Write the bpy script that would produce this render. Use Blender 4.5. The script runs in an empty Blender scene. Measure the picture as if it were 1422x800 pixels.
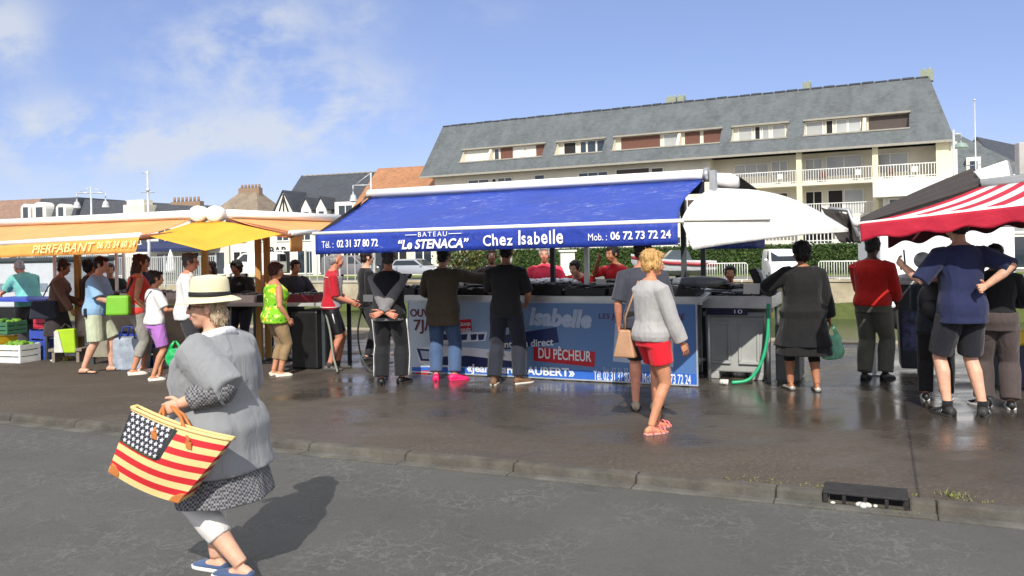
import bpy, math, random
from mathutils import Vector as V, Matrix as M, noise
random.seed(7)
C = bpy.context.scene.collection
SC = bpy.context.scene
R = math.radians

# ---------------------------------------------------------------- view geometry (used to measure the place)
F, CX, CY, HOR, ROLL, CAMZ = 1150.0, 711.0, 400.0, 347.0, 0.0192, 1.7
def unroll(px, py):
    dx, dy = px-CX, py-CY
    c, s = math.cos(ROLL), math.sin(ROLL)
    return CX+dx*c-dy*s, CY+dx*s+dy*c
def ray(px, py):
    x, y = unroll(px, py)
    return V(((x-CX)/F, 1.0, (HOR-y)/F))
def at(px, py, Y):
    r = ray(px, py); return V((r.x*Y, Y, CAMZ+r.z*Y))
def onz(px, py, z=0.0):
    r = ray(px, py); return at(px, py, (z-CAMZ)/r.z)
class Frame:
    """ground frame of a straight front: s runs to the right along it, d towards the camera, z up"""
    def __init__(self, o, slope):
        self.o = V((o[0], o[1], 0)); self.e = V((1, slope, 0)).normalized(); self.n = V((self.e.y, -self.e.x, 0))
        self.rot = math.atan2(self.e.y, self.e.x)
    def pt(self, s, d, z): return self.o+self.e*s+self.n*d+V((0, 0, z))
    def px(self, px, py, d=0.0):
        r = ray(px, py); c = V((0, 0, CAMZ))
        t = (self.o+self.n*d-c).dot(self.n)/r.dot(self.n)
        p = c+r*t
        return (p-self.o).dot(self.e), p.z

# ---------------------------------------------------------------- materials
def lin(c):
    return tuple(((x/255)/12.92 if x/255 <= .04045 else ((x/255+.055)/1.055)**2.4) for x in c[:3])
_m = {}
class NT:
    def __init__(self, name):
        self.m = bpy.data.materials.new(name); self.m.use_nodes = True
        self.t = self.m.node_tree; self.b = self.t.nodes['Principled BSDF']; self.out = self.t.nodes['Material Output']
        self.tc = self.t.nodes.new('ShaderNodeTexCoord')
    def n(self, typ, **kw):
        nd = self.t.nodes.new('ShaderNode'+typ)
        for k, v in kw.items():
            if k in nd.inputs: nd.inputs[k].default_value = v
            else: setattr(nd, k, v)
        return nd
    def l(self, a, b): self.t.links.new(a, b)
    def noise(self, scale, detail=4, rough=.55, vec=None, stretch=None, dist=0):
        nz = self.n('TexNoise'); nz.inputs['Scale'].default_value = scale; nz.inputs['Detail'].default_value = detail
        nz.inputs['Roughness'].default_value = rough; nz.inputs['Distortion'].default_value = dist
        src = vec or self.tc.outputs['Object']
        if stretch:
            mp = self.n('Mapping'); mp.inputs['Scale'].default_value = stretch; self.l(src, mp.inputs[0]); src = mp.outputs[0]
        self.l(src, nz.inputs['Vector']); return nz.outputs['Fac']
    def ramp(self, fac, stops):
        rp = self.n('ValToRGB'); e = rp.color_ramp.elements
        while len(e) < len(stops): e.new(.5)
        for el, (p, c) in zip(e, stops):
            el.position = p; el.color = (c[0], c[1], c[2], 1) if not isinstance(c, (int, float)) else (c, c, c, 1)
        self.l(fac, rp.inputs[0]); return rp.outputs[0]
    def mix(self, fac, a, b, blend='MIX'):
        mx = self.n('MixRGB', blend_type=blend)
        for i, x in ((0, fac), (1, a), (2, b)):
            if isinstance(x, (int, float)): mx.inputs[i].default_value = x if i == 0 else (x, x, x, 1)
            elif isinstance(x, tuple): mx.inputs[i].default_value = (*x[:3], 1)
            else: self.l(x, mx.inputs[i])
        return mx.outputs[0]
    def math(self, op, a, b=0.0, c=0.0):
        nd = self.n('Math', operation=op)
        for i, x in enumerate((a, b, c)):
            if isinstance(x, (int, float)): nd.inputs[i].default_value = x
            else: self.l(x, nd.inputs[i])
        return nd.outputs[0]
    def bump(self, h, strength=.3, dist=.01, normal=None):
        bp = self.n('Bump'); bp.inputs['Strength'].default_value = strength; bp.inputs['Distance'].default_value = dist
        self.l(h, bp.inputs['Height'])
        if normal: self.l(normal, bp.inputs['Normal'])
        return bp.outputs[0]
    def base(self, x):
        if isinstance(x, tuple): self.b.inputs['Base Color'].default_value = (*x[:3], 1)
        else: self.l(x, self.b.inputs['Base Color'])
    def set(self, rough=None, metal=None, spec=None):
        if rough is not None: self.b.inputs['Roughness'].default_value = rough
        if metal is not None: self.b.inputs['Metallic'].default_value = metal
        if spec is not None: self.b.inputs['Specular IOR Level'].default_value = spec

def mul(c, k): return tuple(min(1, x*k) for x in c)
def mat(name, col, rough=.6, metal=0, var=.15, scale=6, bump=0, bscale=40, spec=.4, trans=0, dirt=0, stretch=None):
    """plain surface: slight colour variation, optional bump, dirt and (cloth) light passing through"""
    if name in _m: return _m[name]
    t = NT(name); c = lin(col)
    f = t.noise(scale, 5, .6, stretch=stretch)
    fr = t.ramp(f, [(.3, 0), (.7, 1)])
    colr = t.mix(fr, mul(c, 1-var), mul(c, 1+var))
    if dirt:
        g = t.ramp(t.noise(scale*.35, 6, .7), [(.5, 0), (.72, 1)])
        colr = t.mix(t.math('MULTIPLY', g, dirt), colr, lin((70, 62, 52)))
    t.base(colr); t.set(rough, metal, spec)
    t.l(t.math('ADD', t.math('MULTIPLY', f, .16), rough-.08), t.b.inputs['Roughness'])
    if bump: t.l(t.bump(t.noise(bscale, 4, .6, stretch=stretch), bump, .01), t.b.inputs['Normal'])
    if trans:
        tr = t.n('BsdfTranslucent'); t.l(colr, tr.inputs[0])
        ms = t.n('MixShader'); ms.inputs[0].default_value = trans
        t.l(t.b.outputs[0], ms.inputs[1]); t.l(tr.outputs[0], ms.inputs[2]); t.l(ms.outputs[0], t.out.inputs[0])
    _m[name] = t.m; return t.m
def fabric(name, col, var=.18, knit=0, wr=.5, rough=.85):
    """worn clothing: soft wrinkles running with gravity, fine weave or knit"""
    if name in _m: return _m[name]
    t = NT(name); c = lin(col)
    w = t.noise(9, 3, .5, stretch=(1, 1, .45), dist=1.2)
    fine = t.noise(260, 2, .5)
    colr = t.mix(t.ramp(t.noise(3.5, 4), [(.3, 0), (.7, 1)]), mul(c, 1-var), mul(c, 1+var))
    colr = t.mix(t.math('MULTIPLY', fine, .35), colr, mul(c, .55))
    h = t.math('ADD', w, t.math('MULTIPLY', fine, .03))
    if knit:
        wv = t.n('TexWave', wave_type='BANDS', bands_direction='X'); wv.inputs['Scale'].default_value = knit; wv.inputs['Distortion'].default_value = 1.5
        t.l(t.tc.outputs['Object'], wv.inputs['Vector'])
        h = t.math('ADD', h, t.math('MULTIPLY', wv.outputs['Fac'], .02))
        colr = t.mix(t.math('MULTIPLY', wv.outputs['Fac'], .22), colr, mul(c, .75))
    t.base(colr); t.set(rough, 0, .25)
    t.l(t.bump(h, wr, .035), t.b.inputs['Normal'])
    t.b.inputs['Sheen Weight'].default_value = .15
    _m[name] = t.m; return t.m
def skin(name, col):
    if name in _m: return _m[name]
    t = NT(name); c = lin(col)
    colr = t.mix(t.ramp(t.noise(14, 4), [(.35, 0), (.7, 1)]), mul(c, .78), tuple(min(1, a*b) for a, b in zip(c, (1.12, 1.02, .96))))
    t.base(colr); t.set(.5, 0, .35)
    t.b.inputs['Subsurface Weight'].default_value = .08
    t.b.inputs['Subsurface Radius'].default_value = (.012, .004, .002); t.b.inputs['Subsurface Scale'].default_value = .5
    t.l(t.bump(t.noise(180, 2), .12, .002), t.b.inputs['Normal'])
    _m[name] = t.m; return t.m
def hairmat(name, col):
    if name in _m: return _m[name]
    t = NT(name); c = lin(col)
    st = t.noise(60, 4, .6, stretch=(1, 1, .18), dist=.4)
    t.base(t.mix(t.ramp(st, [(.3, 0), (.7, 1)]), mul(c, .5), mul(c, 1.5))); t.set(.5, 0, .35)
    t.l(t.bump(st, .8, .012), t.b.inputs['Normal'])
    _m[name] = t.m; return t.m
def glass(name, col=(40, 50, 58), rough=.06):
    if name in _m: return _m[name]
    t = NT(name); c = lin(col)
    t.base(t.mix(t.noise(.35, 2), mul(c, .5), mul(c, 1.7))); t.set(rough, 0, .8)
    t.l(t.bump(t.noise(.8, 2), .06, .05), t.b.inputs['Normal'])
    _m[name] = t.m; return t.m

# ---------------------------------------------------------------- mesh builder
class MB:
    def __init__(self): self.v = []; self.f = []; self.m = []; self.s = []
    def add(self, vs, fs, mi=0, smooth=False):
        o = len(self.v); self.v += [V(p) for p in vs]
        for f in fs: self.f.append([o+i for i in f]); self.m.append(mi); self.s.append(smooth)
        return self
    def hexa(self, a, b, mi=0):
        """a: four lower corners in order, b: the four above them"""
        return self.add(list(a)+list(b), [(3, 2, 1, 0), (4, 5, 6, 7), (0, 1, 5, 4), (1, 2, 6, 5), (2, 3, 7, 6), (3, 0, 4, 7)], mi)
    def box(self, c, size, rot=0, mi=0, mx=None):
        x, y, z = [k/2 for k in size]; q = mx or M.Rotation(rot, 3, 'Z'); c = V(c)
        p = [q@V(k)+c for k in ((-x, -y, -z), (x, -y, -z), (x, y, -z), (-x, y, -z), (-x, -y, z), (x, -y, z), (x, y, z), (-x, y, z))]
        return self.hexa(p[:4], p[4:], mi)
    def fbox(self, fr, s0, s1, d0, d1, z0, z1, mi=0):
        a = [fr.pt(s0, d1, z0), fr.pt(s1, d1, z0), fr.pt(s1, d0, z0), fr.pt(s0, d0, z0)]
        b = [p+V((0, 0, z1-z0)) for p in a]
        return self.hexa(a, b, mi)
    def prism(self, poly, off, mi=0):
        """poly: planar outline, off: thickness vector"""
        n = len(poly); poly = [V(p) for p in poly]; off = V(off)
        nn = V((0, 0, 0))
        for i in range(n): nn += (poly[i]-poly[0]).cross(poly[(i+1) % n]-poly[0])
        if nn.dot(off) > 0: poly = poly[::-1]
        vs = poly+[p+off for p in poly]
        fs = [tuple(range(n)), tuple(range(2*n-1, n-1, -1))]+[(i, i+n, (i+1) % n+n, (i+1) % n) for i in range(n)]
        return self.add(vs, fs, mi)
    def loft(self, rings, mi=0, smooth=True, cap=True, closed=True):
        n = len(rings[0]); vs = [p for r in rings for p in r]; fs = []
        for k in range(len(rings)-1):
            for i in range(n if closed else n-1):
                j = (i+1) % n
                fs.append((k*n+i, k*n+j, (k+1)*n+j, (k+1)*n+i))
        if cap: fs += [tuple(range(n-1, -1, -1)), tuple(range((len(rings)-1)*n, len(rings)*n))]
        return self.add(vs, fs, mi, smooth)
    def tube(self, pts, r, n=8, mi=0, cap=True, flat=1.0, up=None, round_ends=False):
        pts = [V(p) for p in pts]; k = len(pts)
        rs = list(r) if isinstance(r, (list, tuple)) else [r]*k
        if round_ends:
            d0 = (pts[0]-pts[1]).normalized(); d1 = (pts[-1]-pts[-2]).normalized()
            pts = [pts[0]+d0*rs[0]*.85, pts[0]+d0*rs[0]*.5]+pts+[pts[-1]+d1*rs[-1]*.5, pts[-1]+d1*rs[-1]*.85]
            rs = [rs[0]*.45, rs[0]*.85]+rs+[rs[-1]*.85, rs[-1]*.45]; k = len(pts)
        tan = []
        for i in range(k):
            a = pts[max(0, i-1)]; b = pts[min(k-1, i+1)]; tan.append((b-a).normalized())
        u = V(up) if up else (V((0, 0, 1)) if abs(tan[0].z) < .9 else V((0, 1, 0)))
        rings = []
        for i in range(k):
            x = u.cross(tan[i]); x = x.normalized() if x.length > 1e-6 else V((1, 0, 0))
            y = tan[i].cross(x).normalized(); u = y
            rings.append([pts[i]+x*math.cos(2*math.pi*j/n)*rs[i]+y*math.sin(2*math.pi*j/n)*rs[i]*flat for j in range(n)])
        return self.loft(rings, mi, True, cap)
    def ell(self, c, r, mx=None, nu=14, nv=9, mi=0):
        c = V(c); q = mx or M.Identity(3); vs = [c+q@V((0, 0, r[2]))]; fs = []
        for i in range(1, nv):
            a = math.pi*i/nv
            for j in range(nu):
                b = 2*math.pi*j/nu
                vs.append(c+q@V((r[0]*math.sin(a)*math.cos(b), r[1]*math.sin(a)*math.sin(b), r[2]*math.cos(a))))
        vs.append(c+q@V((0, 0, -r[2])))
        for j in range(nu): fs.append((0, 1+j, 1+(j+1) % nu))
        for i in range(nv-2):
            for j in range(nu):
                a = 1+i*nu+j; b = 1+i*nu+(j+1) % nu
                fs.append((a, a+nu, b+nu, b))
        l = len(vs)-1; o = 1+(nv-2)*nu
        for j in range(nu): fs.append((o+j, l, o+(j+1) % nu))
        return self.add(vs, fs, mi, True)
    def lathe(self, c, prof, n=20, mi=0, mx=None):
        q = mx or M.Identity(3); c = V(c)
        return self.loft([[c+q@V((r*math.cos(2*math.pi*j/n), r*math.sin(2*math.pi*j/n), z)) for j in range(n)] for r, z in prof], mi)
    def mesh(self, name, mats=()):
        me = bpy.data.meshes.new(name); me.from_pydata(self.v, [], self.f)
        for k in (mats if isinstance(mats, (list, tuple)) else [mats]): me.materials.append(k)
        me.polygons.foreach_set('material_index', self.m); me.polygons.foreach_set('use_smooth', self.s); me.update()
        return me
    def build(self, name, mats, parent=None, bevel=0, world=True, solid=0):
        return put(name, self.mesh(name, mats), parent, bevel, world, solid)
_inv = {}
def put(name, me, parent=None, bevel=0, world=True, solid=0):
    o = bpy.data.objects.new(name, me); C.objects.link(o)
    if parent is not None:
        o.parent = parent
        if world: o.matrix_parent_inverse = wm(parent).inverted()
    if solid:
        sm = o.modifiers.new('thickness', 'SOLIDIFY'); sm.thickness = solid; sm.offset = 0
    if bevel:
        bv = o.modifiers.new('bevel', 'BEVEL'); bv.width = bevel; bv.segments = 2; bv.limit_method = 'ANGLE'; bv.angle_limit = R(40)
    return o
def wm(o):
    m = M.Translation(o.location)@o.rotation_euler.to_matrix().to_4x4()@M.Diagonal((*o.scale, 1))
    return wm(o.parent)@o.matrix_parent_inverse@m if o.parent else m
def tag(o, label=None, cat=None, group=None, kind=None):
    if label: o['label'] = label
    if cat: o['category'] = cat
    if group: o['group'] = group
    if kind: o['kind'] = kind
    return o
def thing(name, label, cat, loc, rz=0, group=None):
    o = bpy.data.objects.new(name, None); C.objects.link(o); o.location = loc; o.rotation_euler = (0, 0, rz); o.empty_display_size = .2
    return tag(o, label, cat, group)
_kids = {}
def copy_tree(o, parent=None, kids=None):
    c = o.copy(); C.objects.link(c)
    if parent: c.parent = parent
    if kids is None:
        kids = {}
        for k in bpy.data.objects:
            if k.parent: kids.setdefault(k.parent.name, []).append(k)
    for ch in kids.get(o.name, []): copy_tree(ch, c, kids)
    return c
def structure(name, mb, mats, bevel=0):
    o = mb.build(name, mats, None, bevel); o['kind'] = 'structure'; return o

def grid(fn, nu, nv, uv=True):
    """surface fn(u, v) on a grid, with a UV layer that holds u and v"""
    vs = [V(fn(i/nu, j/nv)) for j in range(nv+1) for i in range(nu+1)]
    fs = [(j*(nu+1)+i, j*(nu+1)+i+1, (j+1)*(nu+1)+i+1, (j+1)*(nu+1)+i) for j in range(nv) for i in range(nu)]
    me = bpy.data.meshes.new('cloth'); me.from_pydata(vs, [], fs)
    ul = me.uv_layers.new(name='UVMap')
    for p in me.polygons:
        p.use_smooth = True
        for li in p.loop_indices:
            k = me.loops[li].vertex_index; ul.data[li].uv = ((k % (nu+1))/nu, (k//(nu+1))/nv)
    me.update(); return me
def patch(name, P, m, parent, sag=0.0, nu=16, nv=8, solid=.004, ripple=0.0, rf=3.0, bulge=None):
    """cloth stretched between four corners P00 P10 P11 P01"""
    a, b, c, d = [V(p) for p in P]
    def fn(u, v):
        p = a*(1-u)*(1-v)+b*u*(1-v)+c*u*v+d*(1-u)*v
        p = p+V((0, 0, -sag*math.sin(math.pi*v)*(.6+.4*math.sin(math.pi*u))))
        if bulge: p = p+bulge(u, v)
        if ripple: p = p+V((0, 1, .3))*ripple*noise.noise(V((u*rf*4, v*rf*.6, 3.1)))
        return p
    me = grid(fn, nu, nv); me.materials.append(m); me.name = name
    return put(name, me, parent, solid=solid)

# ---------------------------------------------------------------- lettering
def glyphs(body, bold=0.0, shear=0.0, space=1.0):
    cu = bpy.data.curves.new('t', 'FONT'); cu.body = body; cu.size = 1; cu.offset = bold; cu.shear = shear; cu.space_character = space
    cu.resolution_u = 4
    ob = bpy.data.objects.new('t', cu); C.objects.link(ob)
    dg = bpy.context.evaluated_depsgraph_get(); me = bpy.data.meshes.new_from_object(ob.evaluated_get(dg))
    vs = [v.co.copy() for v in me.vertices]; fs = [tuple(p.vertices) for p in me.polygons]
    bpy.data.objects.remove(ob); bpy.data.curves.remove(cu); bpy.data.meshes.remove(me)
    return vs, fs
def lettering(body, place, s0, s1, z0, z1, m, parent, bold=.012, shear=0.0, space=1.0, jitter=0.0, name='lettering'):
    """text fitted into the rectangle s0..s1 x z0..z1 of a surface; place(s, z) gives the world point"""
    mb = MB(); x = 0.0
    if jitter:
        rnd = random.Random(len(body)); vs = []; fs = []
        for ch in body:
            if ch == ' ': x += .3; continue
            g, gf = glyphs(ch, bold, shear)
            w = max(p.x for p in g); a = rnd.uniform(-1, 1)*jitter; k = rnd.uniform(.92, 1.1)
            o = len(vs)
            vs += [V((p.x*math.cos(a)*.8*k-p.y*math.sin(a)+x, (p.x*math.sin(a)+p.y*math.cos(a))*k+rnd.uniform(-.3, .3)*jitter, 0)) for p in g]
            fs += [tuple(i+o for i in f) for f in gf]
            x += w*.8*k+.07
    else: vs, fs = glyphs(body, bold, shear, space)
    x0 = min(p.x for p in vs); x1 = max(p.x for p in vs); y0 = min(p.y for p in vs); y1 = max(p.y for p in vs)
    mb.add([place(s0+(p.x-x0)/(x1-x0)*(s1-s0), z0+(p.y-y0)/(y1-y0)*(z1-z0)) for p in vs], fs)
    return mb.build(name, m, parent)
# ---------------------------------------------------------------- people
def ell_ring(c, x, y, rx, ry, n=18, p=2.3):
    out = []
    for j in range(n):
        a = 2*math.pi*j/n; ca, sa = math.cos(a), math.sin(a)
        out.append(c+x*(abs(ca)**(2/p)*math.copysign(1, ca)*rx)+y*(abs(sa)**(2/p)*math.copysign(1, sa)*ry))
    return out
def remesh(mb, voxel, it=3, fac=.5):
    me = mb.mesh('tmp'); ob = bpy.data.objects.new('tmp', me); C.objects.link(ob)
    r = ob.modifiers.new('r', 'REMESH'); r.mode = 'VOXEL'; r.voxel_size = voxel; r.use_smooth_shade = True
    if it:
        s = ob.modifiers.new('s', 'SMOOTH'); s.iterations = it; s.factor = fac
    dg = bpy.context.evaluated_depsgraph_get()
    out = bpy.data.meshes.new_from_object(ob.evaluated_get(dg))
    bpy.data.objects.remove(ob); bpy.data.meshes.remove(me)
    out.polygons.foreach_set('use_smooth', [True]*len(out.polygons))
    return out
def displace(me, amp, sc, st=(1, 1, 1), seed=0.0, octs=2):
    n = len(me.vertices); co = [0.0]*(3*n); no = [0.0]*(3*n)
    me.vertices.foreach_get('co', co); me.vertex_normals.foreach_get('vector', no); nz = noise.noise
    for i in range(0, 3*n, 3):
        x, y, z = co[i]*sc*st[0]+seed, co[i+1]*sc*st[1]+seed*1.7, co[i+2]*sc*st[2]-seed
        d = amp*(nz((x, y, z))+(.5*nz((x*2.1, y*2.1, z*2.1)) if octs > 1 else 0))
        co[i] += no[i]*d; co[i+1] += no[i+1]*d; co[i+2] += no[i+2]*d
    me.vertices.foreach_set('co', co); me.update()
def two_bone(a, t, l1, l2, hint):
    d = t-a; L = d.length
    mx = (l1+l2)*.998
    if L > mx: d = d*(mx/L); t = a+d; L = mx
    L = max(L, abs(l1-l2)+.01)
    u = d.normalized(); x = (l1*l1-l2*l2+L*L)/(2*L); h = math.sqrt(max(0, l1*l1-x*x))
    k = (hint-u*hint.dot(u)); k = k.normalized() if k.length > 1e-5 else V((0, 1, 0))
    return a+u*x+k*h, t
SKINS = dict(fair=(214, 168, 142), tan=(196, 140, 108), ruddy=(205, 142, 116), olive=(170, 118, 88), dark=(84, 56, 42))
HAIRS = dict(black=(24, 20, 19), brown=(58, 40, 30), dkbrown=(36, 27, 23), grey=(150, 148, 146), dkgrey=(84, 82, 82), white=(190, 188, 184), blond=(190, 150, 92), sandy=(168, 148, 120), auburn=(66, 36, 24))
# torso rings: height above the hip centre, half width, half depth, forward offset
TORSO = [(-.10, .09, .085, -.005), (-.06, .155, .11, -.01), (0, .172, .122, -.016), (.06, .168, .12, -.012), (.15, .146, .106, 0), (.25, .152, .11, .004),
         (.36, .172, .118, .004), (.44, .18, .108, -.004), (.50, .155, .085, -.012), (.535, .10, .07, -.016), (.56, .06, .06, -.012)]
def interp(tab, t):
    if t <= tab[0][0]: return tab[0][1:]
    for a, b in zip(tab, tab[1:]):
        if t <= b[0]:
            k = (t-a[0])/(b[0]-a[0]); return tuple(x+(y-x)*k for x, y in zip(a[1:], b[1:]))
    return tab[-1][1:]
class Body:
    def __init__(s, H=1.72, fem=False, w=1.0, lean=0, feet=((-.1, 0), (.1, 0)), hands=(None, None), elbows=(None, None), head=(0, 0), hip=None, hipz=0, turn=0,
                 toe=(8, 8), belly=0, footlift=(0, 0), hump=0, hipy=0):
        k = s.k = H/1.75; s.H = H; s.fem = fem; s.w = w; s.belly = belly; s.hump = hump
        s.hip = V((hip or 0, hipy, (.93*k if not hipz else hipz)))
        # keep the legs reachable
        if not hipz:
            far = max(math.hypot(f[0]-s.hip.x-(-.09, .09)[i]*k, f[1]-hipy) for i, f in enumerate(feet))
            s.hip.z = min(s.hip.z, .085*k+math.sqrt(max(.2, (.866*k)**2-far*far)))
        s.lean = R(lean); s.turn = R(turn)
        s.sh_w = (.185 if not fem else .168)*k*(1+(w-1)*.45)
        s.frames = {}
        # spine by integration
        s.sp = []; p = s.hip.copy(); n = 70; t = -.1
        p = s.hip+V((0, 0, -.1*k)); dt = .72/n
        for i in range(n+1):
            u = max(0, min(1, (t+.02)/.34)); a = s.lean*(u*u*(3-2*u)) if t > -.02 else 0
            a += s.hump*max(0, min(1, (t-.3)/.25))
            s.sp.append((t, p.copy(), a)); p = p+V((0, math.sin(a), math.cos(a)))*dt*k; t += dt
        # limbs
        s.knee = []; s.ank = []; s.hipj = []; s.toed = []
        for i, sd in enumerate((-1, 1)):
            hj = s.hip+V((sd*.088*k*(1+(w-1)*.5), 0, -.02)); an = V((feet[i][0], feet[i][1], .085*k+footlift[i]))
            kn, an = two_bone(hj, an, .44*k, .425*k, V((sd*.12, 1, 0)))
            s.hipj.append(hj); s.knee.append(kn); s.ank.append(an); a = R(toe[i])*sd; s.toed.append(V((math.sin(a), math.cos(a), 0)))
        s.shj = []; s.elb = []; s.wri = []
        c, X, Y, Z = s.at(.452)
        for i, sd in enumerate((-1, 1)):
            sj = c+X*sd*s.sh_w-Y*.01
            hd = V(hands[i]) if hands[i] is not None else sj+X*sd*.07*w+V((0, .05, -.52*k))
            eh = V(elbows[i]) if elbows[i] is not None else V((sd*.45, -1, -.1))
            el, wr = two_bone(sj, hd, .29*k, .255*k, eh)
            s.shj.append(sj); s.elb.append(el); s.wri.append(wr)
        c, X, Y, Z = s.at(.56)
        hy, hp = R(head[0]), R(head[1])
        base = c; a = s.sp[-1][2]*.35
        s.hm = M.Rotation(-hy, 3, 'Z')@M.Rotation(-hp-a, 3, 'X')
        s.neck0 = c-Z*.06*k; s.hc = base+Z*.055*k+s.hm@V((0, .022, .085))*k
    def at(s, t):
        for (t0, p0, a0), (t1, p1, a1) in zip(s.sp, s.sp[1:]):
            if t <= t1 or t1 == s.sp[-1][0]:
                q = 0 if t1 == t0 else max(0, min(1.2, (t-t0)/(t1-t0))); p = p0.lerp(p1, q); a = a0+(a1-a0)*q; break
        tw = s.turn*max(0, min(1, t/.4))
        X = V((math.cos(tw), -math.sin(tw), 0)); Yb = V((math.sin(tw), math.cos(tw), 0))
        return p, X, Yb*math.cos(a)+V((0, 0, -math.sin(a))), Yb*math.sin(a)+V((0, 0, math.cos(a)))
    def prof(s, t):
        rx, ry, oy = interp(TORSO, t); w = s.w
        g = 1+(w-1)*(1.25 if -.06 < t < .3 else .9 if t < .47 else .35)
        rx *= g; ry *= 1+(g-1)*1.25
        if s.fem:
            rx *= 1.04 if t < .08 else .93; 
            if .25 < t < .44: ry *= 1.1; oy += .012
        if s.belly and -.05 < t < .36:
            b = s.belly*math.sin(math.pi*(t+.05)/.41); ry += b*.5; oy += b*.5
        return rx*s.k, ry*s.k, oy*s.k
    def torso(s, mb, t0, t1, grow=0.0, flare=0.0, n=12, g0=0.0):
        rings = []
        for i in range(n+1):
            t = t0+(t1-t0)*i/n; p, X, Y, Z = s.at(max(t, -.1)); rx, ry, oy = s.prof(max(t, -.06))
            if t < -.1: p = p+V((0, 0, (t+.1)*s.k))
            k = max(0, (.1-t)/.3)*flare
            g = (grow+g0*(1-i/n))*(1-.65*max(0, min(1, (t-.40)/.13)))
            rings.append(ell_ring(p+Y*oy, X, Y, rx+g+k, ry+g+k*.8))
        mb.loft(rings)
    def arm(s, mb, i, upto=1.0, grow=0.0, flare=0.0, aw=1.0):
        k = s.k*aw*(.92 if s.fem else 1); a, e, w = s.shj[i], s.elb[i], s.wri[i]
        c, X, Y, Z = s.at(.45)
        pts = [a.lerp(c, .25)+V((0, 0, .0)), a, a.lerp(e, .5), e, e.lerp(w, .35), w]; rs = [.058, .056, .05, .04, .041, .028]; L = [-.06, 0, .25, .5, .68, 1]
        out = []; rr = []
        for p, r, l in zip(pts, rs, L):
            if l <= upto+1e-6: out.append(p); rr.append(r*k+grow+flare*max(0, l))
        if L[-1] > upto and upto > 0:
            for j in range(1, 6):
                if L[j-1] < upto < L[j]:
                    q = (upto-L[j-1])/(L[j]-L[j-1]); out.append(pts[j-1].lerp(pts[j], q)); rr.append((rs[j-1]+(rs[j]-rs[j-1])*q)*k+grow+flare*upto)
        mb.tube(out, rr, 12, round_ends=upto >= 1 and grow == 0)
    def leg(s, mb, i, upto=1.0, grow=0.0, flare=0.0, n=14, g2=0.0):
        k = s.k*(1+(s.w-1)*.8); a, e, w = s.hipj[i], s.knee[i], s.ank[i]
        back = (w-a).cross(V((1, 0, 0))).normalized()*-.012*k
        bk = V((0, -.014*k, 0))
        pts = [a+V((0, 0, .06)), a.lerp(e, .12), a.lerp(e, .5), e, e.lerp(w, .3)+bk, e.lerp(w, .7)+bk*.3, w]
        rs = [.09, .093, .08, .058, .06, .045, .036]; L = [-.05, .06, .25, .5, .65, .85, 1]
        if s.fem: rs = [.092, .095, .082, .056, .056, .041, .034]
        out = []; rr = []
        for j, (p, r, l) in enumerate(zip(pts, rs, L)):
            if l <= upto+1e-6: out.append(p); rr.append(r*k+grow*min(1, (l+.06)/.1)+(flare+g2)*max(0, l)**1.5)
            elif L[j-1] < upto:
                q = (upto-L[j-1])/(l-L[j-1]); out.append(pts[j-1].lerp(p, q)); rr.append((rs[j-1]+(r-rs[j-1])*q)*k+grow+(flare+g2)*upto**1.5)
        mb.tube(out, rr, n, up=(0, 1, 0))
    def foot(s, mb, i, grow=0.0, low=0.0, high=None, length=1.0):
        k = s.k*(.93 if s.fem else 1); d = s.toed[i]; x = V((d.y, -d.x, 0)); a = s.ank[i]; z0 = a.z-.085*s.k
        rings = []
        for y, wd, h in ((-.075, .018, .05), (-.065, .031, .07), (-.03, .035, .09), (.02, .036, .088), (.07, .041, .062), (.12, .045, .045), (.16, .04, .034), (.185, .026, .024)):
            wd = (wd+grow)*k; hh = (min(h, high) if high else h)*k+grow; cc = V((a.x, a.y, z0))+d*(y*k*length+grow*(1 if y > .1 else -1 if y < -.05 else 0))
            rings.append([cc+x*wd*math.cos(t)+V((0, 0, low+(hh-low)*(.5+.5*math.sin(t)))) for t in [2*math.pi*j/14 for j in range(14)]])
        mb.loft(rings)
    def sole(s, mb, i, th=.02, grow=.006, lift=0.0):
        k = s.k*(.93 if s.fem else 1); d = s.toed[i]; x = V((d.y, -d.x, 0)); a = s.ank[i]; z0 = a.z-.085*s.k
        pts = [(-.08, .02), (-.06, .034), (.0, .036), (.08, .044), (.13, .046), (.165, .04), (.192, .022)]
        out = [V((a.x, a.y, z0+lift))+d*((y+grow*(1 if y > .1 else 0))*k)+x*((w+grow)*k) for y, w in pts]+[V((a.x, a.y, z0+lift))+d*((y+grow*(1 if y > .1 else 0))*k)-x*((w+grow)*k) for y, w in reversed(pts)]
        mb.prism(out, V((0, 0, th)))
    def hand(s, mb, i, curl=35, palm=None, mi=0, dirn=None, spread=5):
        k = s.k*(.92 if s.fem else 1.0); w = s.wri[i]; d = (dirn or (w-s.elb[i])).normalized(); sd = (-1, 1)[i]
        pn = V(palm) if palm else V((-sd, 0, 0)); pn = (pn-d*pn.dot(d)); pn = pn.normalized() if pn.length > .05 else d.orthogonal().normalized()
        lat = d.cross(pn)*(1 if i == 1 else -1)      # towards the thumb
        if palm is None and lat.dot(V((0, 1, 0))) < 0: lat = -lat
        rings = []
        for y, wd, th in ((-.015, .024, .02), (.01, .03, .018), (.05, .038, .016), (.085, .041, .013), (.098, .036, .01)):
            rings.append([w+d*y*k+lat*(wd*math.cos(t)*k)+pn*(th*math.sin(t)*k) for t in [2*math.pi*j/12 for j in range(12)]])
        mb.loft(rings, mi)
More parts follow.
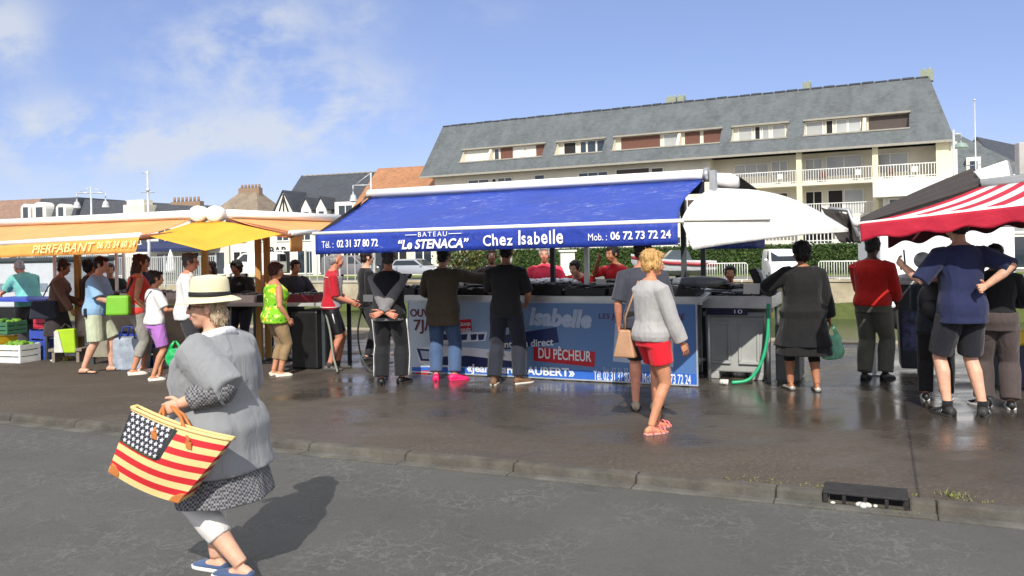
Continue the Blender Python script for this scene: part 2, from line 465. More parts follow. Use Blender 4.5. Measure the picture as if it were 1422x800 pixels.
        for f, (off, L) in enumerate(((.029, .072), (.010, .082), (-.010, .076), (-.028, .06))):
            p = w+d*.09*k+lat*off*k; pts = [p-d*.012*k, p]; a = R(curl*.5+f*4); sp = R((1.5-f)*spread*.5)
            for seg, q in enumerate((.45, .32, .23)):
                dd = (d*math.cos(a)+pn*math.sin(a)); dd = (dd+lat*math.sin(sp)).normalized()
                pts.append(pts[-1]+dd*L*q*k); a += R(curl*.75)
            mb.tube(pts, [.009*k, .0088*k, .008*k, .0074*k, .0058*k], 7, mi, round_ends=True)
        p = w+d*.02*k+lat*.026*k
        t1 = (d*.62+lat*.62+pn*.35).normalized(); t2 = (d*.85+lat*.25+pn*.45).normalized()
        mb.tube([p-t1*.01*k, p, p+t1*.042*k, p+t1*.042*k+t2*.03*k, p+t1*.042*k+t2*.052*k], [.013*k, .014*k, .0115*k, .0095*k, .007*k], 8, mi, round_ends=True)
    def headp(s, x, y, z): return s.hc+s.hm@V((x, y, z))*s.k*1.02
    def hell(s, mb, c, r, mi=0, tilt=0, nu=14, nv=9):
        q = s.hm@M.Rotation(tilt, 3, 'X'); mb.ell(s.headp(*c), [k*s.k*1.02 for k in r], q, nu, nv, mi)

def person(label, loc, face, skin_c='fair', hair=('short', 'brown'), top=None, layers=(), bottom=None, shoes=None, vox=.0095, cat='person', group=None, curl=(35, 35), palm=(None, None),
           glasses=False, hdir=(None, None), extra=None, handfine=True, wrinkle=.0055, eyes=True, **kw):
    """face: heading in degrees, 0 away from the camera, 90 to the right"""
    b = Body(**kw); k = b.k; sx = -1
    root = thing('person', label, cat, loc, -R(face), group); root['pose_seed'] = 0
    mb = MB(); b.torso(mb, -.10, .56, n=14)
    for i in (0, 1):
        b.arm(mb, i, aw=1+(b.w-1)*.8); b.leg(mb, i); b.foot(mb, i, low=.004)
        if b.fem:
            c, X, Y, Z = b.at(.33); mb.ell(c+X*(-1, 1)[i]*.075*k+Y*(b.prof(.33)[1]*.72), (.06*k, .06*k, .062*k))
    mb.tube([b.neck0, b.neck0.lerp(b.headp(0, -.02, -.06), .55), b.headp(0, -.015, -.05)], [.068*k, .054*k*(.9 if b.fem else 1), .054*k*(.9 if b.fem else 1)], 14)
    b.hell(mb, (0, -.012, .036), (.074, .094, .082)); b.hell(mb, (0, .022, -.018), (.062, .07, .086)); b.hell(mb, (0, .045, -.082), (.036, .037, .032))
    for sd in (-1, 1):
        b.hell(mb, (sd*.034, .058, -.03), (.026, .027, .028)); b.hell(mb, (sd*.074, -.006, -.008), (.013, .022, .032)); b.hell(mb, (sd*.022, .074, .026), (.028, .018, .012))
    b.hell(mb, (0, .096, -.014), (.011, .017, .028), tilt=-.25); b.hell(mb, (0, .106, -.028), (.015, .014, .012))
    b.hell(mb, (0, .078, -.062), (.026, .016, .014))
    me = remesh(mb, vox, 3)
    body = MB(); body.v = [v.co.copy() for v in me.vertices]; body.f = [tuple(p.vertices) for p in me.polygons]; body.m = [0]*len(body.f); body.s = [True]*len(body.f); bpy.data.meshes.remove(me)
    for i in (0, 1): b.hand(body, i, curl[i], palm[i], 0, hdir[i])
    if eyes:
        for sd in (-1, 1):
            b.hell(body, (sd*.03, .076, .006), (.013, .010, .008), 1); b.hell(body, (sd*.03, .0835, .006), (.006, .004, .006), 2)
            b.hell(body, (sd*.031, .083, .028), (.018, .006, .004), 3)
        b.hell(body, (0, .0905, -.058), (.02, .006, .004), 4); b.hell(body, (0, .089, -.067), (.017, .007, .005), 4)
    hc = HAIRS.get(hair[1], (60, 45, 35))
    sc = SKINS[skin_c]
    mats = [skin('skin_'+skin_c, sc), mat('eye_white', (215, 210, 205), .3), mat('iris', (50, 38, 30), .2), hairmat('hair_'+hair[1], hc), mat('lips_'+skin_c, (int(sc[0]*.85), int(sc[1]*.6), int(sc[2]*.6)), .45)]
    body.build('body', mats, root, world=False)
    def cloth(name, mbx, m, v=None, amp=None, seed=1.0, it=3, parent=None):
        me = remesh(mbx, v or vox*1.1, it); displace(me, wrinkle if amp is None else amp, 9, (1, 1, .5), seed+b.hip.z*7+b.H*31+len(label))
        me.materials.append(m); return put(name, me, parent or root, world=False)
    if bottom:
        q = MB(); g = bottom.get('loose', .012)
        if bottom['type'] in ('trousers', 'shorts', 'jeans', 'leggings', 'track_trousers', 'capris'):
            b.torso(q, -.10, bottom.get('waist', .1), grow=g, n=8)
            for i in (0, 1): b.leg(q, i, bottom.get('len', .985), grow=g, flare=bottom.get('flare', 0))
        else:
            zl = bottom['z']; rings = []
            for t in (bottom.get('waist', .13), .05, -.02, -.08):
                p, X, Y, Z = b.at(t); rx, ry, oy = b.prof(max(t, -.03)); rings.append(ell_ring(p+Y*oy, X, Y, rx+g+.01*(t < .05), ry+g+.012*(t < .05)))
            p, X, Y, Z = b.at(-.08); rx, ry, oy = b.prof(0); mid = (b.ank[0]+b.ank[1])/2
            for u in (.3, .6, 1):
                z = p.z+(zl-p.z)*u; cc = V((p.x+(mid.x-p.x)*u*.5, p.y+oy+(mid.y-p.y)*u*.5, z)); fl = bottom.get('flare', .06)*u
                ring = ell_ring(cc, X, Y, rx+g+.01+fl, ry+g+.012+fl, 28, 2.0)
                ring = [c2+(c2-cc).normalized()*.012*u*math.sin(j*2*math.pi/28*7) for j, c2 in enumerate(ring)]
                rings.append(ring[:])
            rings = [r if len(r) == 28 else [r[int(j*18/28) % 18].lerp(r[(int(j*18/28)+1) % 18], j*18/28-int(j*18/28)) for j in range(28)] for r in rings]
            q.loft(rings)
        o = cloth(bottom['type'], q, bottom['mat'], seed=2.0)
        if bottom.get('stripe'):
            for i in (0, 1):
                st = MB(); sd = (-1, 1)[i]; a, e, w = b.hipj[i], b.knee[i], b.ank[i]; fl = bottom.get('flare', 0)
                pts = [p+V((sd*(r*k*(1+(b.w-1)*.8)+g+fl*l**1.5), -.01, 0)) for p, r, l in ((a.lerp(e, .15), .094, .06), (a.lerp(e, .5), .08, .25), (e, .058, .5), (e.lerp(w, .3), .06, .65), (e.lerp(w, .7), .046, .85), (e.lerp(w, .95), .038, .97)) if l <= bottom.get('len', 1)]
                st.tube(pts, .009, 6); st.build('side_stripe', bottom['stripe'], o, world=False)
    n = 0
    for ly in ([top] if top else [])+list(layers):
        q = MB(); g = ly.get('loose', .014)
        b.torso(q, ly.get('hem', -.04), ly.get('neck', .54), grow=g, flare=ly.get('flare', .02), g0=ly.get('g0', 0))
        for i in (0, 1):
            if ly.get('sleeve', .3): b.arm(q, i, ly['sleeve'] if not isinstance(ly.get('sleeve'), (tuple, list)) else ly['sleeve'][i], grow=g*.95, flare=ly.get('sflare', .012), aw=1+(b.w-1)*.8)
            if b.fem and ly.get('bust', True):
                c, X, Y, Z = b.at(.33); q.ell(c+X*(-1, 1)[i]*.075*k+Y*(b.prof(.33)[1]*.72), (.068*k+g*.5, .064*k+g, .07*k))
        if ly.get('collar'):
            c, X, Y, Z = b.at(.525); q.tube([c-Z*.02*k, c+Z*.035*k], [.085*k, .068*k], 16)
        cloth(ly.get('name', 'shirt'), q, ly['mat'], seed=3.0+n, amp=ly.get('amp'), v=ly.get('vox'), it=ly.get('it', 3)); n += 1
    if shoes:
        for i in (0, 1):
            q = MB(); ty = shoes['type']
            if ty in ('sandal', 'flip_flop'):
                b.sole(q, i, .018, .004, -.012 if False else 0.0)
                o = q.build(ty, shoes.get('sole', shoes['mat']), root, world=False, bevel=.004)
                q = MB(); a = b.ank[i]; z0 = a.z-.085*k; d = b.toed[i]; x = V((d.y, -d.x, 0)); ctr = V((a.x, a.y, z0))
                if ty == 'flip_flop':
                    for sg in (-1, 1): q.tube([ctr+d*.135*k+V((0, 0, .046*k)), ctr+d*.1*k+x*sg*.026*k+V((0, 0, .056*k)), ctr+d*.05*k+x*sg*.043*k+V((0, 0, .025))], .008, 6)
                else:
                    for y, h, wd in ((.135, .046, .046), (.085, .064, .046), (.0, .098, .039)):
                        pts = [ctr+d*y*k+x*wd*k*math.cos(t)+V((0, 0, .012+(h*k)*max(0, math.sin(t)))) for t in [math.pi*j/8 for j in range(9)]]
                        q.tube(pts, .0075, 6, flat=1)
                q.build('strap', shoes['mat'], o, world=False)
            else:
                b.foot(q, i, grow=.007, low=.002, high=shoes.get('high'))
                me = q.mesh(ty, shoes['mat']); o = put(ty, me, root, world=False)
                q = MB(); b.sole(q, i, shoes.get('th', .022), .009); q.build('sole', shoes.get('sole', mat('rubber_dark', (28, 27, 26), .7)), o, world=False, bevel=.004)
                if shoes.get('sock'):
                    q = MB(); a = b.ank[i]; q.tube([a-V((0, 0, .03)), a+V((0, 0, .045*k))], [.045*k, .043*k], 12); q.build('sock', shoes['sock'], root, world=False)
                if shoes.get('lace'):
                    q = MB(); d = b.toed[i]; x = V((d.y, -d.x, 0)); z0 = b.ank[i].z-.085*k
                    for sg in (-1, 1):
                        for y in (.03, .055, .08):
                            c0 = V((b.ank[i].x, b.ank[i].y, z0))+d*y*k
                            q.tube([c0+x*sg*.05*k+V((0, 0, .02)), c0+d*-.02+x*sg*.038*k+V((0, 0, .07-.3*(y-.03)))], .0045, 5)
                    q.build('side_stripe', shoes['lace'], o, world=False)
    # hair
    st = hair[0]; q = MB(); amp = .006; hs = 48
    if st != 'none':
        if st == 'balding':
            b.hell(q, (0, -.04, .0), (.078, .07, .055)); b.hell(q, (0, -.055, -.03), (.062, .045, .045)); b.hell(q, (0, -.025, .05), (.072, .085, .072))
        else:
            b.hell(q, (0, -.026, .05), (.081, .094, .08)); b.hell(q, (0, -.05, -.015), (.07, .055, .065))
            for sd in (-1, 1): b.hell(q, (sd*.062, .012 if st != 'underhat' else -.02, .025), (.018, .04, .05))
            b.hell(q, (0, .045, .088), (.055, .04, .03))
        if st == 'bob':
            for sd in (-1, 1): b.hell(q, (sd*.066, -.012, -.04), (.026, .05, .08))
            b.hell(q, (0, -.06, -.05), (.08, .05, .085)); amp = .006
        if st == 'long':
            for sd in (-1, 1): b.hell(q, (sd*.062, -.03, -.07), (.028, .045, .11))
            b.hell(q, (0, -.075, -.11), (.085, .045, .15)); amp = .007
        if st == 'curly':
            b.hell(q, (0, -.03, .045), (.105, .115, .1)); b.hell(q, (0, -.055, -.03), (.092, .07, .075)); amp = .016; hs = 28
        if st == 'bun':
            b.hell(q, (0, -.09, .09), (.045, .045, .045))
        if st == 'updo':
            b.hell(q, (0, -.05, .12), (.055, .06, .05)); amp = .008
        if st == 'fluffy':
            b.hell(q, (0, -.03, .06), (.092, .104, .09)); b.hell(q, (0, -.06, .0), (.08, .06, .075)); b.hell(q, (0, .05, .09), (.06, .045, .035))
            for sd in (-1, 1): b.hell(q, (sd*.07, .0, .01), (.024, .045, .06))
            amp = .009; hs = 45
        if st == 'underhat':
            b.hell(q, (0, -.065, -.045), (.088, .05, .075))
            for sd in (-1, 1): b.hell(q, (sd*.064, -.05, -.03), (.02, .034, .055))
            amp = .01; hs = 45
        me = remesh(q, vox*.85, 2); displace(me, amp, hs, (1, 1, .45), len(label)*1.3)
        # loose strands lying along the hair, so that the outline frays
        hq = MB(); hq.v = [v.co.copy() for v in me.vertices]; hq.f = [tuple(p.vertices) for p in me.polygons]; hq.m = [0]*len(hq.f); hq.s = [True]*len(hq.f); no = [v.vector.copy() for v in me.vertex_normals]; bpy.data.meshes.remove(me)
        rh = random.Random(len(label)); nv = len(hq.v); lw_ = .0022 if vox < .009 else .0034
        for _ in range(900 if vox < .009 else 420):
            i = rh.randrange(nv); p, nn_ = hq.v[i], no[i]; dn = V((rh.gauss(0, .45), rh.gauss(-.15, .45), -1 if st != 'curly' else rh.gauss(0, 1)))
            tg = dn-nn_*dn.dot(nn_)
            if tg.length < .05: continue
            tg.normalize(); sd_ = tg.cross(nn_)*lw_; L = rh.uniform(.018, .045); lift = rh.uniform(.001, .007); pts = [p-nn_*.002, p+tg*L*.4+nn_*lift, p+tg*L*.75+nn_*lift*.9, p+tg*L+nn_*lift*rh.uniform(0, 1.6)]
            hq.add([pts[0]-sd_, pts[0]+sd_, pts[1]-sd_, pts[1]+sd_, pts[2]-sd_*.7, pts[2]+sd_*.7, pts[3]], [(0, 1, 3, 2), (2, 3, 5, 4), (4, 5, 6)], 0, True)
        hq.build('hair', mats[3], root, world=False)
    if glasses:
        q = MB()
        for sd in (-1, 1):
            q.tube([b.headp(sd*.032+.02*math.cos(t), .095, .004+.016*math.sin(t)) for t in [2*math.pi*j/14 for j in range(15)]], .0022, 5, cap=False)
            q.tube([b.headp(sd*.052, .094, .008), b.headp(sd*.078, .05, .008), b.headp(sd*.08, -.01, .004)], .0025, 5)
        q.tube([b.headp(-.012, .1, .008), b.headp(.012, .1, .008)], .0022, 5)
        q.build('glasses', mat('spectacle_frame', (25, 22, 22), .3), root, world=False)
    root.location = loc
    if extra: extra(b, root, cloth)
    return root, b
def lw(root, p):
    """local point of a person to the world"""
    return wm(root)@V(p)
# ---------------------------------------------------------------- camera, sun, sky
cam = bpy.data.cameras.new('camera'); camo = bpy.data.objects.new('camera', cam); C.objects.link(camo); SC.camera = camo
camo.matrix_world = M.Translation((0, 0, CAMZ))@M.Rotation(ROLL, 4, 'Y')@M.Rotation(R(90), 4, 'X')
cam.lens = F/1422*36; cam.sensor_width = 36; cam.clip_end = 3000; cam.clip_start = .05
cam.shift_x = 1.02/1422; cam.shift_y = -53/1422
SUN_EL, SUN_DX = 40, .07
sl = bpy.data.lights.new('sun', 'SUN'); sl.energy = 4.4; sl.angle = R(.5); sl.color = (1, .95, .87)
so = bpy.data.objects.new('sun', sl); C.objects.link(so)
so.rotation_euler = V((SUN_DX, 1, -math.tan(R(SUN_EL)))).to_track_quat('-Z', 'Y').to_euler()
w = bpy.data.worlds.new('World'); SC.world = w; w.use_nodes = True
nt = w.node_tree; bg = nt.nodes['Background']
class WT(NT):
    def __init__(self):
        self.t = nt; self.tc = nt.nodes.new('ShaderNodeTexCoord')
wt = WT()
sky = wt.n('TexSky'); sky.sky_type = 'NISHITA'; sky.sun_disc = False; sky.sun_elevation = R(SUN_EL); sky.sun_rotation = R(180+4)
sky.air_density = .9; sky.dust_density = .15; sky.ozone_density = 2.2; sky.altitude = 0
sep = wt.n('SeparateXYZ'); wt.l(wt.tc.outputs['Generated'], sep.inputs[0])
yy = wt.math('MAXIMUM', sep.outputs[1], .05)
u = wt.math('DIVIDE', sep.outputs[0], yy); vv = wt.math('DIVIDE', sep.outputs[2], yy)
uvn = wt.n('CombineXYZ'); wt.l(u, uvn.inputs[0]); wt.l(vv, uvn.inputs[1])
n1 = wt.noise(7.5, 10, .6, vec=uvn.outputs[0], stretch=(1, 1.5, 1), dist=.15)
total = None
for px, py, rx, ry, k in ((462, 150, 105, 66, 1.0), (330, 50, 120, 60, .55), (375, 25, 60, 40, .4), (270, 100, 95, 45, .45), (10, 45, 55, 60, .9), (60, 180, 170, 45, .75), (190, 205, 150, 40, .6), (300, 195, 120, 50, .4), (505, 20, 45, 30, .35), (680, 15, 60, 20, .2), (60, 235, 300, 50, .22), (600, 200, 100, 30, .12)):
    r = ray(px, py)
    mp = wt.n('Mapping'); mp.vector_type = 'POINT'; mp.inputs['Location'].default_value = (-r.x*F/rx, -r.z*F/ry, 0); mp.inputs['Scale'].default_value = (F/rx, F/ry, 0)
    wt.l(uvn.outputs[0], mp.inputs[0])
    ln = wt.n('VectorMath', operation='LENGTH'); wt.l(mp.outputs[0], ln.inputs[0])
    g = wt.math('MULTIPLY', wt.math('EXPONENT', wt.math('MULTIPLY', wt.math('POWER', ln.outputs['Value'], 2), -1.0)), k)
    total = g if total is None else wt.math('ADD', total, g)
gen = wt.math('MULTIPLY', wt.ramp(wt.noise(2.1, 6, .6, vec=uvn.outputs[0], stretch=(1, 2.2, 1)), [(.56, 0), (.8, .2)]), 1.0)
dens = wt.math('MULTIPLY', wt.math('ADD', total, gen), wt.ramp(n1, [(.42, .0), (.60, 1)]))
dens = wt.math('MINIMUM', wt.math('MULTIPLY', dens, .95), .75)
hs = wt.n('HueSaturation', Saturation=1.0, Value=1.0); wt.l(sky.outputs[0], hs.inputs['Color'])
tint = wt.mix(1.0, hs.outputs[0], (0.98, .88, 1.06), 'MULTIPLY')
base = wt.mix(.4, tint, (2.8, 3.85, 6.4))
colr = wt.mix(dens, base, (5.6, 5.9, 6.35))
# white cloud added to the unseen sky overhead and behind, for neutral fill light
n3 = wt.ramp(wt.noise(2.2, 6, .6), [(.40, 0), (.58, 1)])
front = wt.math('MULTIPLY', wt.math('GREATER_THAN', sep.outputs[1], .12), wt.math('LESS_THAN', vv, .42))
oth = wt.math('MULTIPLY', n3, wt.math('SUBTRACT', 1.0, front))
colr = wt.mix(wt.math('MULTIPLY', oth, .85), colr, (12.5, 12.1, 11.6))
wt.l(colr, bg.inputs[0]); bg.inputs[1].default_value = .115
SC.view_settings.view_transform = 'Standard'; SC.view_settings.look = 'None'; SC.view_settings.exposure = .2; SC.view_settings.gamma = 1
SC.cycles.use_denoising = True
try: SC.cycles.denoiser = 'OPENIMAGEDENOISE'
except Exception: pass
SC.cycles.use_adaptive_sampling = True; SC.cycles.sample_clamp_indirect = 4; SC.cycles.max_bounces = 6; SC.cycles.diffuse_bounces = 4; SC.cycles.glossy_bounces = 3; SC.cycles.caustics_reflective = False; SC.cycles.caustics_refractive = False

# ---------------------------------------------------------------- ground
RZ = -.068
K = Frame(onz(711, 657, RZ), -.446)          # the foot of the kerb
def asphalt():
    t = NT('road_asphalt')
    big = t.noise(.55, 6, .6); mid = t.noise(3.2, 6, .65); gr = t.noise(110, 3, .6)
    c = t.mix(t.ramp(big, [(.3, 0), (.7, 1)]), (.078, .078, .073), (.110, .109, .100))
    c = t.mix(t.math('MULTIPLY', t.ramp(mid, [(.5, 0), (.68, 1)]), .35), c, (.058, .057, .053))
    c = t.mix(t.math('MULTIPLY', gr, .6), c, t.mix(.5, c, (.03, .03, .03)))
    vo = t.n('TexVoronoi', feature='DISTANCE_TO_EDGE'); vo.inputs['Scale'].default_value = 5.5
    wn = t.n('TexNoise'); wn.inputs['Scale'].default_value = 5; wn.inputs['Detail'].default_value = 4; t.l(t.tc.outputs['Object'], wn.inputs['Vector'])
    av = t.n('VectorMath', operation='MULTIPLY_ADD'); t.l(wn.outputs['Color'], av.inputs[0]); av.inputs[1].default_value = (.5, .5, .5); t.l(t.tc.outputs['Object'], av.inputs[2])
    t.l(av.outputs[0], vo.inputs['Vector'])
    cr = t.ramp(vo.outputs['Distance'], [(0, 1), (.07, 0)])
    pm = t.ramp(t.noise(.8, 5, .65), [(.44, 0), (.58, 1)])
    c = t.mix(t.math('MULTIPLY', t.math('MULTIPLY', cr, pm), .38), c, (.215, .21, .195))
    fl = t.ramp(t.noise(30, 4, .7), [(.56, 0), (.64, 1)])
    c = t.mix(t.math('MULTIPLY', t.math('MULTIPLY', fl, pm), .16), c, (.3, .3, .28))
    gs = t.ramp(t.noise(48, 3, .75), [(.35, 0), (.65, 1)]); c = t.mix(t.math('MULTIPLY', gs, .45), c, t.mix(.55, c, (.03, .03, .028)))
    pt_ = t.ramp(t.noise(1.9, 3, .5, dist=.5), [(.68, 0), (.71, 1)]); c = t.mix(t.math('MULTIPLY', pt_, .4), c, (.045, .045, .043))
    t.base(c); t.set(.82, 0, .35)
    t.l(t.bump(t.math('ADD', gr, t.math('MULTIPLY', mid, .6)), .55, .012), t.b.inputs['Normal'])
    return t.m
def wet():
    t = NT('wet_pavement')
    big = t.noise(.38, 6, .62, dist=.6); mid = t.noise(1.3, 7, .65, stretch=(.7, 1.2, 1)); gr = t.noise(85, 3, .65)
    vec = t.n('SeparateXYZ'); t.l(t.tc.outputs['Object'], vec.inputs[0])
    # distance from the kerb line, in metres: the ground is wettest around the counters
    ny = t.math('ADD', t.math('MULTIPLY', vec.outputs[0], -K.n.x), t.math('MULTIPLY', vec.outputs[1], -K.n.y))
    dist = t.math('SUBTRACT', ny, -K.o.dot(K.n))
    near = t.ramp(t.math('DIVIDE', dist, 8), [(.06, -.0), (.26, .18), (.5, .24)])
    wetn = t.math('ADD', t.math('MULTIPLY', t.math('ADD', big, mid), .85), near)
    along = t.math('SUBTRACT', t.math('ADD', t.math('MULTIPLY', vec.outputs[0], K.e.x), t.math('MULTIPLY', vec.outputs[1], K.e.y)), WET0)
    wetn = t.math('ADD', wetn, t.ramp(t.math('DIVIDE', t.math('ADD', along, t.math('MULTIPLY', mid, 1.5)), 3), [(.0, -0.0), (1, .26)]))
    pud = t.ramp(t.math('MULTIPLY', wetn, .5), [(.545, 0), (.73, 1)])
    c = t.mix(t.ramp(mid, [(.3, 0), (.7, 1)]), (.082, .069, .055), (.118, .100, .081))
    c = t.mix(t.math('MULTIPLY', t.ramp(big, [(.42, 0), (.6, 1)]), .4), c, (.055, .042, .031))
    c = t.mix(t.math('MULTIPLY', gr, .7), c, t.mix(.6, c, (.02, .018, .016)))
    sp = t.ramp(t.noise(30, 4, .8), [(.53, 0), (.62, 1)])
    c = t.mix(t.math('MULTIPLY', sp, .24), c, (.27, .23, .18))
    sd = t.ramp(t.noise(27, 4, .8), [(.38, 1), (.47, 0)])
    c = t.mix(t.math('MULTIPLY', sd, .34), c, (.03, .024, .018))
    # expansion joint across the slab
    jt = t.math('ABSOLUTE', t.math('SUBTRACT', t.math('ADD', t.math('MULTIPLY', vec.outputs[0], K.e.x), t.math('MULTIPLY', vec.outputs[1], K.e.y)), JOINT))
    jm = t.ramp(jt, [(.006, 1), (.014, 0)])
    c = t.mix(t.math('MULTIPLY', jm, .7), c, (.02, .02, .02))
    c = t.mix(t.math('MULTIPLY', pud, .45), c, (.03, .027, .024))
    t.base(c)
    rg = t.ramp(pud, [(0, .85), (.3, .46), (.65, .24), (1, .08)])
    t.l(rg, t.b.inputs['Roughness']); t.l(t.ramp(pud, [(0, .2), (.5, .5)]), t.b.inputs['Specular IOR Level'])
    h = t.math('ADD', t.math('MULTIPLY', gr, t.math('SUBTRACT', 1.0, t.math('MULTIPLY', pud, .85))), t.math('MULTIPLY', mid, .3))
    t.l(t.bump(h, .32, .01), t.b.inputs['Normal'])
    return t.m
JP = onz(1262, 600, 0); JOINT = JP.dot(K.e); WET0 = onz(330, 530, 0).dot(K.e)-.5
BIG = 70
m_concrete = mat('kerb_concrete', (80, 77, 70), .85, var=.45, scale=4, bump=.7, bscale=50, dirt=.9)
m_quay = mat('quay_stone', (150, 140, 118), .9, var=.25, scale=1.2, bump=.5, bscale=8, dirt=.5)
q = MB(); q.add([K.pt(-BIG, -.02, RZ), K.pt(BIG, -.02, RZ), K.pt(BIG, 60, RZ), K.pt(-BIG, 60, RZ)], [(3, 2, 1, 0)]); structure('road', q, asphalt())
QD = 11.9                                      # depth of the pavement behind the kerb foot, up to the quay edge
QD = -((onz(1180, 474, 0)-K.o).dot(K.n))
q = MB(); q.add([K.pt(-BIG, -.115, 0), K.pt(BIG, -.115, 0), K.pt(BIG, -QD, 0), K.pt(-BIG, -QD, 0)], [(0, 1, 2, 3)]); structure('pavement', q, wet())
q = MB(); g = 0.0; rk = random.Random(3); s = -24.0
s_drain0, _ = K.px(1143, 700, 0); s_drain1, _ = K.px(1262, 705, 0)
stops = []
while s < 14:
    L = 1.0
    a, b = s, s+L
    stops.append((a, b)); s += L
for a, b in stops:
    segs = [(a, b)]
    if b > s_drain0 and a < s_drain1: segs = [(a, min(b, s_drain0))] if a < s_drain0 else []; segs += [(max(a, s_drain1), b)] if b > s_drain1 else []
    for x, y in segs:
        if y-x < .05: continue
        dz = rk.uniform(-.008, .006); dd = rk.uniform(-.006, .006)
        lo = [K.pt(x+.003, dd, RZ-.02), K.pt(y-.003, dd, RZ-.02), K.pt(y-.003, -.14, RZ-.02), K.pt(x+.003, -.14, RZ-.02)]
        hi = [K.pt(x+.003, dd-.035, .004+dz), K.pt(y-.003, dd-.035, .004+dz), K.pt(y-.003, -.14, .005), K.pt(x+.003, -.14, .005)]
        q.hexa(lo, hi)
structure('kerb', q, m_concrete, .018)
q = MB()
for a, b in stops: q.fbox(K, a+.004, b-.004, .0, .11, RZ-.02, RZ+.012+rk.uniform(-.003, .004))
structure('gutter_strip', q, mat('gutter_concrete', (88, 86, 80), .85, var=.4, scale=4, bump=.6, bscale=50, dirt=.9), .006)
# tufts of weed behind the kerb
gm = mat('weed_green', (104, 108, 58), .8, var=.4, scale=20)
q = MB(); rg = random.Random(11)
for i in range(210):
    s = rg.uniform(s_drain0-.7, s_drain1+.5); d = -.15-abs(rg.gauss(0, .05)); z = .002
    if i > 130: s = s_drain1+.25+rg.gauss(0, .05); d = -.25+rg.gauss(0, .04)
    if i > 180: s = rg.choice((s_drain0+.1, s_drain1-.1, s_drain1-.02))+rg.gauss(0, .05); d = .04+abs(rg.gauss(0, .03)); z = RZ+.01
    p = K.pt(s, d, z); a = rg.uniform(0, 6.28); h = rg.uniform(.006, .02)*(2.0 if 130 < i <= 180 else 1); x = V((math.cos(a), math.sin(a), 0))
    q.add([p-x*.006, p+x*.006, p+V((math.cos(a+1)*h*.8, math.sin(a+1)*h*.8, h))], [(0, 1, 2)])
o = q.build('weeds', gm); tag(o, 'short green weeds along the kerb by the drain', 'weeds', kind='stuff')
# kerb drain
dr = thing('storm_drain', 'black cast iron kerb drain with four square openings', 'drain', K.pt((s_drain0+s_drain1)/2, 0, RZ))
iron = mat('cast_iron', (46, 45, 44), .65, .3, var=.3, scale=12, bump=.4, bscale=60)
q = MB(); s0, s1 = s_drain0, s_drain1; q.fbox(K, s0, s1, -.26, .0, .006, .022); q.fbox(K, s0, s1, -.012, .0, RZ-.01, RZ+.015)
n = 4; wd = (s1-s0)/n
q.fbox(K, s0, s0+.03, -.25, -.004, RZ+.015, .005); q.fbox(K, s1-.03, s1, -.25, -.004, RZ+.015, .005)
for i in range(1, n): q.fbox(K, s0+i*wd-.012, s0+i*wd+.012, -.2, -.002, RZ+.015, .005)
q.build('frame', iron, dr, .004)
q = MB(); q.fbox(K, s0+.03, s1-.03, -.26, -.2, RZ-.02, .004); q.build('chamber', mat('drain_dark', (14, 14, 14), .9), dr)
q = MB()
for i, (dx, r) in enumerate(((.44, .022), (.48, .026), (.53, .022), (.12, .012), (.62, .014))):
    q.ell(K.pt(s0+(s1-s0)*dx, .0+.02*(i % 2), RZ+.025), (r*1.4, r, r*.8), M.Rotation(i, 3, 'Z'))
o = q.build('litter', mat('dirty_white_plastic', (190, 188, 180), .5)); tag(o, 'crumpled white plastic litter caught in the kerb drain', 'litter')
# ---------------------------------------------------------------- harbour basin and the far quay
wd = -.45; FQ = Frame((17.2, 46.5), -.45); m_w = NT('harbour_water')
m_w.base((.035, .05, .03)); m_w.set(.07, 0, .5)
m_w.l(m_w.bump(m_w.noise(1.6, 5, .6, stretch=(1, 2.2, 1)), .5, .06), m_w.b.inputs['Normal'])
q = MB(); q.add([K.pt(-140, -QD+.5, -2.5), K.pt(140, -QD+.5, -2.5), FQ.pt(140, -1, -2.5), FQ.pt(-140, -1, -2.5)], [(0, 1, 2, 3)]); structure('water', q, m_w.m)
q = MB(); q.fbox(K, -BIG, BIG, -QD-.0, -QD+.4, -4, -.01); q.fbox(K, -BIG, BIG, -QD-.06, -QD+.36, -.09, .02); structure('quay_edge', q, m_quay)
t = NT('far_quay_stone'); sp = t.n('SeparateXYZ'); t.l(t.tc.outputs['Object'], sp.inputs[0])
alg = t.ramp(t.math('ADD', sp.outputs[2], t.math('MULTIPLY', t.noise(.8, 5), .9)), [(.0, 1), (.3, 0)])
alg2 = t.math('LESS_THAN', t.math('ADD', sp.outputs[2], t.math('MULTIPLY', t.noise(.8, 5), .7)), -1.25)
st = t.mix(t.ramp(t.noise(.9, 6, .65), [(.3, 0), (.7, 1)]), lin((150, 138, 112)), lin((186, 176, 152)))
t.base(t.mix(alg2, st, t.mix(t.noise(3), lin((70, 84, 38)), lin((104, 112, 60))))); t.set(.9)
t.l(t.bump(t.noise(2.5, 6), .6, .08), t.b.inputs['Normal'])
q = MB(); q.fbox(FQ, -150, 150, -.6, 0, -4, -.45); q.fbox(FQ, -150, 150, -.7, .08, -.43, -.30); structure('far_quay_wall', q, t.m)
q = MB(); a = [FQ.pt(-160, -.3, -.4), FQ.pt(160, -.3, -.4), V((1500, 2500, -.4)), V((-1500, 2500, -.4))]; q.add(a, [(0, 1, 2, 3)])
structure('ground', q, mat('far_ground', (140, 134, 122), .9, var=.2, scale=.2, bump=.3, bscale=3))
q = MB(); q.fbox(FQ, -150, 150, -8.2, -2.4, -.42, -.392); structure('quay_road', q, mat('quay_road_asphalt', (112, 110, 108), .85, var=.15, scale=.4))
q = MB(); q.fbox(FQ, -60, 40, -13.6, -8.3, -.42, -.37); structure('lawn', q, mat('lawn_green', (96, 110, 52), .9, var=.3, scale=1.2, bump=.6, bscale=12))
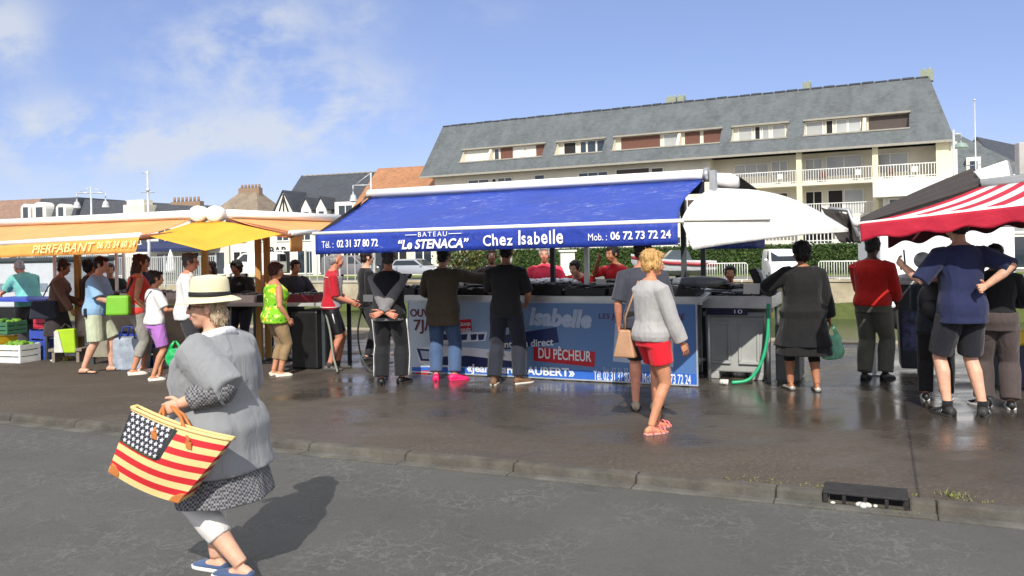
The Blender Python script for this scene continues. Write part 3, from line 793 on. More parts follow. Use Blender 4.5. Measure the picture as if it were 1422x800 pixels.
# ---------------------------------------------------------------- buildings
def slate(name, col, s=(1, 1, 1), st=.4):
    if name in _m: return _m[name]
    t = NT(name); c = lin(col)
    br = t.n('TexBrick'); br.inputs['Scale'].default_value = 1; br.inputs['Brick Width'].default_value = .36; br.inputs['Row Height'].default_value = .18; br.inputs['Mortar Size'].default_value = .008
    br.inputs['Color1'].default_value = (*mul(c, .84), 1); br.inputs['Color2'].default_value = (*mul(c, 1.16), 1); br.inputs['Mortar'].default_value = (*mul(c, .7), 1)
    sx = t.n('SeparateXYZ'); t.l(t.tc.outputs['Object'], sx.inputs[0]); cx = t.n('CombineXYZ')
    t.l(t.math('ADD', sx.outputs[0], t.math('MULTIPLY', sx.outputs[1], -.5)), cx.inputs[0]); t.l(t.math('MULTIPLY', sx.outputs[2], 1.1), cx.inputs[1])
    t.l(cx.outputs[0], br.inputs['Vector'])
    streak = t.ramp(t.noise(.8, 6, .7, stretch=(1, 1, .13)), [(.38, 0), (.68, 1)])
    cc = t.mix(t.math('MULTIPLY', streak, st), br.outputs['Color'], mul(c, 1.75))
    blot = t.ramp(t.noise(.5, 5, .7), [(.5, 0), (.7, 1)])
    cc = t.mix(t.math('MULTIPLY', blot, .3), cc, mul(c, .65))
    t.base(cc); t.set(.62, 0, .35); t.l(t.bump(br.outputs['Fac'], .3, .02), t.b.inputs['Normal'])
    _m[name] = t.m; return t.m
m_cream = mat('cream_render', (214, 208, 190), .85, var=.07, scale=.6, dirt=.15)
m_white = mat('white_paint', (225, 223, 214), .6, var=.06, scale=1.2, dirt=.12)
m_soffit = mat('grey_trim', (150, 146, 136), .7)
m_slate = slate('slate', (84, 89, 91), st=.55)
m_dslate = slate('dark_slate', (62, 66, 72), st=.2)
m_tile = slate('orange_tiles', (150, 106, 74), st=.4)
m_btile = slate('brown_tiles', (130, 104, 88), st=.3)
m_glass = glass('window_glass'); m_glass2 = glass('pale_blind_glass', (150, 152, 150), .25); m_dark = mat('dark_interior', (30, 28, 28), .7)
m_brown = mat('brown_shutter', (100, 66, 54), .6, var=.1); m_blind = mat('dark_blind', (74, 66, 62), .7); m_wblind = mat('white_blind', (206, 204, 196), .6)
B = Frame(at(1308, 300, 61), -.53)
def window(fr, parent, s0, s1, z0, z1, d, panes=2, m=None, frame=.07, fm=None, name='window'):
    q = MB(); f = frame; fm = fm or m_white
    q.fbox(fr, s0, s1, d-.02, d+.06, z1-f, z1); q.fbox(fr, s0, s1, d-.02, d+.09, z0, z0+f)
    q.fbox(fr, s0, s0+f, d-.02, d+.055, z0+f, z1-f); q.fbox(fr, s1-f, s1, d-.02, d+.055, z0+f, z1-f)
    for i in range(1, panes):
        x = s0+(s1-s0)*i/panes; q.fbox(fr, x-f*.45, x+f*.45, d-.02, d+.05, z0+f, z1-f)
    w_ = q.build(name, fm, parent)
    q = MB(); q.fbox(fr, s0+f*.5, s1-f*.5, d-.05, d+.012, z0+f*.5, z1-f*.5); q.build('pane', m or m_glass, w_)
    return w_
ap = thing('apartment_building', 'long cream apartment block with a steep grey slate roof and balconies', 'building', B.pt(-20, 0, -.4), B.rot)
# key heights measured on the photograph
zr = [B.px(x, y, .55)[1] for x, y in ((1325, 195), (1100, 211), (860, 228), (583, 248))]
ZE = 9.1; sL = B.px(583, 248, .5)[0]; sR = B.px(1326, 195, .5)[0]
print('eave z', zr, sL, sR, 'ridge', [B.px(x, y, -3.2)[1] for x, y in ((1290, 105), (900, 141), (615, 170))])
ZT = B.px(1290, 106, -3.2)[1]; sTL = B.px(615, 170, -3.2)[0]; sTR = B.px(1290, 105, -3.2)[0]
D0, D1 = .55, -3.2
def roofpt(s, t):
    """point of the front roof slope: t 0 at the eave, 1 at the ridge"""
    d = D0+(D1-D0)*t; a = sL+(sTL-sL)*t; b = sR+(sTR-sR)*t
    return B.pt(min(max(s, a), b), d, ZE+(ZT-ZE)*t)
def roofst(px, py):
    r = ray(px, py); c = V((0, 0, CAMZ)); p0 = B.pt(0, D0, ZE); nn = (B.pt(1, D0, ZE)-p0).cross(B.pt(0, D1, ZT)-p0)
    p = c+r*((p0-c).dot(nn)/r.dot(nn)); return (p-B.o).dot(B.e), (p.z-ZE)/(ZT-ZE)
ops = [((642, 211), (640, 224), (756, 199), (753, 219)), ((773, 200), (771, 215), (839, 193), (837, 211)), ((853, 191), (851, 209), (1001, 178), (1000, 200)), ((1017, 178), (1016, 196), (1094, 170), (1093, 191)), ((1118, 168), (1116, 188), (1263, 155), (1262, 178))]
slots = []
for a, b, c, d in ops:
    A, Bq, Cq, Dq = [roofst(*p) for p in (a, b, c, d)]
    slots.append(((A[0]+Bq[0])/2, (Cq[0]+Dq[0])/2, (Bq[1]+Dq[1])/2, (A[1]+Cq[1])/2))
t0 = sum(x[2] for x in slots)/5; t1 = sum(x[3] for x in slots)/5
print('slots', slots, t0, t1)
q = MB()
def rq(sa, sb, ta, tb, la=False, lb=False):
    P = [roofpt(sL-9 if la else sa, ta), roofpt(sR+9 if lb else sb, ta), roofpt(sR+9 if lb else sb, tb), roofpt(sL-9 if la else sa, tb)]
    q.add(P, [(0, 1, 2, 3)])
rq(0, 0, 0, t0, True, True); rq(0, 0, t1, 1, True, True)
xs = sorted(slots); prev = None
edges = [(None, xs[0][0])]+[(xs[i][1], xs[i+1][0]) for i in range(4)]+[(xs[4][1], None)]
for a, b in edges: rq(a or 0, b or 0, t0, t1, a is None, b is None)
DB = -12.0                                       # back of the roof
rl = [roofpt(-99, 0), roofpt(-99, 1)]; rr = [roofpt(99, 0), roofpt(99, 1)]
bl0, br0 = B.pt(sL, DB-D1+D0-2, ZE), B.pt(sR, DB-D1+D0-2, ZE); bl1, br1 = B.pt(sTL, D1-1.2, ZT), B.pt(sTR, D1-1.2, ZT)
q.add([rl[0], rl[1], bl1, bl0], [(0, 1, 2, 3)]); q.add([rr[0], br0, br1, rr[1]], [(0, 1, 2, 3)])
q.add([rl[1], rr[1], br1, bl1], [(0, 1, 2, 3)]); q.add([bl1, br1, br0, bl0], [(0, 1, 2, 3)])
roof = q.build('roof', m_slate, ap)
for px in (932, 945, 1120, 1287):
    q = MB(); s, z = B.px(px, 110, -3.6); big = px in (932, 1287)
    q.fbox(B, s-(.45 if big else .3), s+(.45 if big else .3), -4.2, -3.4, ZT-.3, ZT+.55)
    for k in (-.2, .2): q.tube([B.pt(s+k, -3.8, ZT+.5), B.pt(s+k, -3.8, ZT+.75)], .11, 8)
    q.build('chimney', mat('chimney_render', (140, 146, 128), .85), roof)
q = MB()
for i in range(46):
    s = sTL+(sTR-sTL)*(i+.5)/46; q.fbox(B, s-.42, s+.42, D1-.15, D1+.12, ZT-.08, ZT+.02+.02*(i % 3))
q.build('ridge_tiles', m_dslate, roof)
q = MB(); q.fbox(B, sL, sR, D0-.08, D0+.08, ZE-.16, ZE+.02); q.fbox(B, sL+.1, sR-.1, 0, D0-.09, ZE-.1, ZE-.02); q.build('eave', m_soffit, roof)
# recessed roof windows
for i, (a, b, x, y) in enumerate(slots):
    zb, zt = ZE+(ZT-ZE)*t0, ZE+(ZT-ZE)*t1; db, dt = D0+(D1-D0)*t0, D0+(D1-D0)*t1; dw = dt-.25
    q = MB(); q.add([B.pt(a, db, zb), B.pt(b, db, zb), B.pt(b, dw, zb), B.pt(a, dw, zb)], [(0, 1, 2, 3)])
    q.add([B.pt(a, dt, zt), B.pt(a, dw, zt), B.pt(b, dw, zt), B.pt(b, dt, zt)], [(0, 1, 2, 3)])
    q.add([B.pt(a, dw, zb), B.pt(b, dw, zb), B.pt(b, dw, zt), B.pt(a, dw, zt)], [(0, 1, 2, 3)])
    for s in (a, b): q.add([B.pt(s, db, zb), B.pt(s, dw, zb), B.pt(s, dw, zt), B.pt(s, dt, zt)], [(0, 1, 2, 3)])
    rec = q.build('roof_recess', m_cream, ap)
    q = MB(); q.fbox(B, a-.1, b+.1, dt-.1, dt+.22, zt, zt+.14); q.fbox(B, a-.06, b+.06, db-.04, db+.1, zb-.06, zb+.05); q.build('trim', m_soffit, rec)
    fill = [[(0, .33, 'w'), (.37, .44, 'g'), (.45, .60, 'b'), (.61, .74, 'w'), (.76, .88, 'w'), (.88, 1, 'b')], [(.1, .38, 'd'), (.45, .6, 'g'), (.6, .8, 'g'), (.8, 1, 'g')],
            [(.03, .44, 'b'), (.47, .63, 'b'), (.66, 1, 'b')] if 0 else [(.05, .43, 'b'), (.46, .6, 'p'), (.66, .8, 'b'), (.83, 1, 'b')], [(.08, .35, 'p'), (.38, .5, 'd'), (.52, .66, 'p'), (.70, .95, 'p')], [(.0, .18, 'p'), (.2, .28, 'd'), (.3, .42, 'p'), (.42, .55, 'p'), (.62, 1, 'k')]][i]
    for u0, u1, k in fill:
        sa, sb = a+(b-a)*u0+.02, a+(b-a)*u1-.02
        if k in 'wbk':
            q = MB(); q.fbox(B, sa, sb, dw, dw+.06, zb+.05, zt-.05); q.build('shutter', {'w': m_wblind, 'b': m_brown, 'k': m_blind}[k], rec)
        else: window(B, ap, sa, sb, zb+.05, zt-.03, dw+.03, 1, {'g': m_glass, 'd': m_dark, 'p': m_glass2}[k], .06)
    for uu in ([.345] if i == 0 else [.62] if i == 2 else [.585] if i == 4 else []):
        q = MB(); s = a+(b-a)*uu; q.add([B.pt(s-.12, db, zb), B.pt(s+.12, db, zb), B.pt(s+.12, dt, zt), B.pt(s-.12, dt, zt)]+[B.pt(s-.12, dw, zb), B.pt(s+.12, dw, zb), B.pt(s+.12, dw, zt), B.pt(s-.12, dw, zt)], [(0, 1, 2, 3), (0, 3, 7, 4), (1, 5, 6, 2)]); q.build('divider', m_cream, rec)
# walls: the front is set back behind balconies on the right part
s_b0 = B.px(985, 240, 0)[0]; sW0, sW1 = sL+1.2, B.px(1332, 230, 0)[0]
q = MB(); q.fbox(B, sW0, s_b0, -11, -.3, -.45, ZE-.1); q.fbox(B, s_b0, sW1-.6, -11, -1.7, -.45, ZE-.1); q.fbox(B, sW1-.9, sW1-.1, -11, -.05, -.45, ZE-.1)
q.build('wall', m_cream, ap)
zS = [B.px(1215, 250, 0)[1], B.px(1215, 299, 0)[1]]
print('slabs', zS)
Z2, Z1 = 6.55, 3.85
q = MB()
for z in (Z2, Z1): q.fbox(B, s_b0, sW1-1.0, -1.75, .02, z-.22, z)
q.build('balcony_slab', m_cream, ap)
m_col = mat('cream_column', (222, 214, 180), .8, var=.05)
for px in (1110, 1216):
    s = B.px(px, 260, 0)[0]; q = MB(); q.fbox(B, s-.2, s+.2, -.32, .04, -.4, ZE-.1); q.build('column', m_col, ap)
s = B.px(1309, 230, 0)[0]; q = MB(); q.fbox(B, s-.42, s+.42, -.3, .06, Z2-.3, ZE-.1); q.build('column', m_col, ap)
m_rail = mat('railing_white', (222, 222, 216), .45)
for z, a, b in ((Z2, 1012, 1108), (Z2, 1112, 1214), (Z2, 1218, 1302), (Z1, 1080, 1108), (Z1, 1112, 1214)):
    sa, sb = B.px(a, 250, 0)[0], B.px(b, 250, 0)[0]; q = MB()
    q.fbox(B, sa, sb, -.04, .04, z+.98, z+1.04); q.fbox(B, sa, sb, -.03, .03, z+.1, z+.15)
    n = int((sb-sa)/.19)
    for i in range(n+1): x = sa+(sb-sa)*i/n; q.fbox(B, x-.02, x+.02, -.02, .02, z+.0, z+1)
    q.build('railing', m_rail, ap)
def winpx(x0, x1, y0, y1, d, panes, m=m_glass, fm=None):
    s0, z1 = B.px(x0, y0, d); s1, z0 = B.px(x1, y1, d); s0b = B.px(x0, y1, d)
    z1 = (B.px(x0, y0, d)[1]+B.px(x1, y0-(x1-x0)*.055, d)[1])/2
    return window(B, ap, s0, s1, s0b[1], z1, d, panes, m, .08, fm)
for x0, x1, y0, y1, p, m in ((1019, 1068, 229, 248, 3, m_glass2), (1071, 1095, 224, 245, 2, m_glass2), (1118, 1143, 221, 250, 2, m_glass2), (1147, 1198, 217, 246, 2, m_glass2), (1211, 1262, 214, 242, 2, m_glass2)):
    winpx(x0, x1, y0, y1, -1.7, p, m)
for x0, x1, y0, y1, p, m in ((1118, 1143, 266, 300, 2, m_dark), (1149, 1172, 264, 300, 1, m_dark), (1172, 1200, 263, 300, 1, m_glass2), (1075, 1095, 268, 300, 1, m_blind)):
    winpx(x0, x1, y0, y1, -1.7, p, m)
for x0, x1, y0, y1, p, m in ((650, 680, 250, 268, 2, m_glass), (683, 690, 248, 264, 1, m_dark), (691, 712, 247, 264, 2, m_glass), (742, 757, 243, 262, 1, m_glass), (803, 845, 240, 258, 3, m_glass), (855, 903, 235, 256, 1, m_blind), (904, 922, 233, 254, 1, m_blind), (1260, 1300, 330, 352, 2, m_glass)):
    winpx(x0, x1, y0, y1, -.3, p, m)
for i in range(14):
    s = s_b0-2-i*3.4; window(B, ap, s-.9, s+.9, 4.4, 5.7, -.3, 2, m_glass if i % 3 else m_blind, .08)
    window(B, ap, s-1.1, s+1.1, .6, 2.6, -.3, 2, m_glass2 if i % 2 else m_glass, .1)
for px in (1130, 1183, 1240):
    s = B.px(px, 300, 0)[0]; window(B, ap, s-1.2, s+1.2, .3, 2.9, -1.7, 2, m_glass2 if px == 1240 else m_dark, .1)
for i, px in enumerate((1080, 1140, 1190, 1235, 1270)):   # balcony chairs as small pieces of furniture
    s = B.px(px, 240, 0)[0]; ch = thing('balcony_chair', 'small pale chair behind the balcony railing of the cream apartment block', 'chair', B.pt(s, -.8, Z2), B.rot, 'chairs on the apartment balconies')
    q = MB(); q.fbox(B, s-.22, s+.22, -1.0, -.6, Z2+.42, Z2+.46); q.build('seat', m_white if i % 2 == 0 else m_brown, ch)
    q = MB(); q.fbox(B, s-.22, s+.22, -1.04, -1.0, Z2+.46, Z2+.9); q.build('backrest', m_white if i % 2 == 0 else m_brown, ch)
    for dx in (-.19, .19):
        for dy in (-.97, -.63): q = MB(); q.fbox(B, s+dx-.015, s+dx+.015, dy-.015, dy+.015, Z2, Z2+.42); q.build('leg', m_white if i % 2 == 0 else m_brown, ch)
# low white annex to the right, with glass front
an = thing('glass_annex', 'low white building with wide glass front beside the apartment block', 'building', B.pt(3, 2.5, -.4), B.rot)
sa, zt = B.px(1212, 252, 2.5); sb = sa+22; zb2 = B.px(1212, 274, 2.5)[1]
q = MB(); q.fbox(B, sa, sb, -1.65, 2.55, zb2, zt); q.build('roof', mat('annex_white', (238, 235, 228), .6, var=.03), an)
q = MB(); q.fbox(B, sa+.6, sb, -1.6, 1.6, -.4, zb2); q.build('wall', m_white, an)
s = sa+.9
for wdt in (.9, 3.1, 3.0, 2.6, 3.0, 3.0, 3.0):
    window(B, an, s, s+wdt-.1, zb2-2.9, zb2-.05, 1.65, 1, m_glass if wdt != 2.6 else m_glass2, .16); window(B, an, s, s+wdt-.1, -.3, zb2-3.0, 1.65, 1, m_glass, .12); s += wdt
q = MB(); q.fbox(B, sa+6.0, sb, .4, .5, zt+.9, zt+.96)
for i in range(14): q.fbox(B, sa+6+i*1.1, sa+6.05+i*1.1, .42, .48, zt, zt+.9)
q.build('railing', mat('grey_steel', (120, 124, 124), .4, .6), an)
# houses behind it: slate roofs with white gables
def gable_house(name, label, fr, s0, s1, d0, d1, zeave, zridge, mroof, mwall, along=True, cat='house', wins=(), chim=(), over=.35):
    h = thing(name, label, cat, fr.pt((s0+s1)/2, d0, -.4), fr.rot)
    q = MB(); q.fbox(fr, s0, s1, d1, d0, -.45, zeave)
    if along: 
        dm = (d0+d1)/2
        for s in (s0, s1): q.add([fr.pt(s, d0, zeave), fr.pt(s, d1, zeave), fr.pt(s, dm, zridge-.1)], [(0, 1, 2)])
    else:
        sm = (s0+s1)/2
        for d in (d0, d1): q.add([fr.pt(s0, d, zeave), fr.pt(s1, d, zeave), fr.pt(sm, d, zridge-.1)], [(0, 1, 2)])
    q.build('wall', mwall, h)
    q = MB(); o = over
    if along:
        dm = (d0+d1)/2; P = [fr.pt(s0-o, d0+o, zeave-.15), fr.pt(s1+o, d0+o, zeave-.15), fr.pt(s1+o, dm, zridge), fr.pt(s0-o, dm, zridge), fr.pt(s0-o, d1-o, zeave-.15), fr.pt(s1+o, d1-o, zeave-.15)]
        q.add(P, [(0, 1, 2, 3), (3, 2, 5, 4)])
    else:
        sm = (s0+s1)/2; P = [fr.pt(s0-o, d0+o, zeave-.15), fr.pt(sm, d0+o, zridge), fr.pt(sm, d1-o, zridge), fr.pt(s0-o, d1-o, zeave-.15), fr.pt(s1+o, d0+o, zeave-.15), fr.pt(s1+o, d1-o, zeave-.15)]
        q.add(P, [(0, 1, 2, 3), (1, 4, 5, 2)])
    rf = q.build('roof', mroof, h, solid=.18)
    for s, d, wd_, z in chim:
        q = MB(); q.fbox(fr, s-wd_/2, s+wd_/2, d-.4, d+.4, zeave, z)
        for k in range(max(2, int(wd_/.4))): x = s-wd_/2+.2+k*.4; q.tube([fr.pt(x, d, z-.05), fr.pt(x, d, z+.45)], .1, 8)
        q.build('chimney', mat('old_brick', (138, 116, 96), .9), rf)
    for s, z0, wd_, hh in wins: window(fr, h, s-wd_/2, s+wd_/2, z0, z0+hh, d0+.0, 2, m_glass, .1)
    return h, rf
Rh = Frame(at(1330, 240, 78), -.53)
rhh = thing('slate_house', 'grey hipped slate roof house rising just behind the white glass annex', 'house', Rh.pt(0, 0, -.4), Rh.rot)
q = MB(); q.fbox(Rh, -6, 6.5, -9, 0, -.4, 7.4); q.build('wall', m_white, rhh)
q = MB(); q.hexa([Rh.pt(-6.4, .4, 7.3), Rh.pt(7.0, .4, 7.3), Rh.pt(7.0, -9.4, 7.3), Rh.pt(-6.4, -9.4, 7.3)], [Rh.pt(-3, -4.2, 12.2), Rh.pt(.2, -4.2, 12.2), Rh.pt(.2, -4.8, 12.2), Rh.pt(-3, -4.8, 12.2)]); rrf = q.build('roof', m_slate, rhh)
s = Rh.px(1352, 230, -.8)[0]; q = MB(); q.fbox(Rh, s-.6, s+.6, -3, -.6, 8.0, 9.6); q.build('dormer', m_white, rrf); window(Rh, rhh, s-.4, s+.4, 8.3, 9.3, -.58, 1, m_glass, .08)
gable_house('white_gable_house', 'house with bright white gable and dark slate roof above the striped awning', Frame(at(1392, 240, 92), .9), 0, 14, 0, -5, 9.8, 13.4, m_dslate, m_white, True)
# ------- the left side skyline
L1 = Frame(at(448, 350, 88), -.35)
s0 = L1.px(383, 300, 0)[0]; s1 = L1.px(505, 300, 0)[0]; ze = L1.px(440, 302, 0)[1]; zr = L1.px(440, 243, -5)[1]
hh, rf = gable_house('half_timbered_house', 'dark slate house with white half timbered gable and small white dormers', L1, s0, s1, 0, -11, ze-.2, zr, m_dslate, m_white, True, over=.3)
def dormer(fr, parent, s, wdt, d0, depth, z0, h, hr, m, timber=False):
    q = MB(); q.fbox(fr, s-wdt/2, s+wdt/2, d0-depth, d0, z0, z0+h); q.add([fr.pt(s-wdt/2, d0, z0+h), fr.pt(s+wdt/2, d0, z0+h), fr.pt(s, d0, z0+h+hr)], [(0, 1, 2)])
    dm = q.build('dormer', m_white, parent)
    q = MB(); o = .2; P = [fr.pt(s-wdt/2-o, d0+o, z0+h-.15), fr.pt(s, d0+o, z0+h+hr+.12), fr.pt(s, d0-depth, z0+h+hr+.12), fr.pt(s-wdt/2-o, d0-depth, z0+h-.15), fr.pt(s+wdt/2+o, d0+o, z0+h-.15), fr.pt(s+wdt/2+o, d0-depth, z0+h-.15)]
    q.add(P, [(0, 1, 2, 3), (1, 4, 5, 2)]); q.build('dormer_roof', m, dm, solid=.12)
    q = MB()
    if timber:
        mt_ = mat('dark_timber', (52, 46, 42), .8)
        for a, b in (((-.5, 0), (-.5, 1)), ((.5, 0), (.5, 1)), ((0, 0), (0, 1.9)), ((-.5, 1), (.5, 1)), ((-.25, 1), (0, 1.8)), ((.25, 1), (0, 1.8)), ((-.5, .05), (0, .95)), ((.5, .05), (0, .95))):
            za = z0+(a[1]*h if a[1] <= 1 else h+(a[1]-1)*hr); zb_ = z0+(b[1]*h if b[1] <= 1 else h+(b[1]-1)*hr)
            q.tube([fr.pt(s+a[0]*wdt, d0+.03, za), fr.pt(s+b[0]*wdt, d0+.03, zb_)], .09, 4)
        q.build('timber_frame', mt_, dm)
    else: q.fbox(fr, s-wdt*.25, s+wdt*.25, d0-.02, d0+.02, z0+.1*h, z0+h*.8); q.build('dormer_window', m_glass, dm)
s, z = L1.px(393, 290, 1.2); dormer(L1, hh, L1.px(394, 290, 1.2)[0], 2.6, 1.2, 4.5, ze-1.2, 1.6, 2.4, m_dslate, True)
for px in (425, 446): dormer(L1, hh, L1.px(px, 290, .6)[0], 1.25, .6, 4, ze-.6, 1.5, 1.1, m_dslate)
s = L1.px(480, 290, .6)[0]; q = MB(); q.fbox(L1, s-1.3, s+1.3, -3, .6, ze-.8, ze+1.5); q.build('dormer', m_white, hh); window(L1, hh, s-.9, s+.9, ze-.3, ze+1.2, .62, 2, m_glass, .1)
q = MB()
for i in range(16): q.fbox(L1, s0+i*(s1-s0)/16, s0+(i+.9)*(s1-s0)/16, -5.65, -5.35, zr-.02, zr+.1)
q.build('ridge_tiles', m_soffit, rf)
L2 = Frame(at(545, 350, 84), -.35); a = L2.px(492, 290, 0)[0]; b = L2.px(610, 290, 0)[0]
o_house, o_rf = gable_house('orange_roofed_house', 'house with weathered orange tiled roof beside the long apartment block', L2, a+.5, b, 1, -11, L2.px(545, 282, 1)[1]-.8, L2.px(545, 234, -5)[1], m_tile, m_cream, True)
L3 = Frame(at(170, 350, 105), -.3)
a = L3.px(32, 300, 0)[0]; b = L3.px(272, 300, 0)[0]; zt = L3.px(150, 277, -3)[1]; zb_ = L3.px(150, 303, 0)[1]
bb = L3.px(104, 300, 0)[0]
mh = thing('mansard_building', 'dark grey mansard building with rounded white dormers on the skyline', 'building', L3.pt((a+b)/2, 0, -.4), L3.rot)
q = MB(); q.fbox(L3, a, b, -12, 0, -.4, zb_-1); q.build('wall', m_white, mh)
q = MB(); P0 = [L3.pt(a, .2, zb_-1), L3.pt(bb, .2, zb_-1), L3.pt(bb, -12, zb_-1), L3.pt(a, -12, zb_-1)]; P1 = [L3.pt(a+1.4, -1.6, zt+.35), L3.pt(bb-1.0, -1.6, zt+.35), L3.pt(bb-1, -10, zt+.35), L3.pt(a+1.4, -10, zt+.35)]; q.hexa(P0, P1)
P0 = [L3.pt(bb, .0, zb_-1), L3.pt(b+3, .0, zb_-1), L3.pt(b+3, -12, zb_-1), L3.pt(bb, -12, zb_-1)]; P1 = [L3.pt(bb-.5, -2.2, zt+.1), L3.pt(b+2, -2.2, zt-1.5), L3.pt(b+2, -10, zt-1.5), L3.pt(bb-.5, -10, zt+.1)]; q.hexa(P0, P1)
q.build('roof', m_dslate, mh)
for px, wdt in ((36, 1.6), (55, 2.2), (85, 1.6)):
    s, z = L3.px(px, 295, .3); r = wdt/2; zz = L3.px(px, 292, .3)[1]
    pts = [L3.pt(s-r, .35, zz-2), L3.pt(s+r, .35, zz-2)]+[L3.pt(s+r*math.cos(t), .35, zz+.2+r*math.sin(t)*.8) for t in [math.pi*j/8 for j in range(9)]]
    q = MB(); q.prism(pts, -L3.n*2.5); dm = q.build('dormer', m_white, mh)
    q = MB(); q.fbox(L3, s-r*.5, s+r*.5, .34, .40, zz-1.4, zz+.4); q.build('dormer_window', m_glass, dm)
s = L3.px(184, 288, .5)[0]; z = L3.px(184, 284, .5)[1]; q = MB(); q.fbox(L3, s-1.6, s+1.6, -2, .3, z-2, z); q.fbox(L3, s-1.3, s+1.3, -1.6, .0, z, z+.6); q.build('chimney', m_cream, mh)
L4 = Frame(at(20, 350, 115), -.3)
gable_house('brown_roofed_house', 'house with brown tiled roof at the far end of the skyline', L4, L4.px(-60, 300, 0)[0], L4.px(32, 300, 0)[0], 0, -10, L4.px(20, 306, 0)[1]-.5, L4.px(30, 278, -5)[1], m_btile, m_cream, True)
L5 = Frame(at(315, 350, 100), -.3)
a, b = L5.px(277, 290, 0)[0], L5.px(352, 290, 0)[0]; zt = L5.px(320, 268, -5)[1]; zb_ = L5.px(320, 296, 0)[1]
ph = thing('hipped_roof_house', 'house with pointed mottled grey tiled roof and wide chimney pots', 'house', L5.pt((a+b)/2, 0, -.4), L5.rot)
q = MB(); q.fbox(L5, a, b, -10, 0, -.4, zb_-1.5); q.build('wall', m_cream, ph)
q = MB(); q.hexa([L5.pt(a-1, .5, zb_-1.6), L5.pt(b+1, .5, zb_-1.6), L5.pt(b+1, -10.5, zb_-1.6), L5.pt(a-1, -10.5, zb_-1.6)], [L5.pt((a+b)/2-1.2, -4.6, zt), L5.pt((a+b)/2+1.2, -4.6, zt), L5.pt((a+b)/2+1.2, -5.4, zt), L5.pt((a+b)/2-1.2, -5.4, zt)])
rf = q.build('roof', slate('mottled_tiles', (120, 108, 92), st=.5), ph)
q = MB(); s = (a+b)/2; q.fbox(L5, s-1.4, s+1.6, -5.3, -4.5, zt-1.2, zt+.5)
for k in range(6): q.tube([L5.pt(s-1.1+k*.5, -4.9, zt+.45), L5.pt(s-1.1+k*.5, -4.9, zt+.95)], .16, 8)
q.build('chimney', mat('old_brick', (138, 116, 96), .9), rf); q = MB()
s2 = L5.px(262, 290, -3)[0]; zq = L5.px(262, 280, -3)[1]; q.fbox(L5, s2-2.4, s2+2, -3.4, -2.6, 0, zq)
for k in range(7): q.tube([L5.pt(s2-2.1+k*.6, -3, zq-.05), L5.pt(s2-2.1+k*.6, -3, zq+.6)], .16, 8)
q.build('chimney', mat('old_brick', (138, 116, 96), .9), rf)
# white waterfront shops under the roofs
W = Frame(at(300, 350, 80), -.3)
def shop(label, x0, x1, ytop, mwall, wins, name='waterfront_shop', sign=None, awn=None):
    a, b = W.px(x0, 350, 0)[0], W.px(x1, 350, 0)[0]; z = W.px((x0+x1)/2, ytop, 0)[1]
    h = thing(name, label, 'building', W.pt((a+b)/2, 0, -.4), W.rot)
    q = MB(); q.fbox(W, a, b, -9, 0, -.4, z); q.build('wall', mwall, h)
    q = MB(); q.fbox(W, a-.2, b+.2, -9.2, .25, z, z+.35); q.build('cornice', m_soffit, h)
    for i in range(wins):
        s = a+(b-a)*(i+.5)/wins; wd_ = (b-a)/wins*.6
        window(W, h, s-wd_/2, s+wd_/2, 2.9, min(z-.5, 4.5), .02, 2, m_glass, .1); window(W, h, s-wd_*.62, s+wd_*.62, -.2, 2.1, .02, 2, m_glass if i % 2 else m_dark, .12)
    if sign:
        s0_, s1_, y0_, y1_ = sign[1:]; lettering(sign[0], lambda s, z: W.pt(s, .05, z), W.px(s0_, 350, .05)[0], W.px(s1_, 350, .05)[0], W.px(s0_, y1_, .05)[1], W.px(s0_, y0_, .05)[1], mat('sign_black', (24, 24, 24), .5), h, .02, name='sign_lettering')
    if awn:
        c0, c1 = awn; s0_, s1_ = W.px(c0, 350, 0)[0], W.px(c1, 350, 0)[0]
        zz = W.px(c0, 336, 0)[1]; z2 = W.px(c0, 349, 3)[1]
        q = MB(); q.hexa([W.pt(s0_, 3, z2-.05), W.pt(s1_, 3, z2-.05), W.pt(s1_, .02, zz-.05), W.pt(s0_, .02, zz-.05)], [W.pt(s0_, 3, z2+.25), W.pt(s1_, 3, z2+.25), W.pt(s1_, .02, zz+.05), W.pt(s0_, .02, zz+.05)]); q.build('awning', mat('navy_canvas', (38, 48, 84), .8), h)
shop('pale cream waterfront shop at the far end of the row', -90, 112, 312, m_cream, 6)
shop('white waterfront shop with a long navy awning', 114, 318, 306, mat('shop_white', (206, 202, 190), .8, var=.06, scale=.5), 6, awn=(208, 308))
shop('white bar with black lettering on its front wall', 320, 470, 318, mat('bar_white', (212, 208, 198), .8, var=.05, scale=.5), 5, sign=('BAR', 374, 399, 343, 353))
shop('low cream waterfront shop between the bar and the apartment block', 472, 640, 330, m_cream, 5)
# hedge in front of the apartment block, railing above it
HG = Frame(at(1100, 350, 57.5), -.53)
ha, hb = HG.px(650, 350, 0)[0], HG.px(1242, 350, 0)[0]
q = MB(); z1 = 1.72; z0 = -.38; rg = random.Random(5)
q.fbox(HG, ha, hb, -1.1, -.15, z0, z1-.15)
for i in range(15000):
    s = rg.uniform(ha, hb); top = rg.random() < .22
    d = rg.uniform(-1.15, .0) if top else rg.gauss(-.05, .06); z = z1-.1+rg.gauss(0, .05) if top else rg.uniform(z0+.25, z1)
    p = HG.pt(s, d, z); r = rg.uniform(.06, .12); nx = V((rg.gauss(0, 1), rg.gauss(-.6, 1), rg.gauss(.3, 1))).normalized(); ux = nx.orthogonal().normalized()*r; uy = nx.cross(ux).normalized()*r*.6
    q.add([p-ux, p-uy, p+ux, p+uy], [(0, 1, 2, 3)], rg.choice((0, 0, 1, 2)))
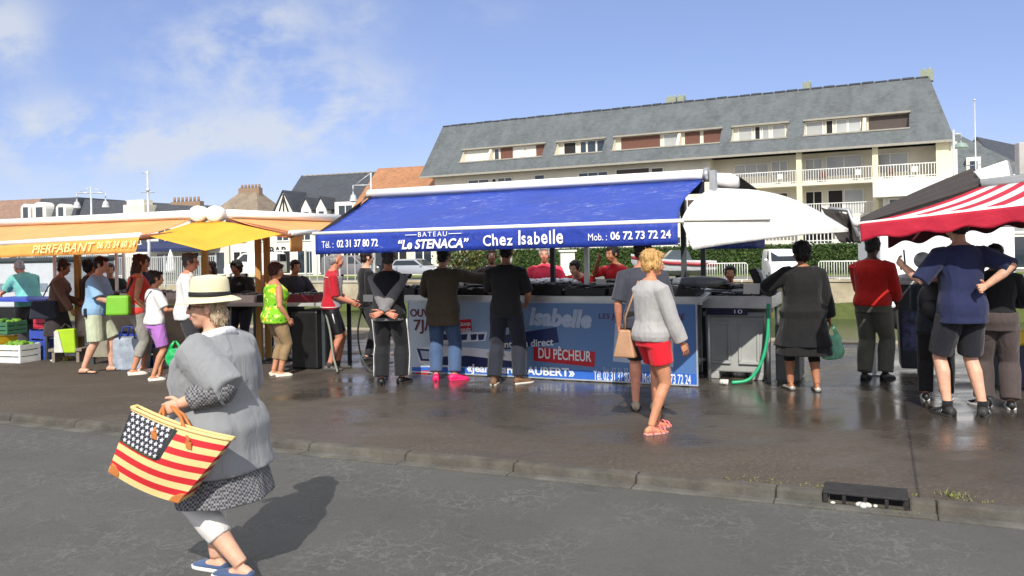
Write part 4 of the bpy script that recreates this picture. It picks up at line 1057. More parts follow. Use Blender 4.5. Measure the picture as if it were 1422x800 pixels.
hd = q.build('hedge', [mat('hedge_a', (56, 76, 30), .7, var=.3, scale=1), mat('hedge_b', (68, 90, 36), .7, var=.25, scale=1), mat('hedge_c', (44, 70, 26), .7, var=.3, scale=1)])
tag(hd, 'long clipped green hedge in front of the cream apartment block', 'hedge')
q = MB(); HF = Frame(HG.pt(0, -1.6, 0), -.53)
q.fbox(HF, ha, hb, -.02, .02, 2.75, 2.82); q.fbox(HF, ha, hb, -.02, .02, 1.9, 1.96)
n = 130
for i in range(n+1): x = ha+(hb-ha)*i/n; q.fbox(HF, x-.03, x+.03, -.015, .015, 1.6, 2.8)
q.fbox(HF, ha, hb, -.16, -.1, -.4, 1.75)
tag(q.build('white_fence', m_rail), 'white slatted railing fence above the long green hedge', 'fence')
# young bush clump left of the hedge
def bush(label, c, r, m3, n=1600, seed=1):
    q = MB(); rg = random.Random(seed); root = thing('bush', label, 'bush', (c[0], c[1], -.4))
    cl = [(V((rg.gauss(0, .5)*r[0], rg.gauss(0, .4)*r[1], rg.uniform(.25, .85)*r[2])), rg.uniform(.3, .55)) for k in range(9)]
    for i in range(n):
        p0, k = rg.choice(cl); dv = V((rg.gauss(0, 1), rg.gauss(0, 1), rg.gauss(0, 1))).normalized()*rg.uniform(.6, 1)
        p = V((c[0], c[1], -.4))+p0+V((dv.x*r[0]*k, dv.y*r[1]*k, dv.z*r[2]*k)); p.z = max(p.z, -.3); h = rg.uniform(.07, .15); nx = V((rg.gauss(0, 1), rg.gauss(0, 1), rg.gauss(.4, 1))).normalized(); ux = nx.orthogonal().normalized()*h; uy = nx.cross(ux)*.6
        q.add([p-ux, p-uy, p+ux, p+uy], [(0, 1, 2, 3)], rg.choice((0, 1, 2)))
    q.build('foliage', m3, root)
    q = MB()
    for k in range(4): q.tube([V((c[0], c[1], -.4)), V((c[0], c[1], -.4))+cl[k][0]], [.05, .02], 6)
    q.build('stem', mat('bark', (80, 66, 52), .9), root)
hm3 = [bpy.data.materials[k] for k in ('hedge_a', 'hedge_b', 'hedge_c')]
bush('brownish green bush at the near end of the hedge, behind the blazer man', at(645, 372, 60), (3.2, 1.5, 2.4), [mat('dry_leaf', (116, 106, 62), .8, var=.3), hm3[1], hm3[2]], 2400, 4)
# gate pillars
for px, lb in ((788, 'square white gate pillar in front of the hedge'),):
    p = at(px, 365, 53); gp = thing('gate_pillar', lb, 'pillar', (p.x, p.y, -.4)); q = MB(); q.box((p.x, p.y, .55), (.9, .9, 1.9)); q.build('shaft', m_white, gp, .03); q = MB(); q.box((p.x, p.y, 1.56), (1.15, 1.15, .12)); q.build('cap', m_white, gp, .02)
# ---------------------------------------------------------------- lamps and masts
m_steel = mat('pale_steel', (190, 194, 196), .4, .3); m_dsteel = mat('dark_steel', (70, 78, 80), .5, .4)
def lamp_head(q, p, r=.25):
    q.lathe(p, [(.03, .5), (.06, .3), (r*.6, .25), (r, -.05), (r*.95, -.1), (.05, -.1)], 14)
def street_lamp(label, px, ytop, Y, arms, yarm):
    p = at(px, 350, Y); zt = at(px, ytop, Y).z; za = at(px, yarm, Y).z
    root = thing('street_lamp', label, 'street lamp', (p.x, p.y, -.4))
    q = MB(); q.tube([(p.x, p.y, -.4), (p.x, p.y, zt)], [.1, .06], 10); q.tube([(p.x, p.y, -.4), (p.x, p.y, .5)], .15, 10); q.build('pole', m_steel, root)
    for ax in arms:
        q = MB(); e = V((p.x+ax*Y/F, p.y, za)); q.tube([(p.x, p.y, za), e], .04, 8); q.tube([(p.x, p.y, zt), (p.x+ax*.8*Y/F, p.y, za+.1)], .025, 6); q.tube([e, e-V((0, 0, .4))], .04, 6); a = q.build('arm', m_steel, root)
        q = MB(); lamp_head(q, e-V((0, 0, .9))); q.build('lamp_shade', m_steel, a)
        q = MB(); q.ell(e-V((0, 0, 1.02)), (.26, .26, .14)); q.build('bulb_cover', mat('milk_glass', (215, 218, 220), .25), a)
street_lamp('double armed pale street lamp in front of the dark mansard roof', 128, 260, 60, (-20, 20), 268)
street_lamp('single armed street lamp with bell shade before the orange roof', 517, 240, 56, (-25,), 257)
p = at(207, 350, 40); mz = at(205.5, 237, 40).z
root = thing('mast', 'slim white mast with small crossbars above the yellow awning', 'mast', (p.x, p.y, -2.5))
q = MB(); q.tube([(p.x, p.y, -2.5), (p.x, p.y, mz)], [.1, .05], 10); q.build('pole', m_steel, root); q = MB(); zz = at(206, 267, 40).z; q.tube([(p.x-.32, p.y, zz), (p.x+.32, p.y, zz)], .03, 6); q.tube([(p.x-.3, p.y, mz-.1), (p.x+.1, p.y, mz-.1)], .025, 6); q.ell((p.x, p.y, zz+.1), (.1, .1, .12)); q.build('crossbar', m_steel, root)
p = at(1357, 330, 58); root = thing('flagpole', 'thin tall white flagpole beside the white glass annex', 'flagpole', (p.x, p.y, -.4))
q = MB(); q.tube([(p.x, p.y, -.4), (p.x, p.y, at(1357, 140, 58).z)], [.07, .035], 8); q.build('pole', m_steel, root); q = MB(); q.ell((p.x, p.y, at(1357, 139, 58).z), (.08, .08, .08)); q.build('finial', m_steel, root)
p = at(1327, 330, 57.5); street = thing('street_lamp', 'green grey street lamp with bell shade by the corner of the apartment block', 'street lamp', (p.x, p.y, -.4))
q = MB(); q.tube([(p.x, p.y, -.4), (p.x, p.y, at(1327, 180, 57.5).z)], [.13, .08], 10); q.build('pole', m_steel, street)
zz = at(1335, 200, 57.5).z; q = MB(); q.tube([(p.x, p.y, zz+.7), (p.x+.5, p.y, zz+.7), (p.x+.5, p.y, zz+.3)], .05, 8); arm = q.build('arm', m_steel, street); q = MB(); lamp_head(q, V((p.x+.5, p.y, zz-.2)), .5); q.build('lamp_shade', mat('lamp_green', (130, 148, 140), .5), arm)
# ---------------------------------------------------------------- railings, barriers, vehicles, boat
q = MB()
m_rail2 = mat('railing_weathered', (176, 180, 178), .55, var=.12)
def railing(label, x0, x1, y, Y, h=1.0, gap=.16):
    fr = Frame(at((x0+x1)/2, y, Y), -.3); a, b = fr.px(x0, y, 0)[0], fr.px(x1, y, 0)[0]; root = thing('harbour_railing', label, 'railing', fr.pt((a+b)/2, 0, -.3), fr.rot)
    z = -.3; q = MB(); q.fbox(fr, a, b, -.03, .03, z+h-.06, z+h); q.fbox(fr, a, b, -.03, .03, z+.1, z+.15); q.build('rail', m_rail2, root); q = MB(); n = int((b-a)/gap)
    for i in range(n): x = a+(b-a)*(i+.5)/n; q.fbox(fr, x-.025, x+.025, -.02, .02, z+.1, z+h-.06)
    q.build('bars', m_rail2, root); n = max(2, int((b-a)/2))
    for i in range(n+1): q = MB(); x = a+(b-a)*i/n; q.fbox(fr, x-.05, x+.05, -.05, .05, z-.1, z+h+.05); q.build('post', m_rail2, root)
railing('white harbour railing across the water behind the brown cardigan woman', 30, 150, 372, 58, 2.4)
railing('white harbour railing across the water behind the girl in the white top', 160, 300, 372, 56, 2.0)
railing('white harbour railing behind the cyclist in the red jersey', 425, 520, 375, 54, 2.2, .5)
def barrier_at(px, py, Y, rz, first=[None], lab=''):
    p = at(px, py, Y)
    root = thing('crowd_barrier', lab, 'barrier', (0, 0, 0), 0, 'grey steel crowd barriers on the far quay'); q = MB()
    q.tube([(-1.1, 0, .15), (-1.1, 0, 1.02), (-1.02, 0, 1.1), (1.02, 0, 1.1), (1.1, 0, 1.02), (1.1, 0, .15), (-1.1, 0, .15)], .03, 6); q.build('frame', m_rail, root, world=False)
    q = MB()
    for i in range(1, 16): x = -1.1+2.2*i/16; q.tube([(x, 0, .15), (x, 0, 1.1)], .016, 5)
    q.build('bars', m_rail, root, world=False)
    for sx in (-.8, .8): q = MB(); q.tube([(sx, -.3, .02), (sx, -.25, .1), (sx, 0, .18), (sx, .25, .1), (sx, .3, .02)], .025, 6); q.build('foot', m_rail, root, world=False)
    root.location = (p.x, p.y, -.4); root.rotation_euler = (0, 0, rz); return root
for px, py, Y, rz, lab in ((1010, 385, 47, -.3, 'grey crowd barrier on the far quay right behind the seated woman'), (1188, 392, 46, -.5, 'grey crowd barrier on the far quay beside the red shirted man'), (1166, 390, 47, -.45, 'grey crowd barrier on the far quay behind the dark coat woman'), (1223, 390, 45.5, -.4, 'grey crowd barrier on the far quay against the white van wall')):
    barrier_at(px, py, Y, rz, lab=lab)
def car(label, px, py, Y, rz, paint, kind='car', L=4.2, wdt=1.75, h=1.45, name=None, z=-.4):
    """x forward"""
    p = onz(px, py, z) if Y is None else at(px, py, Y); root = thing(name or ('parked_van' if kind == 'van' else 'parked_car'), label, kind, (p.x, p.y, z), rz)
    if kind == 'van': side = [(-.5, .22), (-.5, .62), (-.495, .93), (-.44, 1.0), (.1, 1.0), (.17, .965), (.33, .62), (.47, .52), (.5, .4), (.5, .2)]
    else: side = [(-.5, .3), (-.495, .6), (-.46, .68), (-.38, .95), (-.30, 1.0), (.02, 1.0), (.08, .96), (.23, .66), (.44, .55), (.49, .45), (.5, .22)]
    q = MB(); rings = []
    for k, (ys, ins) in enumerate(((-.5, .06), (-.47, .02), (-.2, 0), (.2, 0), (.47, .02), (.5, .06))):
        rings.append([V((x*L*(1-ins*.15), ys*wdt*(1-(max(0, zz-.6))*.28), zz*h-(.02 if ins else 0)*(zz > .9))) for x, zz in side])
    q.loft(rings, 0, True); body = q.build('body', paint, root, .03, world=False)
    # glasshouse
    gl = glass('car_glass', (26, 32, 36), .05)
    if kind == 'van': sw = [(.05, .66), (.05, .94), (.13, .94), (.27, .66)]; ws = ((.165, .95), (.325, .63)); rw = ((-.495, .92), (-.501, .64))
    else: sw = [(-.40, .69), (-.34, .92), (.04, .93), (.18, .69)]; ws = ((.085, .945), (.225, .67)); rw = ((-.385, .94), (-.46, .7))
    for sd in (-1, 1):
        q = MB(); q.prism([V((x*L, sd*(wdt*.5*(1-max(0, zz-.6)*.28)+.006), zz*h)) for x, zz in sw], V((0, -sd*.02, 0))); q.build('side_window', gl, root, world=False)
    for nm, ((xa, za), (xb, zb)) in (('windscreen', ws), ('rear_window', rw)):
        k = 1 if nm == 'windscreen' else -1; o = V((k*.012, 0, .012)); a_, b_ = wdt*.40, wdt*.43
        q = MB(); q.prism([V((xa*L, -a_, za*h))+o, V((xa*L, a_, za*h))+o, V((xb*L, b_, zb*h))+o, V((xb*L, -b_, zb*h))+o], V((-k*.02, 0, -.02))); q.build(nm, gl, root, world=False)
    for xx in (-.31, .31):
        for sd in (-1, 1):
            r = .31; c = V((xx*L, sd*(wdt*.5-.09), r)); qx = M.Rotation(R(90), 3, 'X')
            q = MB(); q.lathe(c, [(r*.6, -.1), (r*.94, -.1), (r, -.06), (r, .06), (r*.94, .1), (r*.6, .1)], 20, 0, qx); wh = q.build('wheel', mat('tyre', (24, 24, 24), .8), root, world=False)
            q = MB(); q.lathe(c, [(.03, -.105), (r*.62, -.1), (r*.62, .1), (.03, .105)], 14, 0, qx); q.build('rim', m_steel, wh, world=False)
    zl = .47 if kind == 'van' else .5
    for sd in (-1, 1):
        q = MB(); q.ell((.475*L, sd*wdt*.37, zl*h), (.1, .17, .1)); q.build('headlight', mat('lamp_glass', (225, 228, 230), .15), root, world=False)
        q = MB(); q.ell((-.492*L, sd*wdt*.42, .6*h), (.04, .09, .16)); q.build('tail_light', mat('tail_red', (130, 20, 18), .25), root, world=False)
        q = MB(); q.ell((.2*L, sd*(wdt*.5+.1), .68*h), (.06, .1, .08)); q.build('wing_mirror', paint, root, world=False)
    q = MB(); q.box((.492*L, 0, .3*h), (.06, wdt*.7, .12)); q.box((.5*L, 0, .42*h), (.03, wdt*.4, .05)); q.build('grille', mat('grille_black', (22, 22, 22), .6), root, world=False)
    q = MB(); q.box((.507*L, 0, .27*h), (.015, .5, .1)); q.build('number_plate', m_white, root, world=False)
    return root
pw = mat('paint_white', (226, 227, 226), .3, var=.03); pg = mat('paint_grey', (118, 116, 118), .3, .3, var=.05); psil = mat('paint_silver', (168, 172, 178), .3, .4, var=.05); pd = mat('paint_dark', (44, 48, 56), .3, .2)
car('white van facing us on the far quay before the hedge', 1086, 391, None, R(-100), pw, 'van', 4.1, 1.72, 1.85)
car('dark grey van parked across the water behind the cyclist', 487, 386, 66, R(-15), pg, 'van', 4.3, 1.8, 1.9)
car('silver estate car parked across the water behind the black vest man', 580, 387, 64, R(-25), psil, 'car', 4.3, 1.75, 1.55)
car('pale grey car parked across the water behind the blazer man', 652, 387, 62, R(-20), mat('paint_pale', (176, 178, 176), .3, .2), 'car', 4.2, 1.75, 1.5)
car('white delivery van parked in front of the bar', 355, 382, 73, R(170), pw, 'van', 5.0, 2.0, 2.3)
car('dark car parked across the water just beyond the grey van', 533, 383, 70, R(160), pd, 'car')
# white motorboat on its trailer on the far quay
p = at(938, 385, 49); BZ = -.4; bt = thing('motorboat', 'small white motorboat with red stripe standing on the far quay behind the fish counter', 'boat', (p.x, p.y, BZ))
rings = []
for x, hw, zk, zs in ((-2.2, .8, .45, 1.25), (-1, .95, .4, 1.28), (.5, .95, .4, 1.36), (1.6, .7, .5, 1.5), (2.3, .25, .8, 1.66), (2.6, .05, 1.2, 1.72)):
    o = V((p.x-x*.96, p.y+x*.3, BZ)); rings.append([o+V((0, -hw, zs)), o+V((0, -hw*.85, zk+.3)), o+V((0, 0, zk)), o+V((0, hw*.85, zk+.3)), o+V((0, hw, zs))])
q = MB(); q.loft(rings); q.build('hull', mat('boat_hull_grey', (186, 188, 190), .4), bt, .02)
q = MB(); q.loft([[r[0]+V((0, -.012, -.12)), r[0]+V((0, -.012, -.3)), r[0]+V((0, .05, -.3)), r[0]+V((0, .05, -.12))] for r in rings]); q.build('stripe', mat('boat_red', (150, 48, 56), .4), bt)
zc = rings[2][0].z; q = MB(); q.hexa([V((p.x-.9, p.y-.5, zc-.1)), V((p.x+.9, p.y-.6, zc-.1)), V((p.x+.9, p.y+.5, zc-.1)), V((p.x-.9, p.y+.7, zc-.1))], [V((p.x-.2, p.y-.4, zc+.55)), V((p.x+.7, p.y-.4, zc+.5)), V((p.x+.7, p.y+.4, zc+.5)), V((p.x-.2, p.y+.5, zc+.55))]); q.build('windscreen', glass('boat_glass', (50, 60, 66)), bt, .03)
for sd in (-.6, .6): q = MB(); q.lathe((p.x+.4, p.y+sd, BZ+.28), [(.12, -.09), (.27, -.09), (.27, .09), (.12, .09)], 16, 0, M.Rotation(R(90), 3, 'X')); q.build('trailer_wheel', mat('tyre', (24, 24, 24), .8), bt)
q = MB(); q.box((p.x, p.y, BZ+.42), (3.6, .12, .1)); q.box((p.x+.4, p.y, BZ+.3), (.1, 1.2, .08)); q.build('trailer_frame', m_dsteel, bt)
# ---------------------------------------------------------------- canvas
def canvas(name, col, col2=None, trans=.0, scuff=None, stripes=0, dark=None, under=None):
    if name in _m: return _m[name]
    t = NT(name); c = lin(col)
    colr = t.mix(t.ramp(t.noise(1.6, 5, .6), [(.3, 0), (.7, 1)]), mul(c, .88), mul(c, 1.1))
    if stripes:
        uvn = t.n('UVMap'); sx = t.n('SeparateXYZ'); t.l(uvn.outputs[0], sx.inputs[0])
        f = t.math('GREATER_THAN', t.math('FRACT', t.math('MULTIPLY', sx.outputs[0], stripes)), .5)
        colr = t.mix(f, colr, t.mix(t.noise(2), mul(lin(col2), .85), lin(col2)))
    if scuff:
        a = t.noise(7, 6, .7, stretch=(.55, 1.3, 1), dist=1.5); b = t.noise(1.3, 4, .6)
        vo = t.n('TexVoronoi', feature='F1'); vo.inputs['Scale'].default_value = 3.6; vo.inputs['Randomness'].default_value = 1
        mp = t.n('Mapping'); mp.inputs['Rotation'].default_value = (.3, .2, .9); mp.inputs['Scale'].default_value = (3.2, .8, 1.2); t.l(t.tc.outputs['Object'], mp.inputs[0]); t.l(mp.outputs[0], vo.inputs['Vector'])
        s1 = t.ramp(vo.outputs['Distance'], [(.05, 1), (.16, 0)])
        s2 = t.ramp(t.noise(15, 6, .75, stretch=(.4, 1.5, 1.2), dist=.6), [(.56, 0), (.66, 1)])
        msk = t.ramp(b, [(.46, 0), (.56, 1)])
        ff = t.math('MULTIPLY', s2, t.math('MULTIPLY', msk, scuff))
        colr = t.mix(ff, colr, (.55, .58, .72))
        colr = t.mix(t.math('MULTIPLY', t.ramp(a, [(.5, 0), (.75, 1)]), .22), colr, mul(c, 1.9))
    t.base(colr); t.set(.55 if scuff else .8, 0, .3)
    t.l(t.bump(t.math('ADD', t.noise(2.6, 4, .55, dist=.8), t.math('MULTIPLY', t.noise(300, 1), .02)), .5, .06), t.b.inputs['Normal'])
    if trans:
        tr = t.n('BsdfTranslucent'); t.l(colr, tr.inputs[0]); ms = t.n('MixShader'); ms.inputs[0].default_value = trans
        t.l(t.b.outputs[0], ms.inputs[1]); t.l(tr.outputs[0], ms.inputs[2]); t.l(ms.outputs[0], t.out.inputs[0])
    _m[name] = t.m; return t.m
m_blue = canvas('blue_canvas', (26, 58, 150), scuff=.5); m_bval = canvas('blue_valance', (38, 60, 150), scuff=.15)
m_wcan = canvas('white_canvas', (236, 235, 230), trans=.1); m_yel = canvas('yellow_canvas', (250, 186, 62), trans=.28); m_peach = canvas('peach_canvas', (246, 180, 116), trans=.3); m_oran = canvas('orange_canvas', (250, 178, 92), trans=.2)
m_blackc = canvas('charcoal_canvas', (58, 54, 52)); m_strip = canvas('red_white_canvas', (186, 36, 58), (236, 232, 232), trans=.08, stripes=8); m_redv = canvas('red_valance', (172, 32, 54), trans=.08)
m_cas = mat('white_aluminium', (236, 234, 228), .35, 0, var=.04, scale=2, dirt=.1); m_alu = mat('aluminium', (170, 172, 172), .35, .7, var=.1); m_post = mat('dark_post', (70, 76, 78), .5, .2); m_inox = mat('stainless', (186, 188, 186), .34, .55, var=.15, scale=4)
m_wood = mat('tan_wood', (182, 140, 78), .7, var=.2, scale=5, stretch=(6, 6, .6)); m_txt = mat('white_lettering', (232, 232, 236), .6, var=.03); m_greyp = mat('grey_plastic', (166, 168, 164), .55, var=.1, scale=3, dirt=.3); m_blackp = mat('black_plastic', (26, 26, 27), .45, var=.25, scale=9)

# ---------------------------------------------------------------- the blue fish stall
T = Frame(onz(968, 538, 0), -.45)
def tp(px, py, d): s, z = T.px(px, py, d); return T.pt(s, d, z)
st = thing('blue_awning', 'long scuffed blue awning with white lettering over the fish counter', 'awning', T.pt(-2, -.3, 0), T.rot)
dB, dC = 1.75, -.28
sBl, zBl = T.px(440, 324.5, dB); sBr, zBr = T.px(942, 307, dB); zB = (zBl+zBr)/2
sCl, zCl = T.px(515, 270, dC); sCr, zCr = T.px(978, 243, dC); zC = (zCl+zCr)/2
print('blue bar', sBl, zBl, sBr, zBr, 'cassette', sCl, zCl, sCr, zCr)
def cur(u, v): return T.e*(-.10*math.sin(math.pi*v)*max(0, (u-.93)/.07))+T.n*0
patch('canopy', [T.pt(sBl, dB, zBl), T.pt(sBr, dB, zBr), T.pt(sCr, dC+.05, zCr-.06), T.pt(sCl-.0, dC+.05, zCl-.06)], m_blue, st, sag=.05, nu=60, nv=12, bulge=lambda u, v: V((0, 0, .012*noise.noise(V((u*9, v*3, 0)))))+cur(u, v))
zV0, zV1 = T.px(440, 353.5, dB)[1], T.px(942, 340, dB)[1]
def vz(s): u = (s-sBl)/(sBr-sBl); return zBl+(zBr-zBl)*u, zV0+(zV1-zV0)*u
val = patch('valance', [T.pt(sBl, dB+.03, zV0), T.pt(sBr, dB+.03, zV1), T.pt(sBr, dB+.03, zBr), T.pt(sBl, dB+.03, zBl)], m_bval, st, nu=60, nv=4, bulge=lambda u, v: T.n*(.012*noise.noise(V((u*14, v, 7)))*(1-v)))
q = MB(); q.tube([T.pt(sBl-.04, dB+.02, zBl), T.pt(sBr+.06, dB+.02, zBr)], .022, 8); q.build('front_bar', m_cas, st)
q = MB(); r = .065
q.loft([[T.pt(s, dC+r*1.5*math.cos(t), z+r*1.1*math.sin(t)) for t in [2*math.pi*j/12 for j in range(12)]] for s, z in ((sCl-.02, zCl), (sCr, zCr))]); cs = q.build('cassette', m_cas, st)
q = MB(); q.loft([[T.pt(s, dC+r*1.7*math.cos(t), z+r*1.35*math.sin(t)) for t in [2*math.pi*j/12 for j in range(12)]] for s, z in ((sCr, zCr), (sCr+.06, zCr))]); q.fbox(T, sCr+.07, sCr+.14, dC-.1, dC+.06, zCr-.22, zCr+.05); q.build('bracket', m_alu, cs)
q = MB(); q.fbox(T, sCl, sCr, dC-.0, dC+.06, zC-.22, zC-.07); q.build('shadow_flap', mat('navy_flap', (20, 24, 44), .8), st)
# folded arms under the canopy
for u in (.08, .5, .92):
    a = T.pt(sCl+(sCr-sCl)*u, dC+.05, zC-.16); b = T.pt(sBl+(sBr-sBl)*(u-.06), dB-.04, zB-.05); m_ = (a+b)/2+T.e*.35-V((0, 0, .13)); q = MB(); q.tube([a, m_, b], .022, 8); q.build('arm', m_cas, st)
def V_place(s, z): return T.pt(s, dB+.048, z)
def vtext(body, x0, x1, f0, f1, **k):
    s0 = T.px(x0, 340, dB+.048)[0]; s1 = T.px(x1, 340, dB+.048)[0]; sm = (s0+s1)/2; zt, zb = vz(sm)
    def pl(s, z):
        t_, b_ = vz(s); return T.pt(s, dB+.05, b_+(t_-b_)*z)
    lettering(body, pl, s0, s1, f0, f1, m_txt, val, **k)
vtext('Tél. :', 447, 463, .30, .62, bold=0); vtext('02 31 37 80 72', 468, 525, .30, .66, bold=.024)
vtext('BATEAU', 581, 621, .68, .90, space=1.35, bold=.004); vtext('“Le STENACA”', 553, 651, .13, .58, bold=.03, shear=.22)
vtext('—', 563, 579, .77, .80); vtext('—', 623, 641, .77, .80)
vtext('Chez', 671, 712, .17, .72, bold=.018, jitter=.06); vtext('Isabelle', 720, 782, .17, .84, bold=.018, jitter=.05)
vtext('Mob. :', 817, 843, .28, .58, bold=0); vtext('06 72 73 72 24', 848, 932, .28, .64, bold=.024)
# small white side flap at the far end
q = MB(); P = [T.pt(sBl, dB, zBl-.005), T.pt(sBl-.02, dB-.05, zV0), T.pt(sBl-.25, dB-.85, zV0+.04), T.pt(sBl-.12, dB-.75, zBl+.06)]
patch('side_flap', P, m_wcan, st, nu=6, nv=6, ripple=.02)
patch('side_edge', [T.pt(sBl-.0, dB, zBl+.01), T.pt(sBl-.16, dB-.9, zBl+.12), T.pt(sCl-.1, dC, zCl-.02), T.pt(sCl+.02, dC, zCl)], m_blackc, st, nu=6, nv=6)
# white corner canvas and the awning on the short side
wc = thing('white_corner_canvas', 'sagging white canvas hung round the corner of the blue awning', 'canvas', T.pt(1, 0, 0), T.rot)
A = T.pt(sCr+.06, dC-.05, zCr-.16); Bp = T.pt(sBr+.03, dB+.01, zBr); Cp = at(1178, 318, 9.4); A2 = at(1040, 263, 11.0)
def wfn(u, v):
    # u along the lower edge, v up to the cassette
    lo = Bp.lerp(Cp, u)+V((0, 0, .06*math.sin(math.pi*u))); hi = A.lerp(A2, min(1, u*1.0))
    p = lo.lerp(hi, v); s_ = math.sin(math.pi*v); bow = V((0, 0, .14*math.sin(math.pi*v)*u*(1-.3*u)))+T.e*(-.06*s_*(1-u)); return p+bow
me = grid(wfn, 20, 14); me.materials.append(m_wcan); me.name = 'canopy'; put('canopy', me, wc, solid=.004)
bl = [at(962, 347, 8.3), at(1000, 341, 8.5), at(1060, 333, 8.8), at(1120, 326, 9.1), at(1178, 322, 9.4)]
def bfn(u, v):
    k = min(3, int(u*4)); f = u*4-k; lo = bl[k].lerp(bl[k+1], f); hi = Bp.lerp(Cp, u)+V((0, 0, .06*math.sin(math.pi*u))); p = lo.lerp(hi, v)
    return p+T.n*.005*noise.noise(V((u*8, v*2, 1)))
me = grid(bfn, 28, 8); me.materials.append(m_wcan); me.name = 'valance'; put('valance', me, wc, solid=.004)
q = MB(); q.tube([Bp+V((0, -.01, 0)), Bp.lerp(Cp, .5)+V((0, -.02, .058))], .008, 6); q.build('seam', m_soffit, wc)
patch('lining', [at(962, 346, 8.6), at(1062, 345, 9.9), at(1062, 332, 9.9), at(964, 338, 8.6)], m_blue, wc, nu=6, nv=3)
sa = thing('side_awning', 'dark awning arm and white casing at the corner of the blue awning', 'awning', T.pt(.4, -.4, 0), T.rot)
q = MB(); c0, c1 = at(990, 250, 11.0), at(1026, 253, 11.2); q.loft([[p+V((math.cos(t)*.04, math.cos(t)*.1, math.sin(t)*k)) for t in [2*math.pi*j/12 for j in range(12)]] for p, k in ((c0, .05), (c0.lerp(c1, .15), .1), (c0.lerp(c1, .7), .11), (c1, .07))]); q.build('casing', m_cas, sa)
patch('canopy', [at(1008, 264, 11.4), at(1052, 263, 12.6), at(1028, 246, 11.5), at(1012, 247, 11.3)], m_blackc, sa, nu=6, nv=4)
patch('hanging_cloth', [at(1166, 336, 11), at(1196, 338, 11.3), at(1180, 298, 11.2), at(1140, 288, 11.2)], m_blackc, sa, nu=14, nv=10, ripple=.12, rf=2.5)
q = MB(); q.tube([at(1150, 290, 11.3), at(1178, 292, 11.2), at(1192, 330, 11.0)], .03, 8); q.build('arm', m_alu, sa)
q = MB(); q.ell(at(1189, 307, 10.8), (.05, .05, .06)); q.build('end_cap', m_cas, sa)
# posts
for px, y0, d, m_, lb in ((768, 330, -.55, m_post, 'dark grey steel post of the fish stall by the pink shirted vendor'), (815, 335, -.35, m_alu, 'bright aluminium post of the fish stall in front of the bending vendor'), (950, 330, -.6, m_post, 'dark steel post at the corner of the fish stall behind the blond woman'), (977, 325, -1.2, m_post, 'dark steel post at the back of the stainless fish trough'), (534, 345, -.8, m_post, 'dark steel post at the far end of the fish stall')):
    s, z = T.px(px, 380, d); pr = thing('stall_post', lb, 'post', T.pt(s, d, 0)); q = MB(); q.fbox(T, s-.03, s+.03, d-.03, d+.03, 0.008, zC-.2); q.build('shaft', m_, pr); q = MB(); q.fbox(T, s-.08, s+.08, d-.08, d+.08, 0, .012); q.build('base_plate', m_, pr)
# ------- counter with fish
sP0, sP1 = T.px(567, 420, 0)[0], 0.0
zP = T.px(968, 425, 0)[1]; zP0 = T.px(570, 425, 0)[1]; print('panel', sP0, zP, zP0)
HT = 1.06
ct = thing('fish_counter', 'long stainless fish counter behind the blue advertising board', 'counter', T.pt(-2, -.6, 0), T.rot)
q = MB(); q.hexa([T.pt(sP0-.75, -.08, HT-.06), T.pt(.05, -.08, HT-.06), T.pt(.05, -1.3, HT+.04), T.pt(sP0-.75, -1.3, HT+.04)], [T.pt(sP0-.75, -.08, HT-.01), T.pt(.05, -.08, HT-.01), T.pt(.05, -1.3, HT+.09), T.pt(sP0-.75, -1.3, HT+.09)]); q.build('top', m_inox, ct, .006)
q = MB(); q.fbox(T, sP0-.78, .07, -.06, -.035, HT-.07, HT+.03); q.build('front_lip', m_inox, ct, .004)
for s in (sP0-.65, sP0+.2, -2.2, -.2):
    for d in (-.15, -1.2): q = MB(); q.fbox(T, s-.025, s+.025, d-.025, d+.025, 0, HT-.06); q.build('leg', m_inox, ct)
q = MB(); q.fbox(T, sP0-.5, -.1, -1.1, -.3, .18, .21); q.build('lower_shelf', m_greyp, ct)
# ------- advertising board
bd = thing('advertising_board', 'long blue printed advertising board with a boat picture in front of the fish counter', 'board', T.pt(-2, 0, 0), T.rot)
t = NT('printed_board'); sx = t.n('SeparateXYZ'); t.l(t.tc.outputs['Object'], sx.inputs[0])
# position along the board, 0 at the far end, and height
al = t.math('DIVIDE', t.math('SUBTRACT', t.math('ADD', t.math('MULTIPLY', sx.outputs[0], T.e.x), t.math('MULTIPLY', sx.outputs[1], T.e.y)), T.o.dot(T.e)+sP0), -sP0)
mist = t.math('ADD', al, t.math('MULTIPLY', t.math('SUBTRACT', t.noise(2.2, 4), .5), .25))
pc = t.ramp(mist, [(.02, lin((186, 200, 212))), (.25, lin((156, 178, 200))), (.5, lin((100, 134, 176))), (1, lin((78, 114, 168)))])
t.base(pc); t.set(.4, 0, .4)
zt0 = T.px(570, 420, 0)[1]; zt1 = T.px(967, 419, 0)[1]; print('board tops', zt0, zt1)
ZB0, ZB1 = .03, 1.0
def bq(s0, s1, z0, z1, lift, m_, nm): q = MB(); q.fbox(T, s0, s1, lift-.003, lift, z0, z1); return q.build(nm, m_, bd)
q = MB(); q.fbox(T, sP0, 0, -.03, 0, ZB0, ZB1); pan = q.build('panel', t.m, bd)
q = MB()
for a in ((sP0-.015, .015, -.032, .008, ZB1, ZB1+.018), (sP0-.015, .015, -.032, .008, ZB0-.016, ZB0)): q.fbox(T, *a)
for s in (sP0-.015, 0): q.fbox(T, s, s+.015, -.032, .008, ZB0, ZB1)
q.build('frame', mat('pale_frame', (178, 186, 192), .4, .3), bd)
